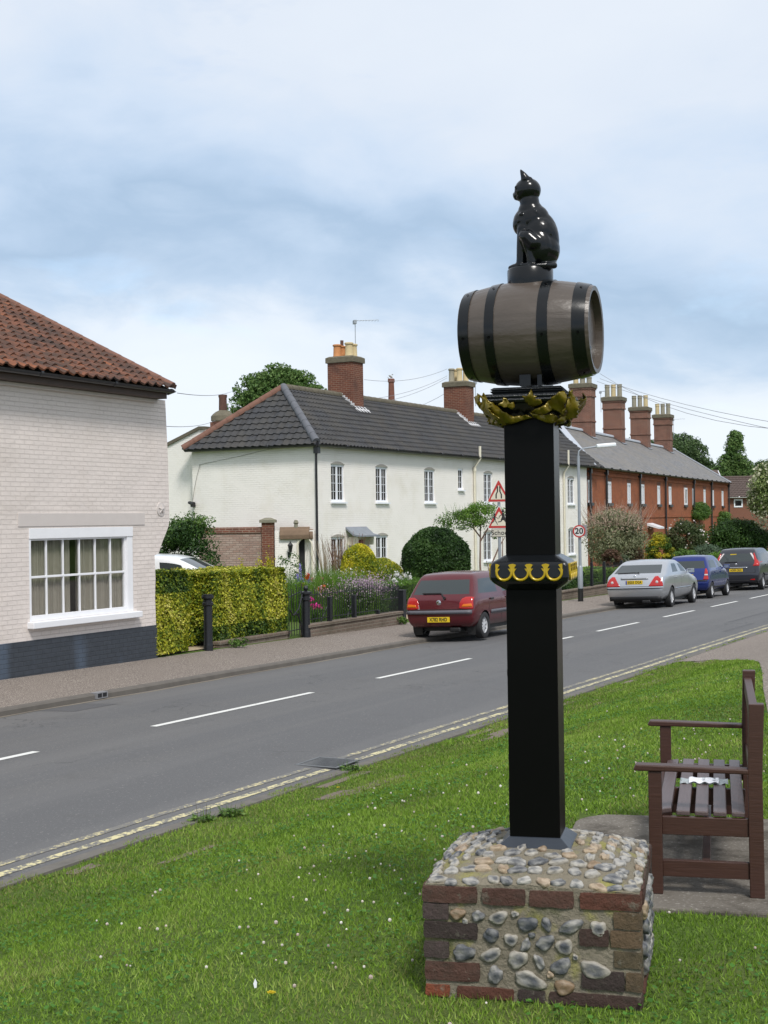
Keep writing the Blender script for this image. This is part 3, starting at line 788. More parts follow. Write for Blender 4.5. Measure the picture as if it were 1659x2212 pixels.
def blades(n, s0, s1, t0, t1, dmin, dmax, h, w):
    P, s, t = grass_points(n, s0, s1, t0, t1)
    dep = (P - np.array(CO)) @ np.array(CF)
    m = (dep > dmin) & (dep < dmax); P, s, t, dep = P[m], s[m], t[m], dep[m]
    m = grass_ok(P, s, t); P, s, t = P[m], s[m], t[m]; n = len(P)
    patchy = nz(np.stack([s, t, s * 0], 1), 1.1, 4.4); small = nz(np.stack([s, t, s * 0], 1), 5.0, 1.4)
    hh = h * (1 + .5 * small[:, None] + rng.uniform(-.4, .5, (n, 1)))
    lean = rng.normal(0, .55, (n, 2)); dr = unit(np.concatenate([lean, np.full((n, 1), 1.0)], 1))
    sdv = unit(np.cross(dr, rdir(n))) * w * (1 + rng.uniform(-.3, .5, (n, 1)))
    V = np.stack([P - sdv * .5, P + sdv * .5, P + dr * hh], 1)
    f = np.clip(.46 + .30 * patchy + .20 * small + rng.uniform(-.35, .35, n), 0, 1)
    c = pal(GCOL, f)
    y = np.clip(nz(np.stack([s, t, s * 0], 1), 2.1, 7.7) * 1.4 - .1, 0, 1) * .6 + (t > -1.3) * .35
    dry = rng.uniform(0, 1, n) < y * .55
    c[dry] = c[dry] * .4 + np.array([.26, .23, .10]) * .6
    gV.append(V); gC.append(c)
blades(640000, -12, 2, -9, -.18, 2.5, 8.5, .023, .0052)
blades(480000, -6, 12, -8, -.18, 8.5, 15, .026, .0082)
blades(220000, 2, 30, -6, -.18, 15, 34, .03, .014)
gr = quads_obj('grass', np.concatenate(gV), np.concatenate(gC), MT['grass'], k=3); gr['kind'] = 'stuff'
print('blades', sum(len(v) for v in gV))
# clover leaves lying in the sward
P, s, t = grass_points(60000, -12, 12, -9, -1.2); m = grass_ok(P, s, t) & (nz(np.stack([s, t, s * 0], 1), 1.9, 8.8) > .05); P = P[m]
P[:, 2] += rng.uniform(.015, .04, len(P))
cl = Leaves(); Nn = np.tile([0, 0, 1.0], (len(P), 1)); cl.add(leafquads(P, Nn, .022, 1.1, .45), pal([(.03, .10, .012), (.06, .17, .02), (.09, .21, .035)], rng.uniform(0, 1, len(P))))
o = cl.build('clover_leaves', mat=MT['grass']); o['kind'] = 'stuff'
def tiny_balls(name, P, R, cols, kind='stuff'):
    bm = bmesh.new(); bmesh.ops.create_icosphere(bm, subdivisions=1, radius=1); bv = np.array([v.co[:] for v in bm.verts]); bf = [[v.index for v in f.verts] for f in bm.faces]; bm.free()
    tri = bv[np.array(bf)]                                 # (f,3,3)
    V = (P[:, None, None, :] + tri[None] * R[:, None, None, None] * (1 + rng.uniform(-.15, .15, (len(P), 1, 1, 1)))).reshape(-1, 3, 3)
    Cc = np.repeat(pal(cols, rng.uniform(0, 1, len(P))), len(bf), axis=0) * (1 + rng.uniform(-.15, .1, (len(V), 1)))
    o = quads_obj(name, V, Cc, MT['grass'], k=3); o['kind'] = kind; return o
P, s, t = grass_points(26000, -12, 14, -9, -1.0); m = grass_ok(P, s, t); P, s, t = P[m], s[m], t[m]
dens = np.clip(nz(np.stack([s, t, s * 0], 1), .9, 5.5) * 1.1 + .35, 0.06, 1) ** 2 * .5
dp = (P - np.array(CO)) @ np.array(CF)
dens = dens * np.where((dp > 4.6) & (t < -1.8), 1.0, .2)
for (u_, v_, r_, a_) in ((800, 1880, .75, .9), (700, 1990, .8, .8), (880, 1800, .7, .5), (1500, 1650, 1.3, .8), (1000, 1700, .9, .35)):
    q_ = ground(u_, v_); dens = np.maximum(dens, a_ * np.exp(-((P[:, 0] - q_.x) ** 2 + (P[:, 1] - q_.y) ** 2) / r_ ** 2))
dens = dens * .30
m = rng.uniform(0, 1, len(P)) < dens; P = P[m]; print('clover', len(P))
P[:, 2] += rng.uniform(.025, .05, len(P))
tiny_balls('clover_flowers', P, rng.uniform(.0045, .0095, len(P)), [(.50, .40, .34), (.68, .62, .56), (.78, .76, .70)])

# ------------------------------------------------------------ building helpers
def wall_cells(m, x0, x1, z0, z1, holes, y=0.0, depth=.12):
    xs = sorted({x0, x1, *[h[0] for h in holes], *[h[1] for h in holes]}); zs = sorted({z0, z1, *[h[2] for h in holes], *[h[3] for h in holes]})
    xs = [a for a in xs if x0 <= a <= x1]; zs = [a for a in zs if z0 <= a <= z1]
    for i in range(len(xs) - 1):
        for j in range(len(zs) - 1):
            cx, cz = (xs[i] + xs[i + 1]) / 2, (zs[j] + zs[j + 1]) / 2
            if any(h[0] < cx < h[1] and h[2] < cz < h[3] for h in holes): continue
            m.add([(xs[i], y, zs[j]), (xs[i + 1], y, zs[j]), (xs[i + 1], y, zs[j + 1]), (xs[i], y, zs[j + 1])], [(0, 1, 2, 3)])
    for (a, b, c, d) in holes:
        m.add([(a, y, c), (b, y, c), (b, y + depth, c), (a, y + depth, c)], [(0, 1, 2, 3)])
        m.add([(a, y, d), (b, y, d), (b, y + depth, d), (a, y + depth, d)], [(3, 2, 1, 0)])
        m.add([(a, y, c), (a, y + depth, c), (a, y + depth, d), (a, y, d)], [(0, 1, 2, 3)])
        m.add([(b, y, c), (b, y + depth, c), (b, y + depth, d), (b, y, d)], [(3, 2, 1, 0)])
def casement(parent, x0, x1, z0, z1, y=.07, rows=4, cols=2, fw=.066, lights=2, sill=True, mat=None, arch=None, glassmat=None, curtain=False, dp=.06, bar=.014):
    """a uPVC window set in its opening; local wall frame"""
    mt = mat or MT['upvc']; m = MB(); ya, yb = y - dp / 2, y + dp / 2
    m.box(x0, x1, ya, yb, z0, z0 + fw * 1.2); m.box(x0, x1, ya, yb, z1 - fw * 1.2, z1)
    m.box(x0, x0 + fw, ya, yb, z0 + fw * 1.2, z1 - fw * 1.2); m.box(x1 - fw, x1, ya, yb, z0 + fw * 1.2, z1 - fw * 1.2)
    ix0, ix1 = x0 + fw, x1 - fw; iz0, iz1 = z0 + fw * 1.2, z1 - fw * 1.2
    w = (ix1 - ix0) / lights
    for k in range(1, lights): m.box(ix0 + k * w - fw * .8, ix0 + k * w + fw * .8, ya + .004, yb - .004, iz0, iz1)
    for k in range(lights):
        a = ix0 + k * w + (fw * .8 if k else 0); b = ix0 + (k + 1) * w - (fw * .8 if k < lights - 1 else 0)
        for r in range(1, rows): zz = iz0 + (iz1 - iz0) * r / rows; m.box(a, b, y - bar * .9, y - bar * .9 + .012, zz - bar / 2, zz + bar / 2)
        for c in range(1, cols): xx = a + (b - a) * c / cols; m.box(xx - bar / 2, xx + bar / 2, y - bar * .9 - .003, y - bar * .9 + .011, iz0, iz1)
    f = m.build('window', mt, parent)
    g = MB(); g.box(ix0 - .01, ix1 + .01, y + .004, y + .010, iz0 - .01, iz1 + .01); g.build('pane', glassmat or MT['dglass'], f)
    if sill: B('sill', mt, f, (x0 - .06, x1 + .06, y - .16, y - .02, z0 - .06, z0 - .002))
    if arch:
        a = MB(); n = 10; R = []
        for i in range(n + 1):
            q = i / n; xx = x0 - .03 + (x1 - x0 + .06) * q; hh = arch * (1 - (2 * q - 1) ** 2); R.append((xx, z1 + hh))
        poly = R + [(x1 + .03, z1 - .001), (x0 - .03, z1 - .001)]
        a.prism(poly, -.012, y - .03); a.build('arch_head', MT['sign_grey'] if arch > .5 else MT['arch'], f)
    return f
MT['arch'] = simple('grey_arch_render', (.36, .34, .30, 1), .8, .1, 6, .2)  # arch heads, a darker grey than the cream walls
def tile_sheet(parent, mat, fr_o, ax, up, nrm, width, height, name='roof', cuts=(), tile=.245, gauge=.30, amp=.028, step=.030, thick=True, sub=5, rag=0):
    """pantiles: corrugated along ax, stepped along up (all vectors in parent space)"""
    o = Vector(fr_o); ax = Vector(ax).normalized(); up = Vector(up).normalized(); nrm = Vector(nrm).normalized()
    nx = int(math.ceil(width / tile)); rows = int(math.ceil(height / gauge)); vs = []; fs = []
    N = nx * sub + 1; rsd = random.Random(5)
    prof = [amp * (math.cos(2 * math.pi * ((k % sub) / sub)) * .7 + .3 * math.cos(4 * math.pi * ((k % sub) / sub) + 1)) for k in range(sub)]
    for r in range(rows):
        b0 = r * gauge; b1 = min((r + 1) * gauge, height)
        jit = [rsd.uniform(-rag, rag) for _ in range(nx + 1)] if rag else None
        for (b, lift) in ((b0 - .035, step), (b1, 0.0)):
            for k in range(N):
                x = min(k * tile / sub, width); j = jit[min(k // sub, nx)] if jit else 0
                p = o + ax * x + up * (b + (j if lift else 0)) + nrm * (prof[k % sub] + lift + .03 + (j * .4 if lift else 0)); vs.append(p)
        base = r * 2 * N
        for k in range(N - 1): fs.append((base + k, base + k + 1, base + N + k + 1, base + N + k))
    for r in range(rows):
        base = r * 2 * N; b2 = len(vs); vs += [vs[base + k] - nrm * .032 for k in range(N)]
        for k in range(N - 1): fs.append((b2 + k, b2 + k + 1, base + k + 1, base + k))
    me = bpy.data.meshes.new(name); me.from_pydata([tuple(v) for v in vs], [], fs)
    bm = bmesh.new(); bm.from_mesh(me)
    for (co, no) in cuts:      # removes the side the normal points to
        g = bm.verts[:] + bm.edges[:] + bm.faces[:]
        bmesh.ops.bisect_plane(bm, geom=g, plane_co=co, plane_no=no, clear_outer=True)
    bm.to_mesh(me); bm.free(); auto_uv(me); me.materials.append(mat); me.shade_smooth(); me.set_sharp_from_angle(angle=math.radians(50))
    ob = bpy.data.objects.new(name, me); COL.objects.link(ob)
    if parent: ob.parent = parent
    return ob
def slab_roof(parent, mat, pts, thick=.06, name='roof'):
    """pts: planar polygon (parent space), thickened downwards along its normal"""
    p = [Vector(q) for q in pts]; n = (p[1] - p[0]).cross(p[2] - p[0]).normalized()
    if n.z < 0: n = -n
    m = MB(); k = len(p)
    m.add([*p, *[q - n * thick for q in p]], [tuple(range(k)), tuple(range(2 * k - 1, k - 1, -1))] + [(i, (i + 1) % k, (i + 1) % k + k, i + k) for i in range(k)])
    return m.build(name, mat, parent)
def half_round(parent, mat, a, b, r=.11, name='ridge_tiles', seglen=.45):
    a, b = Vector(a), Vector(b); L = (b - a).length; n = max(1, int(L / seglen)); m = MB()
    t = (b - a).normalized(); s = t.cross(Vector((0, 0, 1))).normalized(); w = s.cross(t)
    for i in range(n):
        p, q = a + t * (L * i / n - .01), a + t * (L * (i + 1) / n); vs = []
        for (c, rr) in ((p, r * 1.06), (q, r * .98)):
            for k in range(9):
                an = math.pi * (-.12 + 1.24 * k / 8); vs.append(c + s * math.cos(an) * rr + w * math.sin(an) * rr)
        m.add(vs, [(k, k + 1, k + 10, k + 9) for k in range(8)] + [(0, 1, 2, 3, 4, 5, 6, 7, 8)])
    return m.build(name, mat, parent, smooth=60, fix=False)
def pot(mat, parent, x, y, z, h=.6, r=.15, style=0):
    m = MB()
    if style == 0: pr = [(r * 1.02, 0), (r * 1.02, .04), (r * .95, .06), (r * .86, h * .8), (r * .86, h * .84), (r * 1.06, h * .87), (r * 1.08, h * .96), (r * .9, h), (r * .7, h), (r * .7, h * .8)]
    else: pr = [(r * .95, 0), (r * .9, h * .75), (r * 1.02, h * .78), (r * 1.02, h * .84), (r * .92, h * .86), (r * .92, h * .93), (r * 1.02, h * .95), (r * 1.0, h), (r * .7, h), (r * .7, h * .8)]
    m.lathe(pr, (x, y, z), n=14); return m.build('chimney_pot', mat, parent, smooth=35)
def chimney(parent, x, y, hx, hy, z0, z1, mat, capmat, corb=((.0, .16, .035), (.16, .30, .07)), base_step=None, band=None):
    """brick stack with corbelled head; centre x,y; half sizes hx,hy"""
    m = MB(); top = z1; th = sum(c[1] - c[0] for c in corb[-1:]) ; tot = corb[-1][1]
    m.box(x - hx, x + hx, y - hy, y + hy, z0, top - tot)
    if base_step: m.box(x - hx - .05, x + hx + .05, y - hy - .05, y + hy + .05, z0, base_step)
    if band: m.box(x - hx - .04, x + hx + .04, y - hy - .04, y + hy + .04, band[0], band[1])
    for i, (a, b, e) in enumerate(corb[:-1]): m.box(x - hx - e, x + hx + e, y - hy - e, y + hy + e, top - tot + a, top - tot + b)
    o = m.build('chimney', mat, parent, bevel=.008)
    a, b, e = corb[-1]; c = MB(); c.box(x - hx - e, x + hx + e, y - hy - e, y + hy + e, top - tot + a, top - .06)
    q = .05; zz = top
    c.add([(x - hx - e, y - hy - e, top - .06), (x + hx + e, y - hy - e, top - .06), (x + hx + e, y + hy + e, top - .06), (x - hx - e, y + hy + e, top - .06),
           (x - hx + q, y - hy + q, zz), (x + hx - q, y - hy + q, zz), (x + hx - q, y + hy - q, zz), (x - hx + q, y + hy - q, zz)],
          [(4, 5, 6, 7), (0, 1, 5, 4), (1, 2, 6, 5), (2, 3, 7, 6), (3, 0, 4, 7)])
    c.build('cap', capmat, o, bevel=.01)
    return o
def gutter(parent, a, b, r=.065, mat=None, name='gutter', back=None):
    m = MB(); a, b = Vector(a), Vector(b); t = (b - a).normalized(); s = t.cross(Vector((0, 0, 1))).normalized(); vs = []
    for c in (a, b):
        for k in range(9):
            an = math.pi + math.pi * k / 8; vs.append(c + s * math.cos(an) * r + Vector((0, 0, 1)) * math.sin(an) * r)
        for k in range(8, -1, -1):
            an = math.pi + math.pi * k / 8; vs.append(c + s * math.cos(an) * r * .85 + Vector((0, 0, 1)) * math.sin(an) * r * .85)
    m.add(vs, [(k, (k + 1) % 18, 18 + (k + 1) % 18, 18 + k) for k in range(18)] + [tuple(range(18)), tuple(range(35, 17, -1))])
    L = (b - a).length
    for k in range(int(L / 1.9) + 1):
        c = a + t * min(k * 1.9, L - .03); m.tube([c - t * .03, c + t * .03], r * 1.12, 10)
    return m.build(name, mat or MT['black_gutter'], parent, smooth=40)

# ------------------------------------------------------------ white painted house, left
g0 = ground(339, 1421)
LH = Fr((g0.x, g0.y, g0.z - .02), ROADF.ang)
lh = fre('painted_house', LH, 'pinkish white painted brick house with dark blue plinth and orange pantile roof at left edge', 'house')
outline = [(339, 1428), (337.5, 1360), (335, 1290), (336, 1250), (334, 1200), (343, 1195), (351, 1170), (359.5, 1149), (364, 1137), (366, 1125), (363, 996), (357, 865)]
oz = [LH.hit(u, v) for u, v in outline]
ZT = oz[-1][1]; XW = -.62
wz = [LH.hit(63, 1140), LH.hit(63.5, 1346), LH.hit(287.5, 1139), LH.hit(287, 1318)]
wx0, wx1 = (wz[0][0] + wz[1][0]) / 2, (wz[2][0] + wz[3][0]) / 2; wz1 = (wz[0][1] + wz[2][1]) / 2; wz0 = (wz[1][1] + wz[3][1]) / 2
print('LH window', wx0, wx1, wz0, wz1, 'top', ZT)
PLZ = .62
m = MB(); XL = -13.0
wall_cells(m, XL, XW, PLZ - .02, ZT, [(wx0, wx1, wz0, wz1)], 0, .14)
pr = [(XW, PLZ - .02)] + [(x, z) for x, z in oz if z > PLZ] + [(XW, ZT)]
pr[1:1] = [(oz[1][0], PLZ - .02)]
m.add([(x, 0, z) for x, z in pr], [tuple(range(len(pr)))])
# returning end wall and back
e = [(oz[1][0], PLZ - .02)] + [(x, z) for x, z in oz if z > PLZ]; n = len(e)
m.add([(x, 0, z) for x, z in e] + [(x, 8.2, z) for x, z in e], [(i, i + 1, n + i + 1, n + i) for i in range(n - 1)])
pitch_pt = LH.hitx(0, 645, .1); ev = LH.hitx(375, 838, .1)
print('verge', ev, pitch_pt)
RY = 4.1
slope = (pitch_pt[1] - ev[1]) / (pitch_pt[0] - ev[0]); print('slope', slope)
zE = ev[1]; yE = ev[0]
zRg = zE + (RY - yE) * slope
m.add([(-.05, 0, ZT), (-.05, 8.2, ZT), (-.05, RY, zRg - .1)], [(0, 1, 2)])
m.add([(XL, 0, 0), (XL, 8.2, 0), (XL, 8.2, ZT), (XL, RY, zRg - .1), (XL, 0, ZT)], [(0, 1, 2, 3, 4)])
m.add([(XL, 8.2, 0), (0, 8.2, 0), (0, 8.2, ZT), (XL, 8.2, ZT)], [(0, 1, 2, 3)])
m.build('wall', MT['pink_brick'], lh, fix=False)
m = MB(); m.box(XL, oz[0][0] + .012, -.014, 8.21, -.3, PLZ); m.build('plinth', MT['plinth'], lh, bevel=.01)
# lintel band, tie plate, window
bx = [LH.hit(38, 1122), LH.hit(312, 1121)]; bz = [LH.hit(175, 1108)[1], LH.hit(175, 1136)[1]]
B('lintel', MT['pink_paint'], lh, (bx[0][0], bx[1][0], -.012, .05, bz[1] + .0, bz[0]), bevel=.006)
tx, tz = LH.hit(347, 1100)
m = MB(); m.lathe([(.0, -.03), (.035, -.03), (.05, -.018), (.125, -.014), (.13, .0)], (tx, 0, tz), 'y', 20)
for k in range(5):
    a = math.radians(90 + 72 * k); m.tube([(tx, -.03, tz), (tx + .085 * math.cos(a), -.022, tz + .085 * math.sin(a))], [.018, .008], 6)
m.build('tie_plate', MT['pink_paint'], lh, smooth=40)
win = MB(); fw = .085; y0_, y1_ = .0, .10
hw = .12
for b in ((wx0, wx1, -.012, y1_, wz1 - .17, wz1 - .001), (wx0, wx0 + .05, y0_, y1_, wz0, wz1 - .17), (wx1 - .16, wx1, y0_, y1_, wz0, wz1 - .17), (wx0 + .05, wx1 - .16, y0_ + .01, y1_, wz0, wz0 + .09)): win.box(*b)
ix0, ix1, iz0, iz1 = wx0 + .05, wx1 - .16, wz0 + .09, wz1 - .17
win.box(ix0, ix0 + .03, .03, .09, iz0, iz1); win.box(ix1 - .04, ix1, .03, .09, iz0, iz1); win.box(ix0, ix1, .035, .085, iz1 - .03, iz1)
zm = (iz0 + iz1) / 2
win.box(ix0, ix1, .036, .080, zm - .018, zm + .018)
for k in range(1, 6):
    xx = ix0 + (ix1 - ix0) * k / 6; win.box(xx - .013, xx + .013, .038, .078, iz0, iz1)
wf = win.build('window', MT['white_paint'], lh, bevel=.004)
B('pane', MT['glass'], wf, (ix0, ix1, .06, .064, iz0, iz1))
B('sill', MT['white_paint'], wf, (wx0 - .06, wx1 + .10, -.13, .02, wz0 - .11, wz0 - .002), bevel=.012)
m = MB(); N = 260; top = []; 
cv = []
for k in range(N + 1):
    x = ix0 - .03 + (ix1 - ix0 + .06) * k / N; q = k / N
    y = .135 + .022 * math.sin(k * .95) + .012 * math.sin(k * 2.3 + 1)
    cv.append((x, y))
gapk = (int(N * .43), int(N * .50))
for k in range(N):
    if gapk[0] < k < gapk[1]: continue
    (xa, ya), (xb, yb) = cv[k], cv[k + 1]; m.add([(xa, ya, iz0 - .05), (xb, yb, iz0 - .05), (xb, yb, iz1 + .03), (xa, ya, iz1 + .03)], [(0, 1, 2, 3)])
m.build('curtain', MT['curtain'], wf, smooth=60, fix=False)
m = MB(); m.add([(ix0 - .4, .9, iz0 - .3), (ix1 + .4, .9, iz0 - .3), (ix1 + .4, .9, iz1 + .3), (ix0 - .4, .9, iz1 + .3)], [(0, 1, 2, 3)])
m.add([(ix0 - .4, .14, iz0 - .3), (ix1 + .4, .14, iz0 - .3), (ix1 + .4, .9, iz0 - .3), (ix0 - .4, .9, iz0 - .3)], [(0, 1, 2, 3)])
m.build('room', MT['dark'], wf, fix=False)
# eaves
B('cornice', MT['pink_paint'], lh, (XL, .04, -.07, .02, ZT - .07, ZT - .01), bevel=.01)
B('fascia', MT['brown_board'], lh, (XL, .06, yE + .12, 8.3, ZT - .008, zE - .07), bevel=.005)
gutter(lh, (XL, yE + .04, zE - .04), (.10, yE + .04, zE - .04), .062)
m = MB(); m.prism([(yE - .03, zE - .07), (yE + .15, zE - .12), (yE + .15, zE - .02), (yE + .05, zE - .01)], .10, .15, 'x'); m.build('eaves_bracket', MT['black_gutter'], lh)
pv = Vector((0, 1, slope)).normalized(); nv = Vector((0, -slope, 1)).normalized()
Ls = (RY - yE) * math.sqrt(1 + slope * slope)
tile_sheet(lh, MT['orange_tile'], (XL, yE, zE - .02), (1, 0, 0), pv, nv, .10 - XL, Ls, amp=.034, step=.035, rag=.012, sub=6, gauge=.28, tile=.24)
slab_roof(lh, MT['brown_tile'], [(XL, yE + .04, zE - .03), (.07, yE + .04, zE - .03), (.07, RY, zRg - .05), (XL, RY, zRg - .05)], .05)
slab_roof(lh, MT['orange_tile'], [(XL, 8.5, zE - .2 * slope), (.1, 8.5, zE - .2 * slope), (.1, RY, zRg), (XL, RY, zRg)], .06)
half_round(lh, MT['hip_orange'], (XL, RY, zRg + .03), (.1, RY, zRg + .03), .12)
half_round(lh, MT['hip_orange'], (.09, yE + .02, zE + .03), (.09, RY, zRg + .03), .075, name='verge_tiles', seglen=.32)

# ------------------------------------------------------------ white terrace
pc = at(682, 1127.5, 46.9)
zg = zr(st(pc.x, pc.y)[0]) + .16
WT = Fr((pc.x, pc.y, zg), math.atan2(.882, .471))
wt = fre('white_terrace', WT, 'long cream painted brick terrace with dark grey pantile roof and casement windows', 'terrace')
ZE = WT.hit(684, 962)[1] + .02
y_end = WT.hitx(415, 1000, 0)[0]
XE = WT.hit(1267, 1010)[0]
print('WT zg', zg, 'ZE', ZE, 'end y', y_end, 'XE', XE)
def span(fr, ua, ub, v): return fr.hit(ua, v)[0], fr.hit(ub, v)[0]
zs1 = WT.hit(728, 1084)[1]; zh1 = WT.hit(728, 998 + 5)[1]
zs0 = WT.hit(728, 1238)[1]; zh0 = WT.hit(728, 1160)[1]
print('zs1,zh1,zs0,zh0', zs1, zh1, zs0, zh0)
ups = []
for ua, ub in ((713.6, 745.5), (810, 839), (915, 941), (1043.6, 1065), (1225, 1241)):
    a, b = span(WT, ua, ub, 1040); c = (a + b) / 2; w_ = .46; ups.append((c - w_, c + w_))
hid1 = (ups[3][0] + ups[4][0]) / 2 - 1.7; ups.insert(4, (hid1, hid1 + .92)); ups.insert(5, (hid1 + 3.4, hid1 + 4.32))
sm = span(WT, 989, 1001.6, 1040); smc = (sm[0] + sm[1]) / 2; smz0, smz1 = WT.hit(995, 1058)[1], WT.hit(995, 1012)[1]
gfs = []
for ua, ub in ((715.5, 745), (811, 840), (1046, 1063), (1228, 1243)):
    a, b = span(WT, ua, ub, 1190); c = (a + b) / 2; gfs.append((c - .46, c + .46))
dr = span(WT, 772, 800, 1180); dc = (dr[0] + dr[1]) / 2
holes = [(a, b, zs1, zh1) for a, b in ups] + [(smc - .25, smc + .25, smz0, smz1)] + [(a, b, zs0, zh0) for a, b in gfs] + [(dc - .42, dc + .42, .05, zh0 - .12)]
m = MB(); wall_cells(m, 0, XE, -.4, ZE, holes, 0, .11)
m.add([(0, 0, -.4), (0, y_end, -.4), (0, y_end, ZE), (0, 0, ZE)], [(0, 1, 2, 3)])
m.add([(0, y_end, -.4), (XE, y_end, -.4), (XE, y_end, ZE), (0, y_end, ZE)], [(0, 1, 2, 3)])
m.add([(XE, 0, ZE - .5), (XE, y_end, ZE - .5), (XE, y_end / 2, ZE + 2.0), (XE, 0, ZE)], [(0, 1, 2, 3)])
m.build('wall', MT['cream_brick'], wt, fix=False)
for i, (a, b) in enumerate(ups):
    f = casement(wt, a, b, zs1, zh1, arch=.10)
a, b = ups[6]
m = MB(); m.add([(a + .45, .02, zh1 - .45), (b - .05, .02, zh1 - .45), (b - .05, -.28, zh1 - .40), (a + .45, -.28, zh1 - .40)], [(0, 1, 2, 3)])
fl = MB(); x0_, x1_ = a + .48, b - .04
for q in ((x0_, x1_, -.02, .02, -.0, .03), (x0_, x1_, -.02, .02, .40, .44), (x0_, x0_ + .04, -.02, .02, .03, .40), (x1_ - .04, x1_, -.02, .02, .03, .40)):
    R_ = Matrix.Translation((0, .0, zh1 - .06)) @ Matrix.Rotation(math.radians(38), 4, 'X') @ Matrix.Translation((0, 0, -.44))
    mm = MB(R_); mm.box(q[0], q[1], q[2], q[3], q[4], q[5]); fl.v, fl.f = fl.v + mm.v, fl.f + [tuple(len(fl.v) + k for k in f_) for f_ in mm.f]
fl.build('open_vent_light', MT['upvc'], wt)
casement(wt, smc - .25, smc + .25, smz0, smz1, lights=1, rows=3, cols=2)
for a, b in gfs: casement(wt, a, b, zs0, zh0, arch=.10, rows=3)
# door with lead canopy
dmesh = B('door', MT['red_door'], wt, (dc - .40, dc + .10, .08, .12, .05, zh0 - .14)); B('door_frame', MT['cream_pipe'], dmesh, (dc + .10, dc + .42, .07, .12, .05, zh0 - .12), (dc - .42, dc - .401, .06, .12, .05, zh0 - .12))
cx0, cx1 = WT.hit(758, 1146, -.3)[0], WT.hit(806, 1146, -.3)[0]; cz = WT.hit(780, 1156, -.3)[1]
m = MB(); m.prism([(-.55, cz - .06), (-.55, cz - .01), (-.3, cz + .05), (.0, cz + .30), (.0, cz + .22), (-.3, cz - .02)], cx0 + .15, cx1 + .05, 'x'); cn = m.build('door_canopy', MT['canopy_lead'], wt, smooth=40)
for bx_ in (cx0 + .3, cx1 - .2): B('bracket', MT['cream_pipe'], cn, (bx_, bx_ + .08, -.4, -.002, cz - .35, cz - .065))
# roof
ov = .22; HY = y_end / 2; 
ra = WT.hitx(617, 838, 0)  # rough apex height at that plane
apx = 2.1; zR = 0
for k in range(3):
    P_ = WT.l(at(617, 839, (WT.w(apx, HY, 0) - CO).dot(CF))); zR = P_.z; apx += (P_.x - apx) * .8
print('apex', apx, zR, 'eave', ZE)
XR = XE + 1.7
sl = (zR - ZE) / (HY + ov); slh = (zR - ZE) / (apx + ov)
hipn = Vector((HY + ov, -(apx + ov), 0)).normalized()      # plane through front corner & apex
c0 = Vector((-ov, -ov, ZE)); 
L1 = math.hypot(HY + ov, zR - ZE)
tile_sheet(wt, MT['grey_tile'], (-ov, -ov, ZE), (1, 0, 0), (0, 1, sl), (0, -sl, 1), XR + ov, L1, cuts=[(c0, -hipn)], amp=.040, step=.045, sub=6)
L2 = math.hypot(apx + ov, zR - ZE)
hipn2 = Vector((HY + ov, (apx + ov), 0)).normalized(); c1 = Vector((-ov, y_end + ov, ZE))
tile_sheet(wt, MT['grey_tile'], (-ov, y_end + ov, ZE), (0, -1, 0), (1, 0, slh), (-slh, 0, 1), y_end + 2 * ov, L2, cuts=[(c0, hipn), (c1, hipn2)], amp=.03, sub=6, gauge=.31, tile=.30, step=.04)
slab_roof(wt, MT['grey_tile'], [(-ov, y_end + ov, ZE), (XR, y_end + ov, ZE), (XR, HY, zR), (apx, HY, zR)], .05)
half_round(wt, MT['hip_grey'], (-ov + .05, -ov + .05, ZE + .09), (apx, HY, zR + .08), .13, name='hip_tiles')
half_round(wt, MT['hip_orange'], (-ov, y_end + ov, ZE + .06), (apx, HY, zR + .05), .13, name='hip_tiles')
half_round(wt, MT['ridge_moss'], (apx, HY, zR + .05), (XR, HY, zR + .05), .13)
B('soffit', MT['black_gutter'], wt, (-.12, XE, -.12, -.002, ZE - .06, ZE + .04), (-.12, -.002, -.12, y_end, ZE - .065, ZE + .035))
gutter(wt, (-ov, -ov - .05, ZE - .01), (XR, -ov - .05, ZE - .01), .065)
gutter(wt, (-ov - .05, -ov, ZE - .012), (-ov - .05, y_end + .1, ZE - .012), .065)
m = MB(); m.tube([(-.05, -.16, ZE - .05), (-.05, -.08, ZE - .35), (-.05, -.08, -.1)], .042, 10); m.box(-.14, .04, -.2, -.03, ZE - .3, ZE - .08); m.build('downpipe', MT['black_gutter'], wt, smooth=40)
cpx = WT.hit(1023, 1100)[0]; ct = WT.hit(1027, 963, -.25)[1]
m = MB(); m.tube([(cpx + .12, -.28, ct), (cpx + .12, -.28, ZE - .05), (cpx, -.08, ZE - .42), (cpx, -.08, 0)], .055, 10); m.tube([(cpx, -.08, ZE - .6), (cpx, -.08, ZE - .45)], .075, 10); m.build('soil_pipe', MT['cream_pipe'], wt, smooth=40)
cp2 = WT.hit(1218, 1100)[0]
m = MB(); m.tube([(cp2, -.28, ZE + .7), (cp2, -.28, ZE - .05), (cp2 - .1, -.08, ZE - .4), (cp2 - .1, -.08, 0)], .05, 10); m.build('soil_pipe', MT['cream_pipe'], wt, smooth=40)
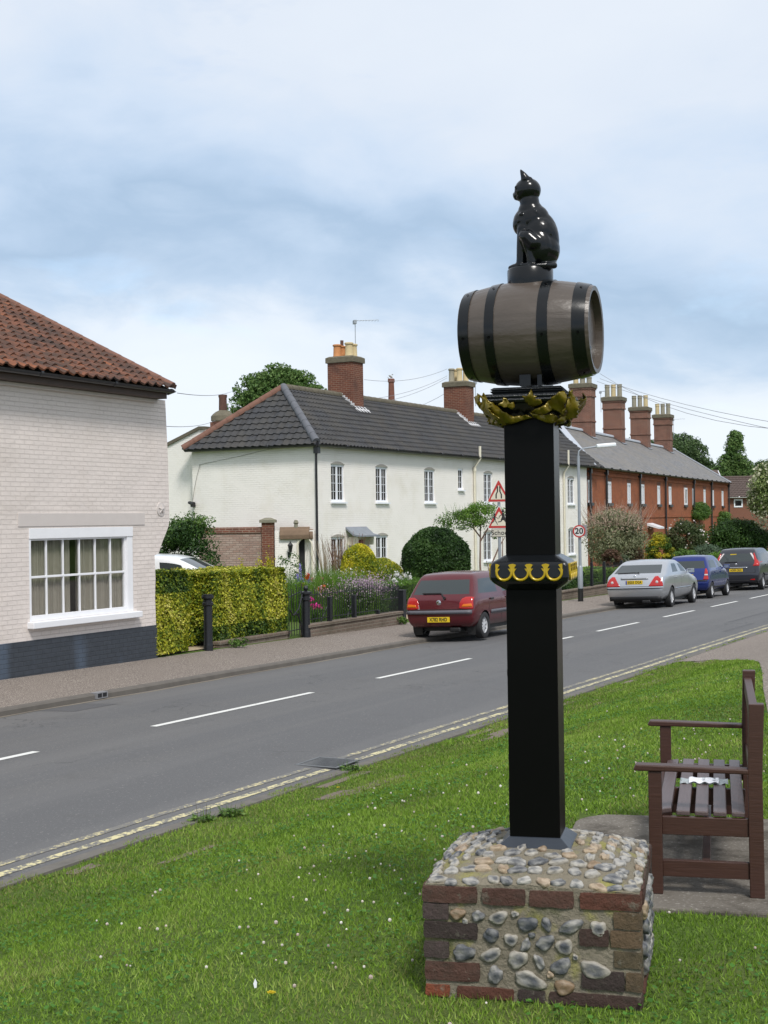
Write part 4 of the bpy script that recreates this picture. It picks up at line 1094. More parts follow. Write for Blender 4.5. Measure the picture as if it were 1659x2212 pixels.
# chimneys of the white terrace
def ridge_x(fr, u, hy, z):
    lo, hi = -5, 80
    for _ in range(40):
        mdl = (lo + hi) / 2; p = fr.w(mdl, hy, z) - CO; uu = 829.5 + F_PX * p.dot(CR) / p.dot(CF)
        if uu < u: lo = mdl
        else: hi = mdl
    return lo
def zat(fr, x, y, v):
    p = fr.w(x, y, 0) - CO; d = p.dot(CF)
    return fr.l(CO + ray(829.5 + F_PX * p.dot(CR) / d, v) * d).z
for (uc, vt, ncol) in ((762, 766, 'a'), (1007, 821, 'b')):
    cx = ridge_x(WT, uc, HY - .55, zR) + .42
    zt = zat(WT, cx - .42, HY - .55, vt)
    ch = chimney(wt, cx, HY, .42, .56, ZE + .8, zt, MT['chimney_brick'], MT['mossy_cap'], corb=((0, .0, 0), (.0, .26, .06)))
    if ncol == 'a':
        pot(MT['pot_orange'], ch, cx - .16, HY - .02 + .28, zt - .02, .50, .165); pot(MT['pot_cream'], ch, cx - .16, HY - .27, zt - .02, .54, .165)
        pot(MT['pot_orange'], ch, cx + .2, HY + .25, zt - .02, .48, .15); pot(MT['pot_cream'], ch, cx + .2, HY - .27, zt - .02, .52, .15)
        m = MB(); m.tube([(cx + .2, HY + .25, zt + .3), (cx + .2, HY + .25, zt + .68)], .065, 10); m.build('flue_liner', MT['pot_dark'], ch)
    else:
        for dx, dy, mt_ in ((-.16, .27, 'pot_grey'), (-.16, -.13, 'pot_cream'), (.2, .25, 'pot_cream'), (.2, -.27, 'pot_cream')):
            pot(MT[mt_], ch, cx + dx, HY + dy, zt - .02, .62, .14)
    # lead flashing running down the slope beside the stack
    yf = HY - .58; zf = lambda y: ZE + (y + ov) * sl + .085
    m = MB(); xa = cx - .50
    m.add([(xa, HY + .05, zf(HY + .05)), (xa + .12, HY + .05, zf(HY + .05)), (xa + .12, yf - .02, zf(yf)), (xa + 1.02, yf - .02, zf(yf) + .0), (xa + 1.05, yf - .30, zf(yf - .30)), (xa - .06, yf - .30, zf(yf - .30))], [(0, 1, 2, 5), (2, 3, 4, 5)])
    for k in range(6):
        yk = HY - .02 - k * .1; m.box(xa + .03, xa + .075, yk - .1, yk, zf(yk - .1), zf(yk) + .06)
    m.build('flashing', MT['mortar_white'], ch, fix=False)
    WTC = (cx, zt) if ncol == 'a' else WTC
    if ncol == 'b': WTC2 = (cx, zt)
# mortar streaks down the roof below each stack are lichen lines on the tiles
for uu in (762, 1007):
    cx = ridge_x(WT, uu, HY - .55, zR) + .45; m = MB(); zf = lambda y: ZE + (y + ov) * sl + .075
    rs_l = random.Random(int(uu))
    for k in range(70):
        y = -.15 + (HY - .9) * rs_l.random(); x = cx + rs_l.uniform(-.06, .06); w_ = rs_l.uniform(.012, .035)
        m.add([(x - w_, y - w_, zf(y - w_)), (x + w_, y - w_, zf(y - w_)), (x + w_ * .6, y + w_, zf(y + w_)), (x - w_ * .7, y + w_, zf(y + w_))], [(0, 1, 2, 3)])
    m.build('lichen_streak', MT['mossy_cap'], wt, fix=False)
# rear wing with parapet gable and round-capped stack
gx = .35
q1 = WT.hitx(361, 957, gx); q2 = WT.hitx(431, 921, gx); q3 = WT.hitx(443, 921, gx)
m = MB(); m.prism([(y_end + .01, -.4), (q1[0] + 4, -.4), (q1[0] + 4, q1[1] - 1.8), (q1[0], q1[1] - .08), (q2[0], q2[1] - .08), (q3[0], q3[1] - .08), (q3[0] - .35, q3[1] - .75), (y_end + .01, ZE - .1)], gx, gx + 5.5, 'x')
m.build('rear_wing_wall', MT['cream_brick'], wt)
m = MB(); m.prism([(q1[0] + 4, q1[1] - 1.72), (q1[0] + 4, q1[1] - 1.88), (q1[0], q1[1] - .12), (q2[0], q2[1] - .12), (q3[0] - .02, q3[1] - .12), (q3[0] - .02, q3[1]), (q2[0], q2[1]), (q1[0], q1[1])], gx - .06, gx + .28, 'x'); m.build('parapet_coping', MT['ridge_moss'], wt)
slab_roof(wt, MT['orange_tile'], [(gx + .3, q2[0] + 3.5, q2[1] - 1.75), (gx + .3, q2[0], q2[1] - .2), (gx + 5.4, q2[0], q2[1] - .2), (gx + 5.4, q2[0] + 3.5, q2[1] - 1.75)], .08, 'rear_wing_roof')
def rz(fr, u, v, y):  # x,z on plane y
    return fr.hit(u, v, y)
yb = y_end + 1.6
xa, za = rz(WT, 458, 898, yb); xb, zb = rz(WT, 505, 898, yb)
xc = (xa + xb) / 2; r_ = .42
m = MB(); m.box(xc - .36, xc + .36, yb - .36, yb + .36, ZE - .5, za - .2); rc = m.build('chimney', MT['chimney_brick'], wt)
m = MB(); m.lathe([(.40, 0), (.47, .05), (.47, .22), (.40, .30), (.30, .38), (.16, .45)], (xc, yb, za - .2), n=18); m.build('cap', MT['mossy_cap'], rc, smooth=40)
zt_ = rz(WT, 482, 852, yb)[1]
m = MB(); m.lathe([(.15, 0), (.16, .1), (.15, zt_ - za - .35), (.17, zt_ - za - .3), (.17, zt_ - za - .22), (.13, zt_ - za - .22)], (xc, yb, za + .2), n=14); m.build('chimney_pot', MT['pot_dark'], rc, smooth=40)
MT['grey_cable'] = simple('pale_grey_cable', (.30, .29, .26, 1), .6, .1, 4, 0)
# security lamp and cables on the end wall
ly, lz = WT.hitx(416, 1089, -.1)
m = MB(); m.box(-.14, -.002, ly - .06, ly + .06, lz - .1, lz + .02); m.tube([(-.16, ly - .10, lz + .0), (-.10, ly + .16, lz + .06)], [.075, .05], 10); m.build('security_lamp', MT['black_plastic'], wt, smooth=40)
def wallpt(u, v): y, z = WT.hitx(u, v, -.02); return (-.02, y, z)
m = MB(); m.tube([wallpt(416, 1085), wallpt(419, 1060), wallpt(425, 1030), wallpt(432, 1004)], .009, 5); m.tube([wallpt(430, 1004), wallpt(520, 985), wallpt(620, 961)], .007, 5); m.build('wall_cable', MT['grey_cable'], wt)
# archway wall attached to the corner
AW = Fr((pc.x, pc.y - .05, zg), 0.0)
def ax_(u, v): return AW.hit(u, v, 0)
aw0 = ax_(594, 1200)[0]; aw1 = -.06; ztop = ax_(640, 1138)[1]; zt2 = ax_(640, 1165)[1]
ar0, ar1 = ax_(645, 1200)[0], ax_(672, 1200)[0]; arc_top = ax_(658, 1164)[1]; arr = (ar1 - ar0) / 2; spr = arc_top - arr
aw = fre('garden_archway_wall', AW, 'white rendered wall with rounded tiled top and arched opening beside the downpipe', 'wall')
m = MB(); 
for th, yy in ((0, 0.0), (1, .30)):
    n = 14; arcp = [(ar0 + arr - arr * math.cos(math.pi * k / n), spr + arr * math.sin(math.pi * k / n)) for k in range(n + 1)]
    m.add([(aw0, yy, -.3), (ar0, yy, -.3), (ar0, yy, spr), (ar0, yy, ztop - .12), (aw0, yy, ztop - .12)], [(0, 1, 2, 3, 4)])
    m.add([(ar1, yy, -.3), (aw1, yy, -.3), (aw1, yy, ztop - .12), (ar1, yy, ztop - .12), (ar1, yy, spr)], [(0, 1, 2, 3, 4)])
    for k in range(n):
        (x_a, z_a), (x_b, z_b) = arcp[k], arcp[k + 1]; m.add([(x_a, yy, z_a), (x_b, yy, z_b), (x_b, yy, ztop - .12), (x_a, yy, ztop - .12)], [(0, 1, 2, 3)])
    if th == 0:
        pts = [(ar0, -.3)] + arcp + [(ar1, -.3)]
        for k in range(len(pts) - 1): m.add([(pts[k][0], 0, pts[k][1]), (pts[k + 1][0], 0, pts[k + 1][1]), (pts[k + 1][0], .3, pts[k + 1][1]), (pts[k][0], .3, pts[k][1])], [(0, 1, 2, 3)])
m.add([(aw0, 0, -.3), (aw0, .3, -.3), (aw0, .3, ztop), (aw0, 0, ztop)], [(0, 1, 2, 3)])
m.build('wall', MT['cream_brick'], aw, fix=False)
B('arch_shade_panel', MT['dark'], aw, (ar0 + .005, ar1 - .005, .26, .29, -.3, arc_top - .01))  # near-black panel painting in the shade seen through the arch opening
m = MB(); m.tube([(p[0], -.012, p[1]) for p in [(ar0 - .03, 0)] + [(ar0 + arr - (arr + .03) * math.cos(math.pi * k / 14), spr + (arr + .03) * math.sin(math.pi * k / 14)) for k in range(15)] + [(ar1 + .03, 0)]], .035, 6); m.build('arch_surround', MT['cream_pipe'], aw, smooth=40)
m = MB(); tx0 = ax_(604, 1150)[0]; tx1 = ax_(676, 1150)[0]; n = 10; pf = []
pf = [(-.10 + .0, zt2), (-.12, zt2 + .15), (-.05, ztop - .12), (.08, ztop), (.2, ztop), (.32, ztop - .1), (.34, zt2)]
m.prism(pf, tx0, tx1 - .12, 'x'); m.prism([(a * .8 + .02, zt2 + (b - zt2) * .80) for a, b in pf], tx1 - .12, tx1, 'x')
tc_ = m.build('tiled_top', MT['old_tile'], aw, bevel=.02)
m = MB(); sxx = ax_(639, 1135)[0]; m.lathe([(.07, 0), (.06, .12), (.09, .16), (.05, .26)], (sxx, .1, ztop - .03), n=10); m.build('stone_finial', MT['concrete_cap'], aw, smooth=40)
lx, lz = ax_(628, 1186)
m = MB(); m.box(lx - .10, lx - .02, -.05, -.002, lz - .28, lz - .10); m.tube([(lx - .06, -.05, lz - .2), (lx, -.16, lz - .22), (lx, -.18, lz - .1)], .012, 6)
m.lathe([(.03, -.12), (.045, -.10), (.05, -.08), (.085, .12), (.10, .13), (.03, .21), (.02, .22), (.028, .25), (.0, .27)], (lx, -.18, lz), n=6); wl_ = m.build('wall_lantern', MT['iron'], aw)
m = MB(); m.lathe([(.045, -.075), (.078, .11)], (lx, -.18, lz), n=6); m.build('lantern_glass', MT['glass'], wl_)
# faded brick garden wall with capped pier, left of the archway
gw = fre('brick_garden_wall', AW, 'faded red brick garden wall with capped brick pier in front of the terrace end wall', 'wall')
px0, px1 = ax_(566, 1200)[0], ax_(592.5, 1200)[0]; pt = ax_(580, 1129)[1]; gx0 = ax_(430, 1200)[0] ; gt = ax_(500, 1139)[1]
B('wall', MT['garden_brick'], gw, (gx0, px0, .05, .33, -.5, gt - .22)); B('coping', MT['banded_brick'], gw, (gx0 - .02, px0 - .003, .01, .37, gt - .218, gt), bevel=.03)
pi = B('pier', MT['chimney_brick'], gw, (px0, px1, -.05, .36, -.5, pt))
m = MB(); m.box(px0 - .07, px1 + .07, -.12, .43, pt, pt + .09); m.add([(px0 - .07, -.12, pt + .09), (px1 + .07, -.12, pt + .09), (px1 + .07, .43, pt + .09), (px0 - .07, .43, pt + .09), (px0 + .12, .07, pt + .17), (px1 - .12, .07, pt + .17), (px1 - .12, .24, pt + .17), (px0 + .12, .24, pt + .17)], [(4, 5, 6, 7), (0, 1, 5, 4), (1, 2, 6, 5), (2, 3, 7, 6), (3, 0, 4, 7)]); m.build('capstone', MT['concrete_cap'], pi)

# ------------------------------------------------------------ red brick terrace
pr_ = at(1270.5, 1119, 70.9); zg2 = zr(st(pr_.x, pr_.y)[0]) + .16
RT = Fr((pr_.x, pr_.y, zg2), math.atan2(.919, .394))
rt = fre('red_terrace', RT, 'long orange red brick terrace with slate roof, black downpipes and four tall chimneys', 'terrace')
RE = RT.hit(1275, 1008)[1]; RX = RT.hit(1572, 1044)[0]; print('RT eave', RE, 'len', RX, 'far eave', RT.hit(1571, 1045)[1], zg2)
def z6u(x): return (1750 + x * .42073) / 1.47559
def z6v(y): return (1150 + y * .42073) / 1.47559
zsill = RT.hit(z6u(460), z6v(1078))[1]; zhd = RT.hit(z6u(460), z6v(915))[1]
print('sill/head', zsill, zhd, RT.hit(z6u(1312), z6v(1112))[1], RT.hit(z6u(1312), z6v(1005))[1])
ww = []
for u6 in (310, 458, 606, 711, 831, 917, 1031, 1093, 1178, 1241, 1314):
    x = RT.hit(z6u(u6), 1060)[0]; ww.append(x)
gws = [RT.hit(z6u(u6), 1180)[0] for u6 in (920, 1150, 1240)]
holes = [(x - .42, x + .42, zsill, zhd) for x in ww] + [(x - .42, x + .42, .9, 2.3) for x in gws]
m = MB(); RD_ = 8.0; wall_cells(m, 0, RX, -.8, RE, holes, 0, .10)
m.add([(0, 0, -.5), (0, RD_, -.5), (0, RD_, RE), (0, RD_ / 2, RE + 2.7), (0, 0, RE)], [(0, 1, 2, 3, 4)])
m.add([(RX, 0, -.8), (RX, RD_, -.8), (RX, RD_, RE), (RX, RD_ / 2, RE + 2.7), (RX, 0, RE)], [(4, 3, 2, 1, 0)])
m.build('wall', MT['terrace_brick'], rt, fix=False)
zsc = RT.hit(z6u(760), z6v(1188))[1]
B('string_course', MT['terrace_brick'], rt, (0, RX, -.04, .0, zsc, zsc + .14)); B('eaves_course', MT['terrace_brick'], rt, (0, RX, -.05, .0, RE - .42, RE - .3), (0, RX, -.09, .0, RE - .2, RE - .02))
for i, x in enumerate(ww):
    w_ = .42
    f = casement(rt, x - w_, x + w_, zsill, zhd, y=.05 if i not in (6,) else -.03, rows=2 if i != 6 else 1, cols=1, lights=2 if i != 6 else 1, fw=.10, sill=False, dp=.10)
    B('sill', MT['black_gutter'], f, (x - .5, x + .5, -.10, .05, zsill - .16, zsill - .003)); B('brick_head', MT['chimney_brick'], f, (x - .5, x + .5, -.012, .04, zhd + .002, zhd + .2))
for x in gws: casement(rt, x - .42, x + .42, .9, 2.3, y=.05, rows=2, cols=1, fw=.1, sill=False, dp=.1)
for u6 in (298, 421, 676, 870, 1086, 1219, 1350):
    x = RT.hit(z6u(u6), 1040)[0]; m = MB(); m.tube([(x, -.12, RE - .05), (x, -.10, -.4)], .06, 8); m.box(x - .1, x + .1, -.2, -.02, RE - .35, RE - .1); m.build('downpipe', MT['black_gutter'], rt, smooth=40)
# roof
zRR = RT.l(at(1454, 976, (RT.w(RX - 1.2, RD_ / 2, 0) - CO).dot(CF))).z
zRN = zat(RT, ridge_x(RT, 1310, RD_ / 2, RE + 2.6), RD_ / 2, 937)
print('ridge z', zRR, zRN, 'eave', RE)
zRR = (zRR + zRN) / 2
ov2 = .22; s2 = (zRR - RE) / (RD_ / 2 + ov2); XS = RT.hit(1296, 1006, -ov2)[0]
XS = max(.2, XS); print('slate start', XS)
xsr = ridge_x(RT, 1209, RD_ / 2, zRR); print('ridge start x', xsr)
slab_roof(rt, MT['slate'], [(.3, -ov2, RE), (RX + .1, -ov2, RE), (RX - .9, RD_ / 2, zRR), (xsr, RD_ / 2, zRR)], .05)
slab_roof(rt, MT['slate'], [(.3, RD_ + ov2, RE), (RX + .1, RD_ + ov2, RE), (RX - .9, RD_ / 2, zRR), (xsr, RD_ / 2, zRR)], .05)
def lead_bar(a, b, w_=.16, name='verge_lead'):
    m = MB(); a, b = Vector(a), Vector(b); t = (b - a).normalized(); s = t.cross(Vector((0, 0, 1))).normalized(); n = s.cross(t)
    m.obox((a + b) / 2 + n * .05, t, s, n, (b - a).length / 2, w_, .04); m.build(name, MT['lead'], rt)
lead_bar((.3, -ov2, RE), (xsr, RD_ / 2, zRR), .17); lead_bar((RX + .1, -ov2, RE), (RX - .9, RD_ / 2, zRR), .10)
half_round(rt, MT['lead'], (xsr, RD_ / 2, zRR + .03), (RX - .9, RD_ / 2, zRR + .03), .12)
gutter(rt, (.3, -ov2 - .05, RE - .03), (RX + .1, -ov2 - .05, RE - .03), .07)
for k, (u0, uc, u1, vt) in enumerate(((1232, 1289, 1289, 827), (1301, 1340, 1353, 856), (1360, 1398, 1408, 878), (1411, 1446, 1455.5, 894))):
    um = (u0 + u1) / 2; cx = ridge_x(RT, um, RD_ / 2, zRR); zt = zat(RT, cx, RD_ / 2 - .7, vt)
    p = RT.w(cx, RD_ / 2, 0) - CO; d = p.dot(CF); wpx = (u1 - u0) * d / F_PX
    hx_, hy_ = .52, (wpx - .08 - 1.04 * .27) / 2 / .93
    ch = chimney(rt, cx, RD_ / 2, hx_, hy_ * .92, RE + .8, zt, MT['banded_brick'] if k else MT['banded_brick'], MT['mossy_cap'], corb=((0, .10, .06), (.10, .45, .03), (.45, .55, .08), (.55, .85, .13)), band=(zRR + .55, zRR + .66))
    n = 3 if k else 2
    for j in range(3):
        dy = (j - 1) * .42
        pot(MT[('pot_grey', 'pot_grey', 'pot_cream')[(j + k) % 3]], ch, cx - .05, RD_ / 2 + dy, zt - .03, .85 if k else .4, .17, 1)
    m = MB(); m.add([(cx - .62, RD_ / 2 - hy_ - .12, zRR - (hy_ + .12) * s2 + .05), (cx + .62, RD_ / 2 - hy_ - .12, zRR - (hy_ + .12) * s2 + .05), (cx + .62, RD_ / 2, zRR + .06), (cx - .62, RD_ / 2, zRR + .06)], [(0, 1, 2, 3)]); m.build('flashing', MT['canopy_lead'], ch, fix=False)
    if k == 0: RTC = (cx, zt)
# porch canopy on the red terrace
xx, zz = RT.hit(z6u(800), z6v(1260), -.3)
m = MB(); m.prism([(-.7, zz - .1), (-.7, zz), (.0, zz + .25), (.0, zz + .1)], xx - .7, xx + .9, 'x'); m.build('porch_canopy', MT['upvc'], rt)

# ------------------------------------------------------------ brown brick house beyond
fo = at(1560, 1140, 119); fz = zr(100) + .1
FH = Fr((fo.x, fo.y, fz), math.radians(4))
fh = fre('brown_brick_house', FH, 'brown brick house with dark tiled roof and one small square window beyond the terrace', 'house')
fe = FH.hit(1600, 1074)[1]; fr_ = FH.hit(1600, 1030)[1]; hxp = FH.hit(1594.5, 1087)
m = MB(); wall_cells(m, -.5, 9, -1, fe, [(hxp[0] - .38, hxp[0] + .38, hxp[1] - .35, hxp[1] + .35)], 0, .1)
m.add([(9, 0, -1), (9, 7, -1), (9, 7, fe), (9, 3.5, fr_), (9, 0, fe)], [(0, 1, 2, 3, 4)]); m.add([(-.5, 0, -1), (-.5, 7, -1), (-.5, 7, fe), (-.5, 3.5, fr_), (-.5, 0, fe)], [(0, 1, 2, 3, 4)])
m.build('wall', MT['brown_brick'], fh, fix=False)
casement(fh, hxp[0] - .38, hxp[0] + .38, hxp[1] - .35, hxp[1] + .35, y=.0, rows=1, cols=1, lights=1, fw=.10, sill=False, dp=.1)
fs_ = (fr_ - fe) / 3.8
tile_sheet(fh, MT['brown_tile'], (-.5, -.3, fe), (1, 0, 0), (0, 1, fs_), (0, -fs_, 1), 9.7, math.hypot(3.8, fr_ - fe), gauge=.42, tile=.3, sub=3, amp=.03, step=.05)
slab_roof(fh, MT['brown_tile'], [(-.5, 7.3, fe), (9.2, 7.3, fe), (9.2, 3.5, fr_), (-.5, 3.5, fr_)], .06)
half_round(fh, MT['brown_tile'], (-.5, 3.5, fr_ + .05), (9.2, 3.5, fr_ + .05), .13)
gutter(fh, (-.5, -.38, fe), (9.2, -.38, fe), .07, MT['white_paint'])
# taller gabled part at its left end, seen above the red terrace's roof
ga = FH.hit(1500, 1013, 2.0); gb = FH.hit(1569, 1013, 2.0)
m = MB(); m.prism([(2.0, -1), (8, -1), (8, ga[1] - 2.6), (5, ga[1] - .05), (2.0, ga[1] - 2.4)], ga[0] - 2, gb[0], 'x'); m.build('gable_wall', MT['brown_brick'], fh)
slab_roof(fh, MT['brown_tile'], [(ga[0] - 2, 1.6, ga[1] - 2.7), (gb[0] + .15, 1.6, ga[1] - 2.7), (gb[0] + .15, 5, ga[1]), (ga[0] - 2, 5, ga[1])], .1, 'gable_roof')
slab_roof(fh, MT['brown_tile'], [(ga[0] - 2, 8.4, ga[1] - 2.7), (gb[0] + .15, 8.4, ga[1] - 2.7), (gb[0] + .15, 5, ga[1]), (ga[0] - 2, 5, ga[1])], .1, 'gable_roof')
m = MB(); m.obox((gb[0] + .17, 3.3, ga[1] - 1.45), (0, 3.4, 2.7), (1, 0, 0), (0, -2.7, 3.4), 2.1, .03, .12); m.build('bargeboard', MT['white_paint'], fh)

# ------------------------------------------------------------ distant brick works stack with a bird on it
fo = at(846, 880, 120)
FS = Fr((fo.x, fo.y, zr(90)), .3)
fsx = fre('brick_stack', FS, 'slender tapering red brick factory chimney rising behind the terrace ridge', 'chimney stack')
zt = FS.l(at(846, 818, 120)).z
m = MB(); m.lathe([(.42, 0), (.32, zt - 2.6), (.25, zt - .35), (.31, zt - .3), (.31, zt - .05), (.26, zt)], (0, 0, 0), n=8); m.build('shaft', red_brick('stack_brick', (.22, .085, .06, 1), (.18, .07, .055, 1), (.2, .14, .11, 1)), fsx)
bp = at(841, 817, 120)
def bird():
    m = bpy.data.meshes.new('seagull'); ob = bpy.data.objects.new('seagull', m); COL.objects.link(ob)
    bm = bmesh.new()
    def blob(c, r, rot=0):
        g = bmesh.ops.create_icosphere(bm, subdivisions=2, radius=1)['verts']
        M_ = Matrix.Translation(c) @ Matrix.Rotation(rot, 4, 'Y') @ Matrix.Diagonal((*r, 1))
        for v in g: v.co = M_ @ v.co
    blob((0, 0, .17), (.21, .085, .09), math.radians(35)); blob((.15, 0, .33), (.06, .05, .055)); blob((-.19, 0, .03), (.13, .05, .03), math.radians(-130)); blob((.22, 0, .33), (.05, .015, .015))
    blob((.0, .03, .04), (.012, .012, .06)); blob((.0, -.03, .04), (.012, .012, .06))
    bm.to_mesh(m); bm.free()
    md = ob.modifiers.new('remesh', 'REMESH'); md.mode = 'VOXEL'; md.voxel_size = .012; md.use_smooth_shade = True
    m.materials.append(simple('grey_feathers', (.30, .29, .28, 1), .8, .35, 5, .1)); return ob
bo = bird(); bo.location = FS.w(-.05, 0, zt + .02); bo.rotation_euler = (0, 0, 0)
tag(bo, 'grey gull perched on top of the distant brick stack', 'bird')

# ------------------------------------------------------------ hedges and garden planting
YEL = [(.025, .06, .008), (.08, .14, .012), (.26, .30, .020), (.45, .44, .03), (.62, .57, .16)]
GRN = [(.012, .035, .008), (.025, .065, .012), (.05, .11, .02), (.08, .15, .03)]
MID = [(.025, .065, .012), (.06, .13, .022), (.11, .20, .035), (.17, .26, .06)]
BRI = [(.04, .10, .012), (.08, .18, .018), (.14, .26, .03), (.18, .30, .05)]
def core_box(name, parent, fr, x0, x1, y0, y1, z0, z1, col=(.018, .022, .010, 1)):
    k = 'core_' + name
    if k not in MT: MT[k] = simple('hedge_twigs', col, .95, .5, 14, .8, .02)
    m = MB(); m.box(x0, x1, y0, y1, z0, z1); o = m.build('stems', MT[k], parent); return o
def road_thing(name, s, t, label, cat, group=None):
    x, y = xy(s, t); fr = Fr((x, y, Z(s, t)), ROADF.ang); return fr, fre(name, fr, label, cat, group)
def stt(u, t):           # s on line t=const seen at pixel column u (at about the horizon)
    r = ray(u, 1300); k = Vector((r.x, r.y)).normalized(); lo, hi = -50, 200
    for _ in range(50):
        m_ = (lo + hi) / 2; x, y = xy(m_, t)
        uu = 829.5 + F_PX * x / y
        if uu < u: lo = m_
        else: hi = m_
    return lo
def hz(u, v, s, t):      # height above local ground of pixel row v at road point (s,t)
    x, y = xy(s, t); p = Vector((x, y, 0)) - CO; d = p.dot(CF); return (CO + ray(u, v) * d).z - Z(s, t)
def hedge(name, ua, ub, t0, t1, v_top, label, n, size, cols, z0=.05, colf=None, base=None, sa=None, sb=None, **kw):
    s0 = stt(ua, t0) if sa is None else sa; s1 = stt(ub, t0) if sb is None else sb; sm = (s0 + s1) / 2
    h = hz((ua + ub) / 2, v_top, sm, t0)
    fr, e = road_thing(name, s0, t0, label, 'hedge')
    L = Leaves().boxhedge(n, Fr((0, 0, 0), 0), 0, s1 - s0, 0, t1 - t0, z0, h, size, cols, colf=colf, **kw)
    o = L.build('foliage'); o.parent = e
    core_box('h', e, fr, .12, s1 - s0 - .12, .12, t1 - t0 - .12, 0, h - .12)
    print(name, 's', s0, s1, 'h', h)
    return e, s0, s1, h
TH = 8.45
hedge('golden_hedge', 338, 408, 8.32, 9.6, 1235, 'tall clipped golden green hedge squeezed against the corner of the left house', 34000, .055, YEL,
      colf=lambda P: np.clip(.62 - .42 * (P[:, 2] > 1.15) * (P[:, 1] < .3) + nz(P, 4, 2) * .25 - .0 * P[:, 2], 0, 1), bump=.07)
hedge('golden_hedge', 402, 455, 9.0, 10.0, 1238, 'recessed variegated hedge section between the clipped corner hedge and iron post', 12000, .055, YEL,
      colf=lambda P: np.clip(.42 + nz(P, 4, 2) * .25, 0, 1))
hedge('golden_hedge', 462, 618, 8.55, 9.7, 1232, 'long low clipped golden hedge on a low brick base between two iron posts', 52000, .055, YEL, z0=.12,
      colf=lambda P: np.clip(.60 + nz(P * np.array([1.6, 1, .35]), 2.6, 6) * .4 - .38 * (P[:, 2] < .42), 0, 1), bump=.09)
def low_wall(ua, ub, t0, t1, h, mat, label, s0=None, s1=None):
    s0 = stt(ua, t0) if s0 is None else s0; s1 = stt(ub, t0) if s1 is None else s1
    fr, e = road_thing('low_wall', s0, t0, label, 'wall')
    n = int((s1 - s0) / .5) + 2
    B('wall', mat, e, (0, s1 - s0, 0, t1 - t0, -.2, h - .07)); B('coping', mat, e, (-.02, s1 - s0 + .02, -.025, t1 - t0 + .02, h - .068, h), bevel=.012)
    return e, fr, s0, s1
low_wall(470, 622, 8.42, 8.55, .13, MT['mossy_wall'], 'very low red brick kerb wall under the long golden hedge')
FW, FFR, fs0, fs1 = low_wall(664, 866, 8.22, 8.44, .27, MT['mossy_wall'], 'low mossy brick wall carrying the iron railings behind the maroon hatchback')
fh_top = .30
# cast iron posts
def iron_post(s, t, h, r, label, ball=True):
    fr, e = road_thing('iron_post', s, t, label, 'post', 'cast iron fence posts')
    m = MB(); m.lathe([(r * 1.12, -.1), (r * 1.12, .08), (r * 1.06, .12), (r, .16), (r, h - .22), (r * 1.3, h - .20), (r * 1.3, h - .16), (r, h - .14), (r, h - .10), (r * 1.45, h - .07), (r * 1.45, h - .03), (r * .4, h)], n=16)
    m.build('shaft', MT['iron'], e, smooth=35)
    m = MB(); m.lathe([(.015, h - .01), (r * .55, h + .02), (r * .65, h + .05), (r * .45, h + .09), (.004, h + .12)], n=12) if ball else m.lathe([(r * 1.2, h - .02), (r * 1.2, h)], n=12)
    m.build('finial', MT['iron'], e, smooth=50); return e
s_p1 = stt(446, 8.35); h1 = hz(446, 1284, s_p1, 8.35); s_p2 = stt(658, 8.3); h2 = hz(658, 1266, s_p2, 8.3); print('posts', s_p1, h1, s_p2, h2)
iron_post(s_p1, 8.35, h1, .085, 'black cast iron post standing in front of the golden hedge', False)
iron_post(s_p2, 8.30, h2 - .1, .085, 'tall round black iron post with finial at the start of the railings')
def square_post(s, t, h, w, label, grp='square iron railing posts', z0=0.0, brace=True):
    fr, e = road_thing('railing_post', s, t, label, 'post', grp)
    m = MB(); m.box(-w, w, -w, w, z0, h); m.box(-w * 1.15, w * 1.15, -w * 1.15, w * 1.15, h, h + .02)
    if brace: m.tube([(-.3, .05, z0 + .02), (-.06, .03, h * .75)], .012, 5)
    m.build('shaft', MT['iron'], e, bevel=.006); return e
posts = [(708.5, 1291), (762, 1287), (813, 1320)]
for (u, v), lb in zip(posts, ('square iron post in the railings nearest the tall round post', 'middle square iron post of the railings above the low wall', 'short square iron post beside the garden gate')):
    s = stt(u, 8.33); square_post(s, 8.33, hz(u, v, s, 8.33), .045, lb, z0=.28)
s = stt(865, 8.3); square_post(s, 8.3, hz(865, 1276, s, 8.3), .085, 'broad square iron gate post beside the parked maroon hatchback', brace=False)
GPs = s
def railing(name, s0, s1, t, h, z0, label, pitch=.115, wave=False, rails=(.12, .9), cat='railings', hf=None, loopy=False):
    fr, e = road_thing(name, s0, t, label, cat); L = s1 - s0; n = int(L / pitch); m = MB()
    for k in range(n + 1):
        x = L * k / n; hh = hf(x / L) if hf else h; hh *= (1 + .03 * ((k % 2) * 2 - 1))
        m.tube([(x, 0, z0), (x, 0, hh)], .0095, 5); m.tube([(x, 0, hh), (x, 0, hh + .05)], [.013, .001], 5)
    m.build('bars', MT['iron'], e)
    for q in rails:
        m = MB(); pts = [(L * k / 10, 0, z0 + ((hf(k / 10) if hf else h) - z0) * q) for k in range(11)]; m.tube(pts, .012, 4); m.build('rail', MT['iron'], e)
    return e
railing('railings', s_p2 + .1, stt(815, 8.33), 8.33, .98, .30, 'black iron spear topped railings in front of the flower border', rails=(.10, .88))
gl = railing('garden_gate', stt(818, 8.33) + .05, GPs - .1, 8.33, .95, .25, 'low black iron gate with close set bars beside the broad gate post', pitch=.07, cat='gate', rails=(.08, .55, .9))
sg0 = stt(621, 8.35)
g2 = railing('garden_gate', sg0, s_p2 - .1, 8.35, 1.0, .06, 'tall narrow iron gate with scrolled brace between golden hedge and round post', pitch=.10, cat='gate', rails=(.12, .9), hf=lambda q: .98 + .12 * q)
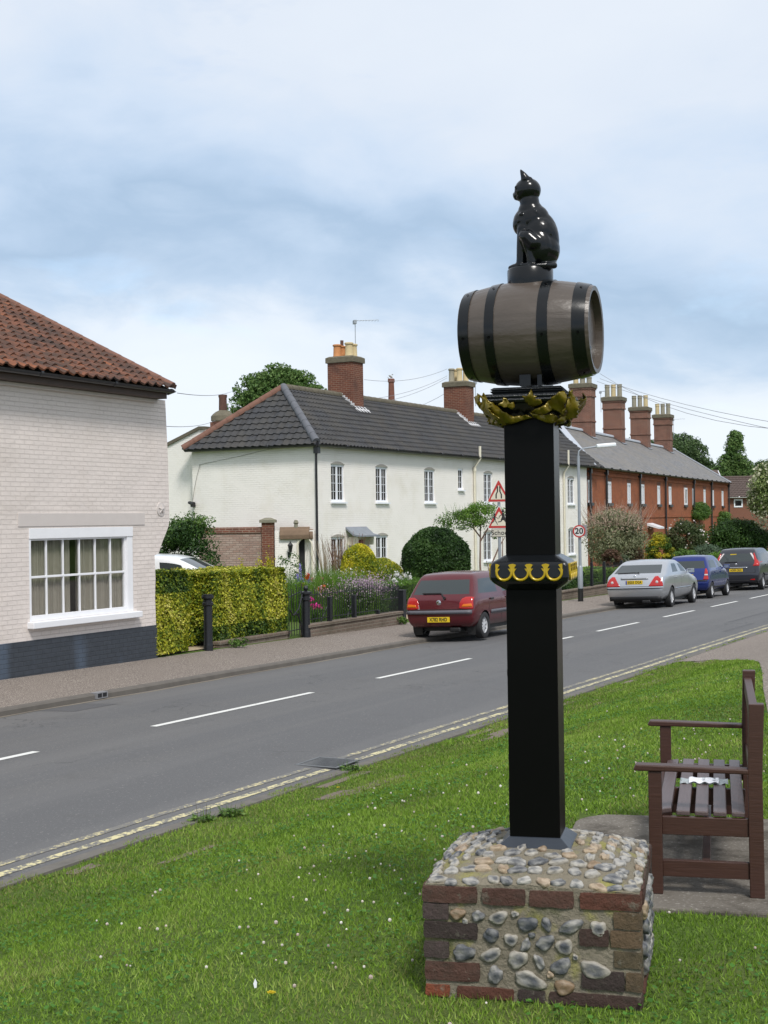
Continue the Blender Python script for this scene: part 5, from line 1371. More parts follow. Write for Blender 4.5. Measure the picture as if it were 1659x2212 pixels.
m = MB(); Lg = s_p2 - .1 - sg0; m.tube([(Lg * .0, -.02, .62), (Lg * .25, -.02, .50), (Lg * .6, -.02, .52), (Lg * .85, -.02, .30), (Lg * .95, -.02, .05)], .018, 6); m.tube([(Lg * .3, -.02, .5), (Lg * .7, -.02, .62), (Lg, -.02, .95)], .016, 6); m.build('scroll_brace', MT['iron'], g2, smooth=50)

def plant_at(u, v, t=None, d=None):
    """world point on the ground under pixel column u at distance/row"""
    p = at(u, v, d); s, tt = st(p.x, p.y); return Vector((p.x, p.y, Z(s, tt))), s, tt
def plant(name, u, d, label, cat, group=None):
    p, s, t = plant_at(u, 1150, d=d); return p, fre(name, Fr(p, 0), label, cat, group)
def hgt(u, v, d, p): return at(u, v, d).z - p.z
# big shrub behind the white car
p, e = plant('dark_shrub', 398, 34.5, 'big dark green shrub with a loose top behind the white car', 'shrub')
ppm = F_PX / 34.5
hh = hgt(400, 1128, 34.5, p)
L = Leaves().crown((0, 0, hh * .5), (.92, .9, hh * .52), 110, 190, .30, .07, GRN, inner=.5, zs=.9).crown((.1, 0, hh * .95), (.75, .5, .32), 26, 40, .22, .07, MID, inner=.2)
o = L.build('foliage'); o.parent = e
trunk('stems', e, (0, 0, -.1), (0, 0, hh * .8), .07, .02, 12, .6, 3)
# yellow shrub
p, e = plant('golden_shrub', 792, 43.5, 'low spreading bright yellow and green shrub under the terrace door', 'shrub')
L = Leaves()
YS = [(.08, .14, .01), (.24, .28, .012), (.50, .45, .02), (.65, .56, .04)]
def mound(L, cx, cy, rx, ry, h, n, size, cols, **kw): return L.shell(n, (cx, cy, h * .42), (rx, ry, h * .58), size, cols, zmin=-.65, **kw)
h1_ = hgt(780, 1180, 43.5, p)
mound(L, -.20, 0, .68, .6, h1_ * 1.03, 11000, .06, YS, bump=.10, bs=3.5, spread=1.0); mound(L, .42, .1, .75, .6, h1_ * .84, 9000, .06, [(.05, .10, .01), (.14, .20, .02), (.38, .37, .02), (.55, .48, .03)], bump=.10, bs=3)
L.spikes((-.3, 0, h1_ * .9), 60, .22, .35, .02, YS, .2)
o = L.build('foliage'); o.parent = e; core_box('y', e, None, -.5, .7, -.3, .3, 0, h1_ * .5)
# round topiary
p, e = plant('round_topiary', 941, 42.0, 'large clipped dark green dome of topiary in front of the terrace', 'topiary')
R_ = 74 / F_PX * 42; zc = hgt(941, 1212, 42, p); ztp = hgt(941, 1139, 42, p)
L = Leaves().shell(26000, (0, 0, zc), (R_ * 1.0, R_, ztp - zc), .075, [(.010, .028, .008), (.020, .052, .010), (.036, .085, .016), (.075, .14, .035)], bump=.07, bs=3.6, zmin=-.55, depth=.16, spread=1.3)
L.crown((0, 0, zc), (R_ * .93, R_ * .93, (ztp - zc) * .93), 90, 60, .16, .07, [(.020, .052, .010), (.045, .10, .02)], inner=.97, light=.7)
L.shell(9000, (0, 0, zc), (R_ * .98, R_ * .98, .55), .045, GRN, bump=.03, zmin=-.9, depth=.08)
o = L.build('foliage'); o.parent = e
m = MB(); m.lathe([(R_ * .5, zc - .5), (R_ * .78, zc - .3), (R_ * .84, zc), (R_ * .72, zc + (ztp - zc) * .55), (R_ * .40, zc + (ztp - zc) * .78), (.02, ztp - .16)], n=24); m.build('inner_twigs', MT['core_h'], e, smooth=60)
trunk('trunk', e, (0, 0, -.1), (0, 0, zc), .09, .07, 4, .3, 5)
# small tree with open crown
p, e = plant('small_tree', 1036, 43.5, 'small open garden tree with thin twisted stems right of the topiary', 'tree')
L = Leaves(); k_ = 43.5 / F_PX
L.crown(((1000 - 1036) * k_, 0, hgt(0, 1142, 43.5, p)), (.80, .6, .34), 46, 66, .22, .06, MID, inner=.3).crown(((1045 - 1036) * k_, 0, hgt(0, 1132, 43.5, p)), (.66, .6, .42), 46, 76, .22, .06, BRI, inner=.3).crown(((1078 - 1036) * k_, .1, hgt(0, 1165, 43.5, p)), (.3, .3, .35), 14, 50, .16, .06, MID, inner=.3)
L.crown((-.2, 0, .7), (.9, .5, .6), 20, 22, .2, .06, BRI, inner=.3)
L.spikes((-.3, 0, hgt(0, 1125, 43.5, p)), 40, .3, .8, .015, BRI, .35)
o = L.build('foliage'); o.parent = e
m = MB(); zt_ = hgt(0, 1150, 43.5, p)
m.tube([(0.05, 0, 0), (.0, 0, zt_ * .5), (.03, 0, zt_)], [.035, .03, .02], 6)
for q in (((.02, 0, zt_ * .85), (-.2, 0, zt_ * .97), (-.6, 0, zt_ * 1.05)), ((.03, 0, zt_ * .8), (.25, 0, zt_ * .95), (.45, 0, zt_ * 1.1)), ((-.1, 0, 0.1), (.25, 0, zt_ * .4), (.6, 0, zt_ * .72), (.8, 0, zt_ * .85)), ((.5, 0, 0.1), (.35, 0, zt_ * .3), (.2, 0, zt_ * .55)), ((.6, 0, .2), (.7, 0, zt_ * .5), (.72, 0, zt_ * .85))): m.tube(q, [.025] * (len(q) - 1) + [.008], 5)
m.build('trunk', simple('pinkish_bark', (.20, .13, .10, 1), .85, .3, 9, .5), e, smooth=50)
# low clipped hedge left of the maroon car
sa_ = stt(830, 9.9)
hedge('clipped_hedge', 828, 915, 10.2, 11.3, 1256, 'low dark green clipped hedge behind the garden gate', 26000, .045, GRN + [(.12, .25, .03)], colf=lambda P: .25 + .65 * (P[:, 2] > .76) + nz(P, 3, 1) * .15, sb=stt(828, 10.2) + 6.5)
# flower border
def flowers(name, u, d, label, builder, cat='flowers', group=None):
    p, e = plant(name, u, d, label, cat, group); L = Leaves(); builder(L, p, d); o = L.build('blooms_and_leaves'); o.parent = e; return e
def b_purple(L, p, d):
    h = hgt(0, 1252, d, p)
    L.crown((0, 0, h * .38), (.65, .5, h * .38), 60, 80, .2, .05, MID, inner=.3)
    L.spikes((0, 0, .1), 260, h * .65, .65, .012, MID, .2)
    P = rng.normal(0, 1, (2600, 3)) * np.array([.32, .3, .15]) + np.array([.05, 0, h * .72]); L.dots(P, .034, [(.30, .20, .30), (.42, .31, .40), (.55, .42, .48)])
    P = rng.normal(0, 1, (160, 3)) * np.array([.35, .3, .2]) + np.array([-.1, -.1, h * .5]); L.dots(P, .03, [(.6, .6, .55), (.75, .75, .7)])
flowers('purple_flower_clump', 783, 35.8, 'tall hazy mauve flowers billowing over the railings left of the garden gate', b_purple)
def b_green(L, p, d):
    h = hgt(0, 1262, d, p)
    L.spikes((0, 0, 0), 1500, h, .5, .016, BRI, .22); L.crown((0, 0, h * .5), (.6, .5, h * .45), 40, 60, .2, .05, BRI, inner=.2)
flowers('green_perennials', 738, 36.8, 'dense fresh green perennial clump behind the middle of the railings', b_green, 'plants')
flowers('green_perennials', 712, 39.5, 'bright green feathery plant mound behind the red poppies', lambda L, p, d: (L.crown((0, 0, .55), (.9, .6, .55), 50, 70, .22, .05, BRI, inner=.2), L.spikes((0, 0, 0), 500, 1.1, .9, .014, BRI, .25)), 'plants')
flowers('green_perennials', 636, 36.0, 'bright green grassy plants behind the tall narrow iron gate', lambda L, p, d: (L.crown((0, 0, .5), (.5, .5, .5), 24, 60, .2, .05, BRI, inner=.2), L.spikes((0, 0, 0), 700, 1.0, .6, .014, BRI, .2)), 'plants')
def b_poppy(cols, pts, hbase, leafy=True):
    def f(L, p, d):
        if leafy: L.spikes((0, 0, 0), 260, hbase * .8, .35, .012, MID, .2); L.crown((0, 0, hbase * .35), (.35, .3, hbase * .3), 16, 40, .15, .05, MID, inner=.2)
        for (u, v) in pts:
            q = at(u, v, d) - p; P = rng.normal(0, 1, (26, 3)) * .030 + np.array(q); L.dots(P, .075, cols)
            L.spikes((q.x, q.y, 0), 1, q.z, .01, .012, MID, .02, .0)
    return f
flowers('red_poppies', 672, 36.2, 'red poppies on thin stalks right of the round iron post', b_poppy([(.55, .03, .01), (.65, .08, .015)], [(654, 1262), (689, 1273), (694, 1276), (700, 1267), (664, 1246)], 1.0), 'flowers')
flowers('pink_peonies', 668, 37.4, 'two pink round blooms beside the archway wall', b_poppy([(.75, .16, .25), (.8, .3, .4)], [(672, 1251), (697, 1253)], 1.1), 'flowers')
flowers('magenta_flowers', 682, 35.2, 'low magenta flowers just behind the railings', b_poppy([(.65, .02, .28), (.75, .08, .4)], [(675, 1309), (684, 1307), (690, 1311), (672, 1294), (678, 1311)], .6), 'flowers')
flowers('pale_pink_flowers', 705, 35.6, 'pale pink foxglove like flowers between the first and second railing posts', lambda L, p, d: (L.spikes((0, 0, 0), 200, .9, .3, .012, MID, .15), L.dots(rng.normal(0, 1, (200, 3)) * np.array([.2, .15, .12]) + np.array([0, 0, .75]), .035, [(.65, .35, .42), (.6, .45, .5)])), 'flowers')
def b_delph(L, p, d):
    L.crown((0, 0, .5), (.45, .4, .5), 30, 60, .2, .05, GRN + MID, inner=.2); L.spikes((0, 0, 0), 300, 1.1, .5, .014, MID, .2)
    for (u, v0, v1) in ((650, 1218, 1262), (644, 1240, 1262), (668, 1240, 1262), (656, 1250, 1275)):
        q0 = at(u, v1, d) - p; q1 = at(u - 2, v0, d) - p
        f = rng.uniform(0, 1, (150, 1)); P = np.array(q0) * (1 - f) + np.array(q1) * f + rng.normal(0, 1, (150, 3)) * (.035 * (1 - f) + .008); L.dots(P, .035, [(.22, .20, .55), (.36, .33, .68), (.5, .45, .75)])
        L.spikes((q0.x, q0.y, 0), 2, q0.z, .01, .012, MID, .02, 0)
flowers('blue_delphiniums', 648, 36.8, 'blue delphinium spikes in front of the dark arched opening', b_delph)
flowers('leafy_rose', 628, 38.0, 'sparse leafy rose stems against the white archway wall', lambda L, p, d: (L.crown((0, 0, 1.0), (.55, .4, .75), 26, 26, .16, .06, GRN + MID, inner=.2), L.spikes((0, 0, 0), 40, 1.7, .3, .012, GRN, .3)), 'shrub')
RE_ = [(.14, .09, .06), (.22, .15, .10), (.30, .22, .15)]
for (u, lb, cc) in ((712, 'tan feather reed grass plumes left of the ground floor window', [(.30, .24, .17), (.36, .28, .2)]), (745, 'reddish feather reed grass plumes right of the same window', [(.16, .07, .05), (.24, .12, .09)])):
    flowers('feather_grass', u, 44.0, lb, lambda L, p, d: (L.spikes((0, 0, .2), 60, hgt(0, 1175, d, p) * .92, .16, .035, cc, .17, .12), L.spikes((0, 0, 0), 240, 1.2, .22, .012, MID, .25)), 'grass clump')
flowers('yellow_loosestrife', 562, 30.5, 'yellow spired flowers rising just behind the long golden hedge', lambda L, p, d: [L.dots(rng.normal(0, 1, (110, 3)) * np.array([.03, .03, .11]) + np.array([dx, 0, hh_]), .04, [(.55, .45, .03), (.3, .35, .03)]) for dx, hh_ in ((-.42, 1.45), (-.02, 1.5), (.17, 1.6), (.24, 1.5))] + [L.spikes((0, 0, 0), 200, 1.3, .6, .012, MID, .1)])
flowers('white_daisies', 862, 39.5, 'white daisies against the dome of topiary', b_poppy([(.7, .7, .68), (.8, .8, .78)], [(857, 1240), (866, 1247), (876, 1243), (852, 1252), (856, 1259), (885, 1247)], 1.3), 'flowers')
flowers('white_daisies', 720, 37.8, 'small white flowers above the feathery green mound', lambda L, p, d: (L.dots(rng.normal(0, 1, (70, 3)) * np.array([.25, .2, .06]) + np.array([.25, 0, 1.2]), .04, [(.6, .6, .58), (.75, .75, .7)]), L.spikes((0.2, 0, 0), 160, 1.1, .5, .012, MID, .1)))
# weeds at the foot of walls
for (u, v, lb) in ((515, 1400, 'small weed tuft growing at the foot of the golden hedge'), (866, 1350, 'leafy weed at the end of the low brick wall')):
    p = ground(u, v); e = fre('weed', Fr(p, 0), lb, 'weed'); L = Leaves().crown((0, .08, .08), (.22, .1, .09), 12, 26, .07, .05, MID, inner=.2); o = L.build('leaves'); o.parent = e

# ---- gardens of the red terrace
sF0 = stt(1226, 8.5); sF1 = stt(1352, 8.5)
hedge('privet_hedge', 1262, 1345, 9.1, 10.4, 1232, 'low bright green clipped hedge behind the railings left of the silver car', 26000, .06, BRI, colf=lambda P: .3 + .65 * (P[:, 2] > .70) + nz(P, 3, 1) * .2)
hedge('dark_hedge', 1222, 1262, 8.9, 10.2, 1236, 'dark hedge end showing behind the lamp post base', 12000, .06, GRN)
low_wall(1212, 1330, 8.45, 8.65, .30, MT['mossy_wall'], 'low brick wall with railings left of the silver car')
railing('railings', stt(1262, 8.55), stt(1345, 8.55), 8.55, 1.0, .34, 'black iron railings in front of the bright green hedge', pitch=.13)
for u, lb in ((1273, 'iron railing post nearest the lamp post'), (1300, 'iron railing post in front of the middle of the bright green hedge'), (1338, 'iron railing post just left of the silver car')):
    s = stt(u, 8.55); square_post(s, 8.5, 1.15, .04, lb, 'railing posts by the green hedge', z0=.3, brace=False)
def shrub(name, u, v_top, v_bot, wpx, d, cols, label, cat='shrub', n=110, per=150, size=.08, cr=None, inner=.5, extra=None, light=.5, zs=.75):
    p, e = plant(name, u, d, label, cat); k = d / F_PX; zt = hgt(u, v_top, d, p); zb = max(.05, hgt(u, v_bot, d, p)); rx = wpx * k / 2
    L = Leaves(); c = (0, 0, (zt + zb) / 2); r = (rx, rx * .9, (zt - zb) / 2)
    cr = cr or rx * .30
    L.crown(c, (r[0] - cr * .6, r[1] - cr * .6, r[2] - cr * .5), n, per, cr, size, cols, inner=inner, light=light, zs=zs)
    if extra: extra(L, c, r)
    o = L.build('foliage'); o.parent = e
    trunk('trunk', e, (0, 0, -.2), (0, 0, zb + (zt - zb) * .6), max(.04, rx * .05), .02, 8, rx * .6, int(u))
    return e
WIL = [(.085, .105, .045), (.16, .18, .085), (.27, .28, .16), (.40, .36, .27)]
def pinky(L, c, r):
    n = 5000; P, N = ellip(n, c, r); m = (P[:, 2] > c[2] + r[2] * .35) & (rng.uniform(0, 1, n) < .6); P = P[m] + N[m] * rng.uniform(-.2, .18, (m.sum(), 1))
    L.add(leafquads(P, N[m] + np.array([0, 0, .6]), .10, 3.5, .9), pal([(.42, .30, .24), (.50, .33, .28), (.36, .30, .2)], rng.uniform(0, 1, len(P))))
    L.spikes((c[0], c[1], c[2] + r[2] * .5), 260, r[2] * .62, r[0] * .9, .02, [(.45, .30, .25), (.40, .33, .25)], .45)
shrub('variegated_willow', 1327, 1096, 1255, 152, 60.5, WIL, 'large cream and pink tinged willow shrub right of the lamp post', n=150, per=150, size=.085, extra=pinky, light=.35)
shrub('golden_euonymus', 1424, 1150, 1260, 70, 64, [(.03, .07, .01), (.06, .12, .015), (.42, .36, .02), (.60, .48, .03)], 'vivid yellow and green bush above the roof of the silver car', n=80, per=130, size=.09, light=.85)
shrub('bronze_shrub', 1320, 1184, 1235, 48, 57, [(.06, .03, .02), (.11, .055, .035), (.10, .08, .035)], 'small rounded bronze leaved bush under the willow shrub', n=50, per=90, size=.07)
shrub('bronze_shrub', 1369, 1180, 1230, 50, 60, [(.07, .045, .025), (.11, .07, .04), (.07, .08, .03)], 'bronze green bush between willow and yellow bush', n=50, per=90, size=.07)
shrub('white_flowered_shrub', 1346, 1195, 1250, 30, 57.5, [(.05, .08, .03), (.12, .15, .08), (.5, .5, .45)], 'little white flecked bush right of the rounded bronze bush', n=30, per=60, size=.07)
shrub('rose_bush', 1480, 1120, 1215, 96, 76, [(.035, .065, .02), (.07, .10, .035), (.10, .08, .04)], 'tangled climbing rose bush against the middle of the red terrace', n=100, per=130, size=.10, extra=lambda L, c, r: L.dots(np.array(c) + rdir(90) * np.array(r) * rng.uniform(.8, 1.1, (90, 1)), .11, [(.7, .6, .58), (.75, .72, .68)]))
def climber(ua, ub, vt, vb, label, n=80):
    x0, za = RT.hit(z6u(ua), z6v(vb)); x1, zb = RT.hit(z6u(ub), z6v(vt)); q = RT.w((x0 + x1) / 2, -.25, 0); e = fre('climbing_plant', Fr((q.x, q.y, RT.o.z), RT.ang), label, 'climber')
    w_ = (x1 - x0) / 2; zb = max(zb, za + 1); L = Leaves().crown((0, 0, (za + zb) / 2), (w_ * .8, .35, (zb - za) / 2 * .85), n, 110, .38, .11, MID, inner=.1)
    L.crown((0, 0, za * .5), (w_ * .6, .3, za * .5), n // 2, 60, .3, .11, MID, inner=.1); o = L.build('foliage'); o.parent = e
    m = MB(); m.tube([(0, .1, 0), (.05, .12, za), (0, .12, zb * .9)], [.06, .04, .02], 6); m.build('stem', MT['bark'], e)
climber(1062, 1178, 1075, 1240, 'green climber reaching the upper sills of the red terrace'); climber(1262, 1330, 1140, 1270, 'narrow green climber near the far end of the red terrace', 50)
shrub('dark_green_tree', 1596, 1120, 1215, 150, 80, GRN, 'broad dark green bushy tree in front of the brown brick house', 'tree', n=170, per=150, size=.13, cr=.6)
shrub('blue_green_shrub', 1528, 1172, 1250, 84, 72, [(.05, .09, .05), (.09, .14, .08), (.14, .19, .12)], 'grey green shrub above the roof of the blue car', n=80, per=120, size=.09)
shrub('green_shrub', 1475, 1185, 1250, 76, 68, MID, 'mid green shrub directly behind the blue car', n=80, per=120, size=.09)
shrub('green_shrub', 1556, 1190, 1255, 90, 66, BRI[:3] + [(.05, .1, .03)], 'light green shrub between the blue car and the dark people carrier', n=80, per=120, size=.09)
shrub('green_shrub', 1632, 1185, 1250, 90, 72, MID, 'green shrub above the roof of the dark people carrier', n=80, per=120, size=.09)
shrub('green_shrub', 1240, 1222, 1262, 40, 52, MID, 'small grey green bush against the far ground floor window of the white terrace', n=40, per=70, size=.06)
shrub('elder_tree', 1676, 992, 1150, 118, 78, [(.05, .10, .02), (.12, .19, .05), (.24, .30, .10), (.42, .44, .22)], 'cream flowered tree cut by the right edge of the view', 'tree', n=170, per=150, size=.14, cr=.55, light=.6,
      extra=lambda L, c, r: L.dots(np.array(c) + rdir(1700) * np.array(r) * rng.uniform(.75, 1.06, (1700, 1)), .15, [(.45, .46, .30), (.62, .62, .46)]))

# ---- trees behind the houses
FARG = [(.030, .06, .022), (.055, .10, .035), (.09, .15, .05), (.14, .20, .08)]
FARM = [(.035, .08, .02), (.075, .15, .035), (.13, .215, .055), (.19, .28, .09)]
def tree(name, u, v_top, v_mid, wpx, d, cols, label, n=200, per=140, size=.18, cr=.8, lobes=None, zbase=None):
    p, e = plant(name, u, d, label, 'tree', None); k = d / F_PX; zt = hgt(u, v_top, d, p); zm = hgt(u, v_mid, d, p); rx = wpx * k / 2
    L = Leaves(); lobes = lobes or [(0, 0, 1)]
    for (dx, dz, q) in lobes:
        rr = (rx * q, rx * q * .9, (zt - zm) * q)
        L.crown((dx * rx, 0, zm + dz * (zt - zm)), (max(rr[0] - cr * .6, .3), max(rr[1] - cr * .6, .3), max(rr[2] - cr * .5, .3)), int(n * q * q) + 8, per, cr, size, cols, inner=.30, zs=.7)
        # loose outer sprays
        L.crown((dx * rx, 0, zm + dz * (zt - zm)), tuple(a * 1.06 for a in rr), int(n * 1.1 * q) + 8, per // 5, cr * .36, size * .85, cols, inner=.85, zs=.9)
    o = L.build('crown'); o.parent = e
    trunk('trunk', e, (0, 0, -.3), (0, 0, zm + (zt - zm) * .3), rx * .09 + .1, .08, 12, rx * .7, int(u)); return e
tree('broadleaf_tree', 603, 778, 862, 205, 76, FARM, 'bushy mid green tree rising behind the hipped end of the white terrace', n=300, per=44, size=.15, cr=.30, lobes=[(0, -.25, .74), (-.42, .15, .5), (.45, .30, .42), (.02, .48, .42), (-.15, .3, .4), (-.66, -.25, .40), (.72, .0, .38), (.25, .42, .35), (.0, -.9, .95)])
tree('broadleaf_tree', 1462, 940, 1010, 150, 140, FARG, 'dark tree showing to the right of the last red terrace chimney', n=200, per=130, size=.26, cr=1.1, lobes=[(0, 0, 1), (-.5, -.3, .7), (.6, -.45, .7), (.1, .3, .5), (.8, -.8, .6)])
tree('broadleaf_tree', 1380, 950, 1000, 80, 150, FARG, 'dark tree glimpsed between the red terrace chimneys', n=100, per=120, size=.28, cr=1.0)
tree('birch_tree', 1586, 928, 1020, 104, 128, FARM, 'pointed loose birch like tree above the brown tiled roof', n=130, per=90, size=.20, cr=.62, lobes=[(.05, .35, .45), (0, -.3, .6), (-.6, -.30, .42), (.5, -.1, .40), (.75, -.55, .42), (-.7, -.85, .5), (.1, .68, .28), (-.3, .05, .35), (.35, -.9, .7), (.95, -.95, .45)])
tree('broadleaf_tree', 1655, 1000, 1050, 90, 132, FARG, 'dark tree behind the cream flowered tree', n=120, per=120, size=.26, cr=1.0)
tree('broadleaf_tree', 1530, 1010, 1040, 90, 145, FARG, 'low dark tree filling the gap left of the birch like tree', n=100, per=120, size=.28, cr=1.1)
# far wood closing the view beyond the street
L = Leaves(); rw = np.random.default_rng(3)
for k in range(46):
    t_ = 70 - k * 6.5; x_, y_ = xy(165 + 18 * math.sin(k * 1.7), t_); hh_ = 7 + 3 * math.sin(k * 2.3) + 2 * math.sin(k * .9)
    L.crown((x_, y_, -2.2 + hh_ * .5), (6.5, 6.5, hh_ * .55), 34, 46, 1.6, .75, FARG, inner=.6)
o = L.build('far_wood'); o['kind'] = 'stuff'
# weeds and plantain along the near kerb
for i, (u, v, lb, sz) in enumerate(((651, 1757 - 150 + 150, '', 0),)): pass
def weed(u, v, lb, r=.10, n=10, spikes=0):
    p = ground(u, v); e = fre('weed', Fr(p, 0), lb, 'weed'); L = Leaves()
    nn = n * 8; a = rng.uniform(0, 6.283, nn); q = r * np.sqrt(rng.uniform(.02, 1, nn)); P = np.stack([q * np.cos(a), q * np.sin(a), .02 + .04 * rng.uniform(0, 1, nn)], 1)
    L.add(leafquads(P, np.tile([0, 0, 1.0], (nn, 1)), .055, 2.2, .5), pal(MID, rng.uniform(0, 1, nn)))
    L.spikes((0, 0, 0), 30, .10, r * .8, .008, MID, .5)
    if spikes: L.spikes((0, 0, 0), spikes, .16, r * .4, .008, [(.12, .10, .05)], .1)
    o = L.build('leaves'); o.parent = e
weed(437, 1778, 'plantain weed with brown seed spikes growing by the yellow lines', .11, 12, 8)
weed(500, 1764, 'flat leafy weed tuft next to the plantain by the yellow lines', .10, 9)
weed(757, 1668, 'leafy weed tuft just right of the road drain', .11, 12)
for (u, v) in ((728, 1671), (1068, 1738)):
    pass
for i, (u, v, lb) in enumerate(((731, 1711, 'single yellow flower in the grass left of the sign'), (586, 2168, 'single yellow flower in the grass at the bottom edge'), (1447, 1651, 'yellow dandelion in the grass behind the bench arm'))):
    p = ground(u, v); e = fre('dandelion', Fr(p, 0), lb, 'flower'); L = Leaves(); a = rng.uniform(0, 6.28, 40)
    P = np.stack([.010 * np.cos(a), .010 * np.sin(a), np.full(40, .045)], 1); L.add(leafquads(P, np.tile([0, 0, 1.], (40, 1)), .018, 2.2, .3), pal([(.62, .48, .01), (.7, .55, .02)], rng.uniform(0, 1, 40))); L.spikes((0, 0, 0), 2, .045, .002, .004, BRI, .02, 0); o = L.build('bloom'); o.parent = e

# ------------------------------------------------------------ street furniture
def gly(text, size, mat, parent, M_, name='lettering', ext=.002, xs=1.0, bold=.0, ax='CENTER'):
    c = bpy.data.curves.new(name, 'FONT'); c.body = text; c.size = size; c.align_x = ax; c.align_y = 'CENTER'; c.extrude = ext; c.offset = bold; c.space_character = 1.04
    tmp = bpy.data.objects.new(name, c); COL.objects.link(tmp); dg = bpy.context.evaluated_depsgraph_get(); me = bpy.data.meshes.new_from_object(tmp.evaluated_get(dg)); bpy.data.objects.remove(tmp); bpy.data.curves.remove(c)
    me.name = name; me.transform(M_ @ Matrix.Diagonal((xs, 1, 1, 1))); me.materials.clear(); me.materials.append(mat)
    o = bpy.data.objects.new(name, me); COL.objects.link(o); o.parent = parent; return o
FACE = Matrix.Rotation(math.radians(90), 4, 'X')      # text facing local -y
# road drain
dgx = (GR0 + GR1) / 2; x_, y_ = xy(dgx, .16); fr = Fr((x_, y_, Z(dgx, .16) + .004), ROADF.ang); e = fre('road_drain', fr, 'slotted iron road drain interrupting the double yellow lines', 'drain')
m = MB(); w2, l2 = .24, .25
for b in ((-l2, l2, w2 - .03, w2, 0, .012), (-l2, l2, -w2, -w2 + .03, 0, .012), (-l2, -l2 + .035, -w2 + .03, w2 - .03, 0, .012), (l2 - .035, l2, -w2 + .03, w2 - .03, 0, .012)): m.box(*b)
m.build('frame', MT.setdefault('iron_d', simple('worn_drain_iron', (.12, .125, .13, 1), .5, .3, 20, .3, metal=.2)), e, bevel=.003)
m = MB()
for k in range(8): x = -l2 + .06 + k * (2 * l2 - .12) / 7; m.box(x - .009, x + .009, -w2 + .03, w2 - .03, .0, .007)
m.build('bars', MT['iron_d'], e, bevel=.002); B('gully', MT['dark'], e, (-l2 + .02, l2 - .02, -w2 + .02, w2 - .02, -.003, -.001))
# kerb drain inlet & litter
p = ground(205, 1500); s_, t_ = st(p.x, p.y); x_, y_ = xy(s_, 5.90); fr = Fr((x_, y_, Z(s_, 5.8)), ROADF.ang); e = fre('kerb_drain', fr, 'small twin slot drain outlet set in the far kerb', 'drain')
B('frame', MT['sign_grey'], e, (-.13, .13, -.012, .1, .01, .10)); B('slot', MT['dark'], e, (-.10, -.012, -.016, -.011, .03, .085), (.012, .10, -.016, -.011, .03, .085))
p = ground(70, 1531); fr = Fr(p, .4); e = fre('litter', fr, 'scrap of white litter in the far gutter', 'litter'); m = MB(); m.add([(-.05, -.03, 0), (.05, -.03, .01), (.04, .03, .05), (-.04, .03, .03), (0, 0, .06)], [(0, 1, 4), (1, 2, 4), (2, 3, 4), (3, 0, 4)]); m.build('scrap', MT['paper'], e)
for (u, v, lb) in ((552, 2145, 'small white feather standing in the grass near the plinth'), (250, 2118 + 100, 'x'),):
    if lb == 'x': continue
    p = ground(u, v); e = fre('feather', Fr(p + Vector((0, 0, .02)), .6), lb, 'feather'); m = MB(); m.add([(-.005, 0, 0), (.005, 0, 0), (.009, .003, .02), (.002, .006, .036), (-.008, .003, .018)], [(0, 1, 2, 3, 4)]); m.build('vane', MT['paper'], e)
# lamp post
p = ground(1254.4, 1299); s_, t_ = st(p.x, p.y); e = empty('street_lamp', p, 0, 'tall grey steel street lamp with white lantern and a 20 limit sign', 'street lamp')
d_ = (p - CO).dot(CF); hl = at(1250, 968, d_).z - p.z
m = MB(); m.tube([(0, 0, -.1), (0, 0, .42)], .088, 12); base_ = m.build('base', MT['sign_black'], e, smooth=40)
hs = at(1250, 1222, d_).z - p.z
m = MB(); m.tube([(0, 0, .42), (0, 0, hs - .06), (0, 0, hs)], [.085, .085, .055], 14); m.tube([(0, 0, hs), (0, 0, hl - .25)], [.052, .045], 12)
k_ = d_ / F_PX; m.tube([(0, 0, hl - .26), (0.02, 0, hl - .1), (.12, 0, hl - .02), (48 * k_, 0, hl + .06)], .028, 8); m.build('pole', MT['galv'], e, smooth=50)
m = MB(); R_ = Matrix.Translation((60 * k_, 0, hl + .08)) @ Matrix.Rotation(math.radians(-4), 4, 'Y'); m2 = MB(R_); m2.box(-.32, .32, -.12, .12, -.07, .06); lh_ = m2.build('lantern', MT['lamp_head'], e, bevel=.04)
zs_ = at(1251, 1147.5, d_).z - p.z; yaw = Matrix.Rotation(math.radians(-8), 4, 'Z')
rr = 13.5 * k_
def disc(r, y0, y1, mat, name, par, c=(0, 0, 0), n=32):
    m = MB(yaw); m.lathe([(r, y0), (r, y1)], c, 'y', n); return m.build(name, mat, par)
bx_ = at(1251, 1147.5, d_).x - p.x
sg = disc(rr, -.112, -.10, MT['sign_red'], 'limit_sign', e, (bx_, 0, zs_)); disc(rr * .78, -.116, -.1122, MT['sign_white2'], 'sign_face', sg, (bx_, 0, zs_))
gly('20', rr * 1.28, MT['sign_black'], sg, yaw @ Matrix.Translation((bx_, -.118, zs_)) @ FACE, bold=.008)
m = MB(yaw); m.box(bx_ + .02, bx_ + .25, -.07, -.055, zs_ - .16, zs_ + .20); m.build('sign_back_plate', MT['sign_grey'], e)
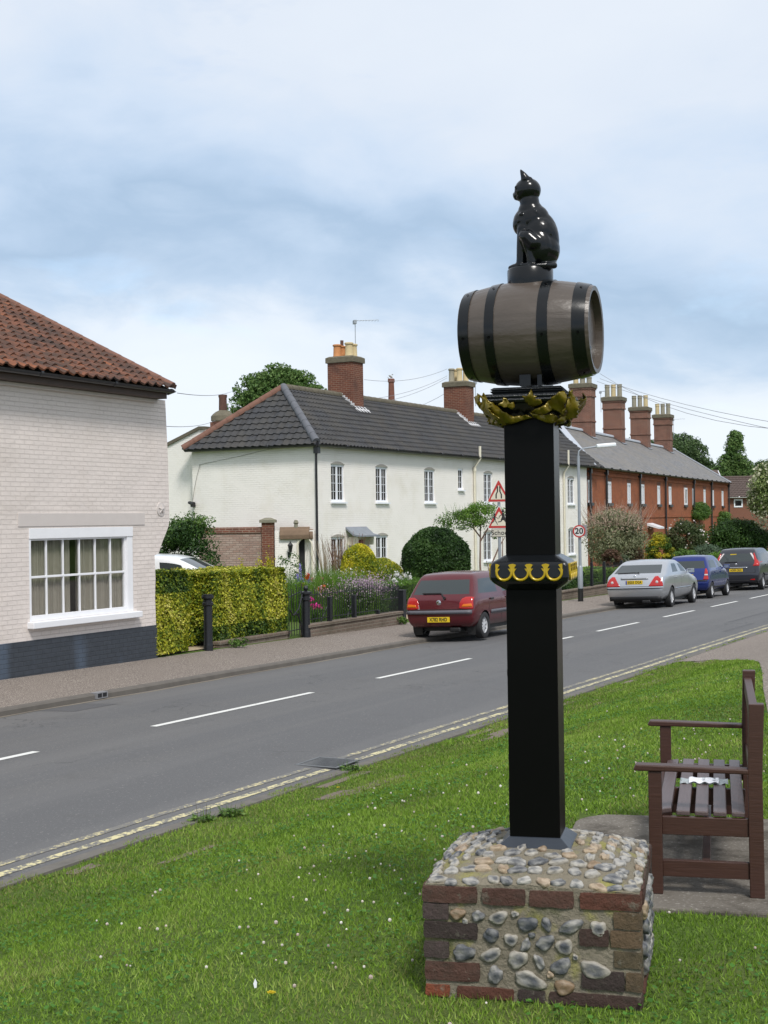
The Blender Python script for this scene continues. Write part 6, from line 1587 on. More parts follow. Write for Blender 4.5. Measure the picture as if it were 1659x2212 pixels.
# school warning sign on a grey pole
s_ = stt(1078, 6.55); x_, y_ = xy(s_, 6.55); p = Vector((x_, y_, Z(s_, 6.55))); d_ = (p - CO).dot(CF); k_ = d_ / F_PX
e = empty('warning_sign', p, math.radians(-6), 'pole with two red bordered warning triangles over a School plate', 'road sign')
zz = lambda v: at(1078, v, d_).z - p.z
m = MB(); m.tube([(0, 0, -.1), (0, 0, zz(1040))], .038, 10); m.build('pole', MT['galv'], e, smooth=50)
def tri(zt, zb, name, half):
    def T(h, zt_, zb_, y0, y1, mat, nm, par, rnd=.06):
        pts = []; cs = [(-h, zb_), (h, zb_), (0, zt_)]
        for i in range(3):
            c = Vector(cs[i]); a = (Vector(cs[i - 1]) - c).normalized(); b = (Vector(cs[(i + 1) % 3]) - c).normalized(); q0 = c + a * rnd; q1 = c + b * rnd
            for k in range(5):
                t_ = k / 4; pts.append(tuple(q0 * (1 - t_) ** 2 + c * 2 * t_ * (1 - t_) + q1 * t_ ** 2))
        m = MB(); m.prism(pts, y0, y1, 'y'); return m.build(nm, mat, par)
    H = zt - zb
    o = T(half, zt, zb, -.058, -.045, MT['sign_white2'], name, e); T(half * .93, zt - H * .045, zb + H * .03, -.062, -.0585, MT['sign_red'], 'red_border', o, .05); T(half * .70, zt - H * .26, zb + H * .12, -.066, -.0625, MT['sign_white'], 'sign_face', o, .03)
    return o, zb, H
t1, zb, H = tri(zz(1034), zz(1085), 'road_narrows_triangle', 26 * k_)
for sg_ in (-1, 1):
    m = MB(); ps = [(.035, .18), (.035, .34), (.085, .46), (.085, .20)]; xs = [(.13, .16), (.13, .33), (.06, .46), (.06, .68)]
    pts = [(sg_ * a * H * .85, zb + b * H) for a, b in xs]; w_ = H * .028
    for i in range(3): 
        (a0, b0), (a1, b1) = pts[i], pts[i + 1]; m.add([(a0 - w_, -.068, b0), (a0 + w_, -.068, b0), (a1 + w_, -.068, b1), (a1 - w_, -.068, b1)], [(0, 1, 2, 3)])
    m.build('narrowing_mark', MT['sign_black'], t1, fix=False)
t2, zb, H = tri(zz(1091), zz(1142), 'children_triangle', 26 * k_)
def kid(cx, s_, name, skirt):
    m = MB(); f = lambda a, b: (cx + a * s_ * H, zb + (.17 + b * s_) * H)
    def cap(p, q, w):
        p, q = Vector(f(*p)), Vector(f(*q)); t = (q - p).normalized(); n = Vector((-t.y, t.x)) * w * .68 * H * s_
        m.add([(p.x - n.x, -.0685, p.y - n.y), (p.x + n.x, -.0685, p.y + n.y), (q.x + n.x, -.0685, q.y + n.y), (q.x - n.x, -.0685, q.y - n.y)], [(0, 1, 2, 3)])
    c = f(.0, .60); m.add([(c[0] + .065 * H * s_ * math.cos(k * .785), -.0685, c[1] + .065 * H * s_ * math.sin(k * .785)) for k in range(8)], [tuple(range(8))])
    cap((-.01, .52), (.02, .27), .07); 
    if skirt: m.add([(f(-.02, .42)[0], -.069, f(0, .42)[1]), (f(.06, .42)[0], -.069, f(0, .42)[1]), (f(.13, .20)[0], -.069, f(0, .20)[1]), (f(-.11, .20)[0], -.069, f(0, .20)[1])], [(0, 1, 2, 3)])
    cap((.03, .25), (.12, .12), .035); cap((.12, .12), (.17, .0), .03); cap((-.02, .25), (-.10, .14), .035); cap((-.10, .14), (-.22, .12), .03)
    cap((-.02, .46), (-.16, .38), .025); cap((-.16, .38), (-.18, .28), .022); cap((.02, .46), (.15, .40), .025); cap((.15, .40), (.22, .34), .022)
    m.build(name, MT['sign_black'], t2, fix=False)
kid(-.115, .72, 'running_child', False); kid(.10, .95, 'running_child', True)
pl = B('school_plate', MT['plate_grey'], e, (-16 * k_, 22 * k_, -.055, -.045, zz(1159), zz(1143)), bevel=.004)
B('plate_edge', MT['sign_black'], pl, (-16.8 * k_, 22.8 * k_, -.050, -.042, zz(1159) - .010, zz(1143) + .010))
gly('School', 14.2 * k_, MT['sign_black'], pl, Matrix.Translation((2.6 * k_, -.057, zz(1151))) @ FACE, bold=.0015, xs=1.0)

# ------------------------------------------------------------ overhead cables and aerials
def cable(label, a, b, sag=.3, r=.008):
    a, b = Vector(a), Vector(b); pts = [a.lerp(b, k / 12) - Vector((0, 0, sag * 4 * (k / 12) * (1 - k / 12))) for k in range(13)]
    m = MB(); m.tube([p - a for p in pts], r, 5); o = m.build('overhead_cable', MT['wire']); o.location = a; tag(o, label, 'cable', 'overhead cables')
W1 = WT.w(WTC[0], HY, WTC[1] - .3); W2 = WT.w(WTC2[0], HY, WTC2[1] - .2); Rr = RT.w(RTC[0], RD_ / 2, RTC[1] - .3)
W2b = at(975, 798, 64)
cable('cable crossing the sky between the left house and the distant tree', at(383, 849, 27), at(500, 846, 60), .1)
cable('lower cable running from the left house to the rear wing', at(360, 921, 27), at(470, 906, 56), .1, .007)
cable('top cable between the two white terrace chimneys', at(787, 820, 55), at(966, 797, 64), .25)
cable('second cable between the two white terrace chimneys', at(787, 863, 55), at(966, 812, 64), .2)
cable('third cable between the two white terrace chimneys', at(795, 873, 56), at(966, 816, 64), .2)
cable('cable rising from behind the ridge to the second chimney', at(868, 889, 70), at(961, 850, 64), .1)
cable('short cable rising behind the second chimney of the white terrace', at(930, 905, 75), at(961, 889, 64), .05)
cable('uppermost cable on the right from the barrel towards the right edge', at(1296, 807, 60), at(2500, 851, 22), 1.4)
cable('middle cable on the right sloping across the sky', at(1296, 818, 60), at(2500, 1000, 22), .5)
cable('lowest cable on the right descending past the chimneys', at(1290, 824, 60), at(2500, 1060, 24), .4)
def aerial(p, h, lens, label, rot=0, parent=None):
    e = empty('tv_aerial', p, rot, label, 'aerial'); m = MB(); m.tube([(0, 0, -.6), (0, 0, h)], .014, 6); m.build('mast', MT['galv'], e)
    m = MB(); m.tube([(-.08, 0, h - .04), (lens, 0, h + .02)], .012, 5)
    for k in range(8): x = .1 + k * (lens - .12) / 7; m.tube([(x, -.12, h - .03), (x, .12, h - .03)], .005, 4)
    m.box(-.07, .04, -.12, .12, h - .16, h - .02); m.build('antenna', MT['galv'], e); return e
aerial(at(768, 760, 54.2), 1.25, .95, 'television aerial on the first chimney of the white terrace', .25)
aerial(at(1027, 850, 66), .6, .4, 'television aerial just right of the second white terrace chimney', .2)
aerial(at(1298, 870, 88), .75, .3, 'small aerial between the first two red terrace chimneys', .1)
aerial(at(1455, 930, 108), .9, .9, 'small aerial beside the last red terrace chimney', .1)

# ------------------------------------------------------------ cars
CC = [-1, -.94, -.62, 0, .62, .94, 1]
def car(name, label, spec, paintmat, loc, ang, roll=0.0, group='cars parked along the far kerb'):
    L, W, H = spec['L'], spec['W'], spec['H']; hw = W / 2
    Zr = spec['Z']; X0 = spec['X0']; low = spec['low']; up = spec['up']; hood = spec['hood']
    e = empty(name, loc, ang, label, 'car', group); e.rotation_euler = (roll, spec.get('pitch', .012), ang)
    nI = len(low) + 1; nK = 8
    Yb = [.84, .955, .99, 1.0, .99, .96, .82, .72]
    P = {}
    for i in range(nI):
        for k in range(nK):
            if i == 0:
                x = X0[k]; y = hw * Yb[k] * (.965 if k < 5 else .95); z = Zr[k]
            else:
                lo, u = low[i - 1], up[i - 1]
                f = [0, 0, 0, 0, 0, .15, .85, 1][k]; x = lo + (u - lo) * f
                if i == 1: x = X0[k] + spec.get('c1', .14)
                y = hw * Yb[k]; z = Zr[k]
                if k >= 6 and 1 < i < 5: z = Zr[k] + (.02 if i in (2, 3) else .01)
                if i >= 6:
                    h = hood[i - 6]; q = [0, 0, 0, 0, .06, .04, .015, 0][k]
                    if k >= 4: z = h - q
                    elif i == nI - 1: z = [.24, .30, .42, .52][k]
                    x = lo + (u - lo) * (k / 7.0); y = hw * [.84, .955, .99, 1.0, .97, .93, .86, .78][k]
                    if i == nI - 1: y *= .86; x = L - .02 * k - (.0 if k else .06)
                    if i == nI - 2: y *= .97
            P[i, k] = (x, y, z)
    bm = bmesh.new(); V = {}
    def vert(i, k, c):
        key = (i, k, c)
        x, y, z = P[i, k]
        bulge = .06 * (1 - CC[c] ** 2)
        if i == 0: x -= bulge * spec.get('bulge', 1.0)
        if i == nI - 1: x += bulge * 2.0
        if k == nK - 1 and 0 < i < nI - 1: z += .035 * (1 - CC[c] ** 2)
        if k == nK - 1 and i == 0: z += .02 * (1 - CC[c] ** 2)
        if key not in V: V[key] = bm.verts.new((x, y * CC[c], z))
        return V[key]
    def face(vs, mat):
        try:
            f = bm.faces.new(vs); f.material_index = mat; f.smooth = True
        except ValueError: pass
    tail = spec['tail']
    for k in range(nK - 1):
        for c in range(6):
            mt = 0
            if k == 5 and 0 < c < 5: mt = 1
            if (k, c) in tail or (k, 5 - c) in tail: mt = 3
            if k == 0: mt = spec.get('low_mat', 0)
            face([vert(0, k, c), vert(0, k + 1, c), vert(0, k + 1, c + 1), vert(0, k, c + 1)], mt)
            face([vert(nI - 1, k, c), vert(nI - 1, k, c + 1), vert(nI - 1, k + 1, c + 1), vert(nI - 1, k + 1, c)], 0)
    for i in range(nI - 1):
        for k in range(nK - 1):
            mt = 0
            if k == 5 and i in spec['side_glass']: mt = 1
            if i == 0 and (k, 0) in tail: mt = 3
            face([vert(i, k, 0), vert(i + 1, k, 0), vert(i + 1, k + 1, 0), vert(i, k + 1, 0)], mt)
            face([vert(i, k, 6), vert(i, k + 1, 6), vert(i + 1, k + 1, 6), vert(i + 1, k, 6)], mt)
        for c in range(6):
            mt = 1 if (i == 5 and 0 < c < 5) else 0
            face([vert(i, 7, c), vert(i + 1, 7, c), vert(i + 1, 7, c + 1), vert(i, 7, c + 1)], mt)
            face([vert(i, 0, c), vert(i, 0, c + 1), vert(i + 1, 0, c + 1), vert(i + 1, 0, c)], 2)
    bmesh.ops.recalc_face_normals(bm, faces=bm.faces)
    me = bpy.data.meshes.new('body'); bm.to_mesh(me); bm.free()
    mats = [paintmat, MT['cglass'], MT['black_plastic'], MT['tail_red']]
    for q in mats: me.materials.append(q)
    ob = bpy.data.objects.new('body', me); COL.objects.link(ob)
    ms = ob.modifiers.new('s', 'SUBSURF'); ms.levels = 3; ms.render_levels = 3
    # wheel arches
    wr = spec['wr']; ax = spec['ax']; zc = wr - .0
    cm = bmesh.new()
    for x in ax:
        for s in (-1, 1):
            g = bmesh.ops.create_cone(cm, cap_ends=True, segments=32, radius1=wr * 1.13, radius2=wr * 1.13, depth=.5, matrix=Matrix.Translation((x, s * (hw - .02), zc)) @ Matrix.Rotation(math.pi / 2, 4, 'X'))
    for f in cm.faces: f.material_index = 2
    cme = bpy.data.meshes.new('cut'); cm.to_mesh(cme); cm.free()
    for q in mats: cme.materials.append(q)
    co = bpy.data.objects.new('cut', cme); COL.objects.link(co)
    mb = ob.modifiers.new('b', 'BOOLEAN'); mb.operation = 'DIFFERENCE'; mb.object = co; mb.solver = 'EXACT'
    dg = bpy.context.evaluated_depsgraph_get(); dg.update()
    ev = bpy.data.meshes.new_from_object(ob.evaluated_get(dg)); bpy.data.objects.remove(co); bpy.data.objects.remove(ob)
    src = bmesh.new(); src.from_mesh(ev); tree = BVHTree.FromBMesh(src)
    def piece(nm, idxs, mat, faces=None, par=e, label=None):
        b2 = bmesh.new(); mp = {}
        for f in (faces or src.faces):
            if f.material_index in idxs:
                vs = []
                for v in f.verts:
                    if v.index not in mp: mp[v.index] = b2.verts.new(v.co)
                    vs.append(mp[v.index])
                try: q = b2.faces.new(vs); q.smooth = True; q.material_index = 0 if f.material_index != 2 or mat is not paintmat else 1
                except ValueError: pass
        if not b2.faces: b2.free(); return None
        m2 = bpy.data.meshes.new(nm); b2.to_mesh(m2); b2.free(); m2.materials.append(mat); m2.materials.append(MT['black_plastic'])
        m2.set_sharp_from_angle(angle=math.radians(40))
        o = bpy.data.objects.new(nm, m2); COL.objects.link(o); o.parent = par
        if label: o['label'] = label
        return o
    src.faces.ensure_lookup_table(); src.verts.index_update()
    body = piece('body', (0, 2), paintmat)
    def islands(idx):
        left = {f for f in src.faces if f.material_index == idx}; out = []
        while left:
            st_ = [left.pop()]; isl = []
            while st_:
                f = st_.pop(); isl.append(f)
                for ed in f.edges:
                    for g in ed.link_faces:
                        if g in left: left.remove(g); st_.append(g)
            out.append(isl)
        return out
    for isl in islands(1):
        c = sum((f.calc_center_median() for f in isl), Vector()) / len(isl)
        nm = 'rear_window' if c.x < low[1] * .8 and abs(c.y) < .2 else ('windscreen' if abs(c.y) < .2 else 'side_window')
        piece(nm, (1,), MT['cglass'], isl)
    for isl in islands(3): piece('tail_light', (3,), MT['tail_red'], isl)
    def rx(y, z):
        h = tree.ray_cast(Vector((-2, y, z)), Vector((1, 0, 0))); return h[0].x if h[0] is not None else 0.1
    def ry(x, z, s):
        h = tree.ray_cast(Vector((x, s * 3, z)), Vector((0, -s, 0))); return h[0].y if h[0] is not None else s * hw
    # wheels
    for x in ax:
        for s in (-1, 1):
            wx = MB(); yc = s * (hw - .11)
            prof = [(wr * .62, -.09), (wr * .86, -.10), (wr * .97, -.085), (wr, -.05), (wr, .05), (wr * .97, .085), (wr * .86, .10), (wr * .62, .09), (wr * .60, 0)]
            wx.lathe(prof, (x, yc, zc), 'y', 28, closed=True); w_ = wx.build('wheel', MT['rubber'], e, smooth=40)
            rm = MB(); yo = s * .07
            rm.lathe([(wr * .64, -.06 * s + 0), (wr * .64, yo), (wr * .58, yo + .004 * s), (wr * .55, yo - .02 * s), (wr * .54, -.05 * s)], (x, yc, zc), 'y', 28, closed=True)
            rm.lathe([(wr * .16, yo - .05 * s), (wr * .16, yo - .005 * s), (wr * .05, yo + .002 * s)], (x, yc, zc), 'y', 14)
            for q in range(spec.get('spokes', 6)):
                a = 2 * math.pi * q / spec.get('spokes', 6) + .3; d0 = Vector((math.cos(a), 0, math.sin(a)))
                rm.obox(Vector((x, yc + yo - .02 * s, zc)) + d0 * wr * .36, d0, (0, 1, 0), d0.cross(Vector((0, 1, 0))), wr * .22, .014, wr * .065)
            rm.build('rim', MT['alloy'], w_, smooth=40)
            dk = MB(); dk.lathe([(wr * .56, -.02), (wr * .56, .01)], (x, yc, zc), 'y', 20); dk.build('brake_disc', MT['sign_black'], w_)
    # rear details
    def rear_strip(nm, y0, y1, z0, z1, mat, out=.012, n=14, par=e):
        m = MB(); vs = []
        for i in range(n + 1):
            y = y0 + (y1 - y0) * i / n
            for z in (z0, z1): vs.append((rx(y, z) - out, y, z))
        m.add(vs, [(2 * i, 2 * i + 1, 2 * i + 3, 2 * i + 2) for i in range(n)])
        o = m.build(nm, mat, par, fix=False, smooth=40); md = o.modifiers.new('t', 'SOLIDIFY'); md.thickness = out + .01; md.offset = 0; return o
    def side_strip(nm, x0, x1, z0, z1, mat, s, out=.010, n=16, par=e):
        m = MB(); vs = []
        for i in range(n + 1):
            x = x0 + (x1 - x0) * i / n
            for z in (z0, z1): vs.append((x, ry(x, z, s) + s * out, z))
        m.add(vs, [(2 * i, 2 * i + 1, 2 * i + 3, 2 * i + 2) for i in range(n)]); o = m.build(nm, mat, par, fix=False, smooth=40)
        md = o.modifiers.new('t', 'SOLIDIFY'); md.thickness = out + .006; md.offset = 0; return o
    for it in spec['rear_strips']: rear_strip(*it)
    rear_strip('tailgate_gap', -hw * .80, hw * .80, Zr[3] + .008, Zr[3] + .018, MT['sign_black'], .002)
    for sg in (-1, 1): rear_strip('tailgate_gap', sg * (hw * .80), sg * (hw * .80 + .010), Zr[3] + .01, Zr[4], MT['sign_black'], .002, 2)
    for (nm, x0, x1, z0, z1, mat) in spec['side_strips']:
        for s in (-1, 1): side_strip(nm, x0, x1, z0, z1, mat, s)
    if 'plate' in spec:
        z, txt, blue = spec['plate']; px = min(rx(y, z + dz) for y in (-.22, 0, .22) for dz in (-.05, .05)) - .012
        pm = B('number_plate', MT['plate'], e, (px - .004, px + .012, -.26, .26, z - .056, z + .056), bevel=.003)
        MR = Matrix.Translation((px - .0065, -.02 if blue else 0, z)) @ Matrix.Rotation(math.radians(-90), 4, 'Z') @ Matrix.Rotation(math.radians(90), 4, 'X')
        gly(txt, .106, MT['sign_black'], pm, MR, xs=.82, bold=.002)
        if blue: B('blue_band', MT['plate_blue'], pm, (px - .006, px - .0042, .215, .255, z - .052, z + .052))
    # wiper
    if spec.get('wiper'):
        y0, z0, y1, z1, y2, z2 = spec['wiper']; m = MB()
        pts = []
        for (ya, za, yb, zb) in ((y0, z0, y1, z1), (y1, z1, y2, z2)):
            for k in range(6): q = k / 5; yy = ya + (yb - ya) * q; z_ = za + (zb - za) * q; pts.append((rx(yy, z_) - .03, yy, z_))
        m.tube(pts, .013, 6); m.lathe([(.028, -.04), (.022, .03)], (rx(y0, z0) - .01, y0, z0), 'x', 10); m.build('rear_wiper', MT['black_plastic'], e)
    if spec.get('badge'):
        z, r = spec['badge']; m = MB(); x_ = rx(0, z); m.lathe([(r, -.012), (r * .8, -.02), (.001, -.022)], (x_ + .004, 0, z), 'x', 18); m.build('badge', MT['chrome'], e, smooth=40)
    for (txt, y, z, sz) in spec.get('scripts', ()):
        x_ = rx(y, z) - .006; MR = Matrix.Translation((x_, y, z)) @ Matrix.Rotation(math.radians(-90), 4, 'Z') @ Matrix.Rotation(math.radians(90), 4, 'X'); gly(txt, sz, MT['chrome'], e, MR, name='model_script', ext=.004)
    for s in (-1, 1):
        for x in spec['handles']:
            z = spec.get('hz', .86); y = ry(x, z, s); m = MB(); m.obox((x, y + s * .015, z), (1, 0, 0), (0, 1, 0), (0, 0, 1), .085, .014, .017); m.build('door_handle', spec.get('hmat', paintmat), e, bevel=.006)
        mx_, mz = spec['mirror']; y = ry(mx_, mz - .03, s); m = MB(); m.obox((mx_, y + s * .14, mz), (1, 0, 0), (0, 1, 0), (0, 0, 1), .05, .10, .065); m.tube([(mx_ + .03, y - s * .02, mz - .03), (mx_, y + s * .07, mz - .02)], .02, 6); mo = m.build('wing_mirror', spec.get('mmat', MT['black_plastic']), e, bevel=.025, seg=3)
        m = MB(); m.obox((mx_ - .052, y + s * .14, mz), (1, 0, 0), (0, 1, 0), (0, 0, 1), .002, .08, .05); m.build('mirror_glass', MT['chrome'], mo)
        # door shut lines
        for x in spec['shuts']:
            m = MB(); zz_ = [.32 + (spec['Z'][5] - .36) * k / 10 for k in range(11)]; vs = []
            for z in zz_:
                y = ry(x, z, s)
                vs += [(x - .004, y + s * .0015, z), (x + .004, y + s * .0015, z)]
            m.add(vs, [(2 * i, 2 * i + 1, 2 * i + 3, 2 * i + 2) for i in range(10)]); m.build('door_gap', MT['sign_black'], e, fix=False)
    def lens(nm, poly, mat, out=.008, cell=.03, par=e):
        for sg in (-1, 1):
            bm_ = bmesh.new(); vs = [bm_.verts.new((0, sg * a, b)) for a, b in poly]; bm_.faces.new(vs)
            ys = [abs(a) for a, b in poly]; zs = [b for a, b in poly]
            yy = min(ys) + cell
            while yy < max(ys):
                bmesh.ops.bisect_plane(bm_, geom=bm_.verts[:] + bm_.edges[:] + bm_.faces[:], plane_co=(0, sg * yy, 0), plane_no=(0, 1, 0)); yy += cell
            zz_ = min(zs) + cell
            while zz_ < max(zs):
                bmesh.ops.bisect_plane(bm_, geom=bm_.verts[:] + bm_.edges[:] + bm_.faces[:], plane_co=(0, 0, zz_), plane_no=(0, 0, 1)); zz_ += cell
            for v in bm_.verts: v.co.x = rx(v.co.y, v.co.z) - out
            m_ = bpy.data.meshes.new(nm); bm_.to_mesh(m_); bm_.free(); m_.materials.append(mat); m_.shade_smooth()
            o_ = bpy.data.objects.new(nm, m_); COL.objects.link(o_); o_.parent = par; md = o_.modifiers.new('t', 'SOLIDIFY'); md.thickness = out + .006; md.offset = 0
    for it in spec.get('lenses', ()): lens(*it)
    B('exhaust', MT['sign_black'], e, (.05, .6, -.45, -.2, .17, .27), bevel=.03)
    B('floor_pan', MT['sign_black'], e, (.35, L - .4, -hw + .2, hw - .2, .18, .27))
    for f in spec.get('extra', ()): f(e, rx, ry)
    src.free(); return e
def place_car(u, v, spec, heading_off=0.0):
    p = ground(u, v); a = ROADF.ang + heading_off; fwd = Vector((math.cos(a), math.sin(a), 0)); left = Vector((-fwd.y, fwd.x, 0))
    o = p - fwd * spec['ax'][0] + left * (spec['W'] / 2 - .11)
    s, t = st(o.x, o.y); q = o + fwd * 1.5; s2_, t2 = st(q.x, q.y)
    zc_ = (Z(s2_, t2 + .6) + Z(s2_, t2 - .6)) / 2 + .0117 * (s2_ - s); print('car', s, t); o.z = zc_ + .0
    return o, a
ROLLC = -.030
fi = dict(L=3.83, W=1.63, H=1.42, Z=[.26, .36, .56, .64, .86, .91, 1.33, 1.405], X0=[.13, .03, .0, .03, .06, .11, .42, .56], c1=.17,
          low=[.15, .78, 1.55, 1.66, 2.55, 2.95, 3.55, 3.80], up=[.6, .95, 1.50, 1.60, 2.05, 2.85, 3.50, 3.78], hood=[.97, .80, .62], side_glass=(2, 4, 1),
          tail=set(), lenses=[('tail_light', [(.47, .675), (.475, .78), (.52, .87), (.60, .91), (.70, .91), (.765, .90), (.775, .66), (.60, .655)], MT['tail_red']), ('indicator_lens', [(.52, .70), (.56, .76), (.74, .77), (.765, .70)], MT['tail_orange'], .012)], wr=.285, ax=(.62, 3.07), spokes=8,
          rear_strips=[('bumper_strip', -.76, .76, .56, .635, MT['grey_plastic'], .022)], side_strips=[('rub_strip', .95, 2.75, .52, .60, MT['grey_plastic'])],
          plate=(.44, 'X782 RHD', False), wiper=(-.13, .895, -.02, 1.0, .42, 1.0), badge=(.80, .055), scripts=(), handles=(1.02, 1.95), mirror=(2.42, 1.0), shuts=(.86, 1.60, 2.52), hmat=MT['black_plastic'], hz=.84, pitch=.012)
def fi_extra(e, rx, ry):
    m = MB(); z = .705; m.add([(rx(.47, z) - .008, .455, z - .05), (rx(.47, z) - .008, .50, z - .05), (rx(.47, z) - .008, .485, z + .05), (rx(.47, z) - .008, .47, z + .05)], [(0, 1, 2, 3)]); m.build('reversing_lens', MT['tail_clear'], e, fix=False)
    for s in (-1, 1): B('mudflap', MT['sign_black'], e, (.27, .29, s * .62 - .09, s * .62 + .09, .10, .34))
fi['extra'] = (fi_extra,)
o, a = place_car(1041, 1383, fi)
car('hatchback_car', 'maroon hatchback with plate X782 RHD parked at the far kerb, partly behind the black post', fi, paint('maroon_paint', (.10, .008, .013, 1), .3, .25), o, a, ROLLC)
mo = dict(L=4.73, W=1.81, H=1.43, Z=[.26, .36, .58, .66, .97, 1.01, 1.35, 1.42], X0=[.14, .04, .0, .03, .10, .30, 1.02, 1.26], c1=.20,
          low=[.2, 1.15, 2.05, 2.17, 3.05, 3.55, 4.40, 4.70], up=[1.2, 1.50, 1.98, 2.1, 2.55, 3.35, 4.35, 4.66], hood=[1.0, .86, .66], side_glass=(2, 4),
          tail=set(), lenses=[('tail_light', [(.44, .675), (.62, .965), (.70, .975), (.79, .90), (.86, .76), (.865, .67)], MT['tail_red'])], wr=.315, ax=(1.0, 3.754), spokes=7,
          rear_strips=[('bumper_strip', -.86, .86, .60, .63, MT['black_plastic'], .012), ('lower_bumper', -.80, .80, .24, .37, MT['black_plastic'], .006), ('boot_handle', -.42, .42, .90, .935, paint('silver_trim', (.50, .52, .54, 1), .7), .03)],
          side_strips=[('rub_strip', 1.42, 3.35, .55, .58, MT['chrome'])], plate=(.80, 'EG53 OGA', True), wiper=(-.05, 1.075, .1, 1.085, .60, 1.075), badge=(.965, .045), scripts=(),
          handles=(1.50, 2.35), mirror=(3.0, 1.06), shuts=(1.30, 2.11, 3.06), hz=.90, pitch=.012, spk=0, mmat=paint('silver_mirror', (.42, .44, .46, 1), .7))
def mo_extra(e, rx, ry):
    for s in (-1, 1):
        m = MB(); y, z = s * .69, .80; m.lathe([(.045, -.012), (.04, -.018), (.001, -.02)], (rx(y, z) - .008, y, z), 'x', 14); m.build('reversing_lens', MT['tail_clear'], e, smooth=50)
mo['extra'] = (mo_extra,)
o, a = place_car(1447, 1311, mo)
car('saloon_car', 'silver car with yellow rear plate parked in front of the blue car', mo, paint('silver_paint', (.52, .53, .55, 1), .8, .30), o, a, ROLLC)
pi_ = dict(L=3.50, W=1.60, H=1.48, Z=[.28, .38, .58, .64, .95, 1.0, 1.34, 1.46], X0=[.12, .03, .0, .04, .10, .15, .38, .52], c1=.17,
           low=[.15, .72, 1.45, 1.55, 2.45, 2.85, 3.3, 3.48], up=[.55, .80, 1.42, 1.5, 1.95, 2.75, 3.25, 3.46], hood=[1.02, .85, .66], side_glass=(1, 2, 4),
           tail=set(), lenses=[('tail_light', [(.60, .665), (.635, .86), (.645, 1.03), (.69, 1.04), (.735, .95), (.765, .665)], MT['tail_red']), ('clear_band', [(.63, .80), (.635, .85), (.745, .85), (.752, .80)], MT['tail_clear'], .012)], wr=.285, ax=(.52, 2.89), spokes=7,
           rear_strips=[('bumper_ledge', -.74, .74, .615, .64, MT['black_plastic'], .02)], side_strips=[('sill_strip', .9, 2.55, .36, .42, MT['black_plastic'])], plate=(.80, 'EA05 LXB', False), wiper=(0, 1.02, .1, 1.03, .42, 1.02), badge=(.93, .04),
           handles=(1.0, 1.85), mirror=(2.36, 1.06), shuts=(.80, 1.5, 2.42), hz=.90, mmat=paint('blue_mirror', (.02, .04, .22, 1), .3))
_pv = ground(z_ := (1750 + 1215 * .42073) / 1.47559, (1600 + 727 * .42073) / 1.47559)
o, a = place_car((1750 + 1222 * .42073) / 1.47559, (1600 + 730 * .42073) / 1.47559, pi_)
car('small_car', 'bright blue small hatchback between the silver car and the dark people carrier', pi_, paint('blue_paint', (.012, .028, .17, 1), .45, .22), o, a, ROLLC)
mp_ = dict(L=4.56, W=1.80, H=1.64, Z=[.28, .38, .60, .68, 1.02, 1.08, 1.48, 1.62], X0=[.14, .04, .0, .03, .07, .12, .36, .52], c1=.18,
           low=[.15, 1.05, 2.0, 2.12, 3.25, 3.65, 4.3, 4.53], up=[.6, 1.15, 1.95, 2.05, 2.55, 3.5, 4.25, 4.50], hood=[1.12, .95, .70], side_glass=(1, 2, 4),
           tail=set(), lenses=[('tail_light', [(.64, .95), (.70, 1.08), (.62, 1.45), (.66, 1.46), (.76, 1.22), (.86, 1.10), (.87, .95)], MT['tail_red'])], wr=.32, ax=(.80, 3.53), spokes=7,
           rear_strips=[('chrome_strip', -.45, .45, .885, .92, MT['chrome'], .014), ('lower_bumper', -.8, .8, .28, .40, MT['black_plastic'], .006)],
           side_strips=[('rub_strip', 1.2, 3.0, .55, .60, MT['black_plastic'])], plate=(.80, 'AO09 OKX', False), wiper=(0, 1.12, .1, 1.13, .45, 1.12), badge=(1.03, .045), handles=(1.3, 2.35), mirror=(3.15, 1.15), shuts=(1.1, 2.06, 3.25), hz=.98)
def mp_extra(e, rx, ry):
    for s in (-1, 1):
        m = MB(); vs = []
        for i in range(9):
            z = 1.10 + .045 * i; yo = .80 - .03 * i
            for dy in (.0, .07): vs.append((rx(s * (yo - dy), z) - .006, s * (yo - dy), z))
        m.add(vs, [(2 * i, 2 * i + 1, 2 * i + 3, 2 * i + 2) for i in range(8)]); m.build('clear_lens', MT['tail_clear'], e, fix=False, smooth=40)
        B('reflector', MT['tail_red'], e, (rx(s * .62, .42) - .012, rx(s * .62, .42) + .02, s * .62 - .09, s * .62 + .09, .41, .455))
    B('window_sticker', MT['plate'], e, (rx(.12, 1.42) - .012, rx(.12, 1.42) - .006, .02, .26, 1.40, 1.435))
mp_['extra'] = (mp_extra,)
o, a = place_car((1750 + 1612 * .42073) / 1.47559, (1600 + 664 * .42073) / 1.47559, mp_)
car('people_carrier', 'dark grey people carrier at the far right behind the blue car', mp_, paint('dark_grey_paint', (.028, .030, .040, 1), .3), o, a, ROLLC)
sp5 = dict(fi); sp5.update(plate=(.44, 'BD51 KHT', False), extra=())
q = Vector(o) + Vector((math.cos(a), math.sin(a), 0)) * 6.2; s_, t_ = st(q.x, q.y); q.z = Z(s_, t_)
car('pale_car', 'pale silver blue car just glimpsed at the right edge beyond the people carrier', sp5, paint('pale_paint', (.45, .50, .52, 1), .4), q, a, ROLLC)
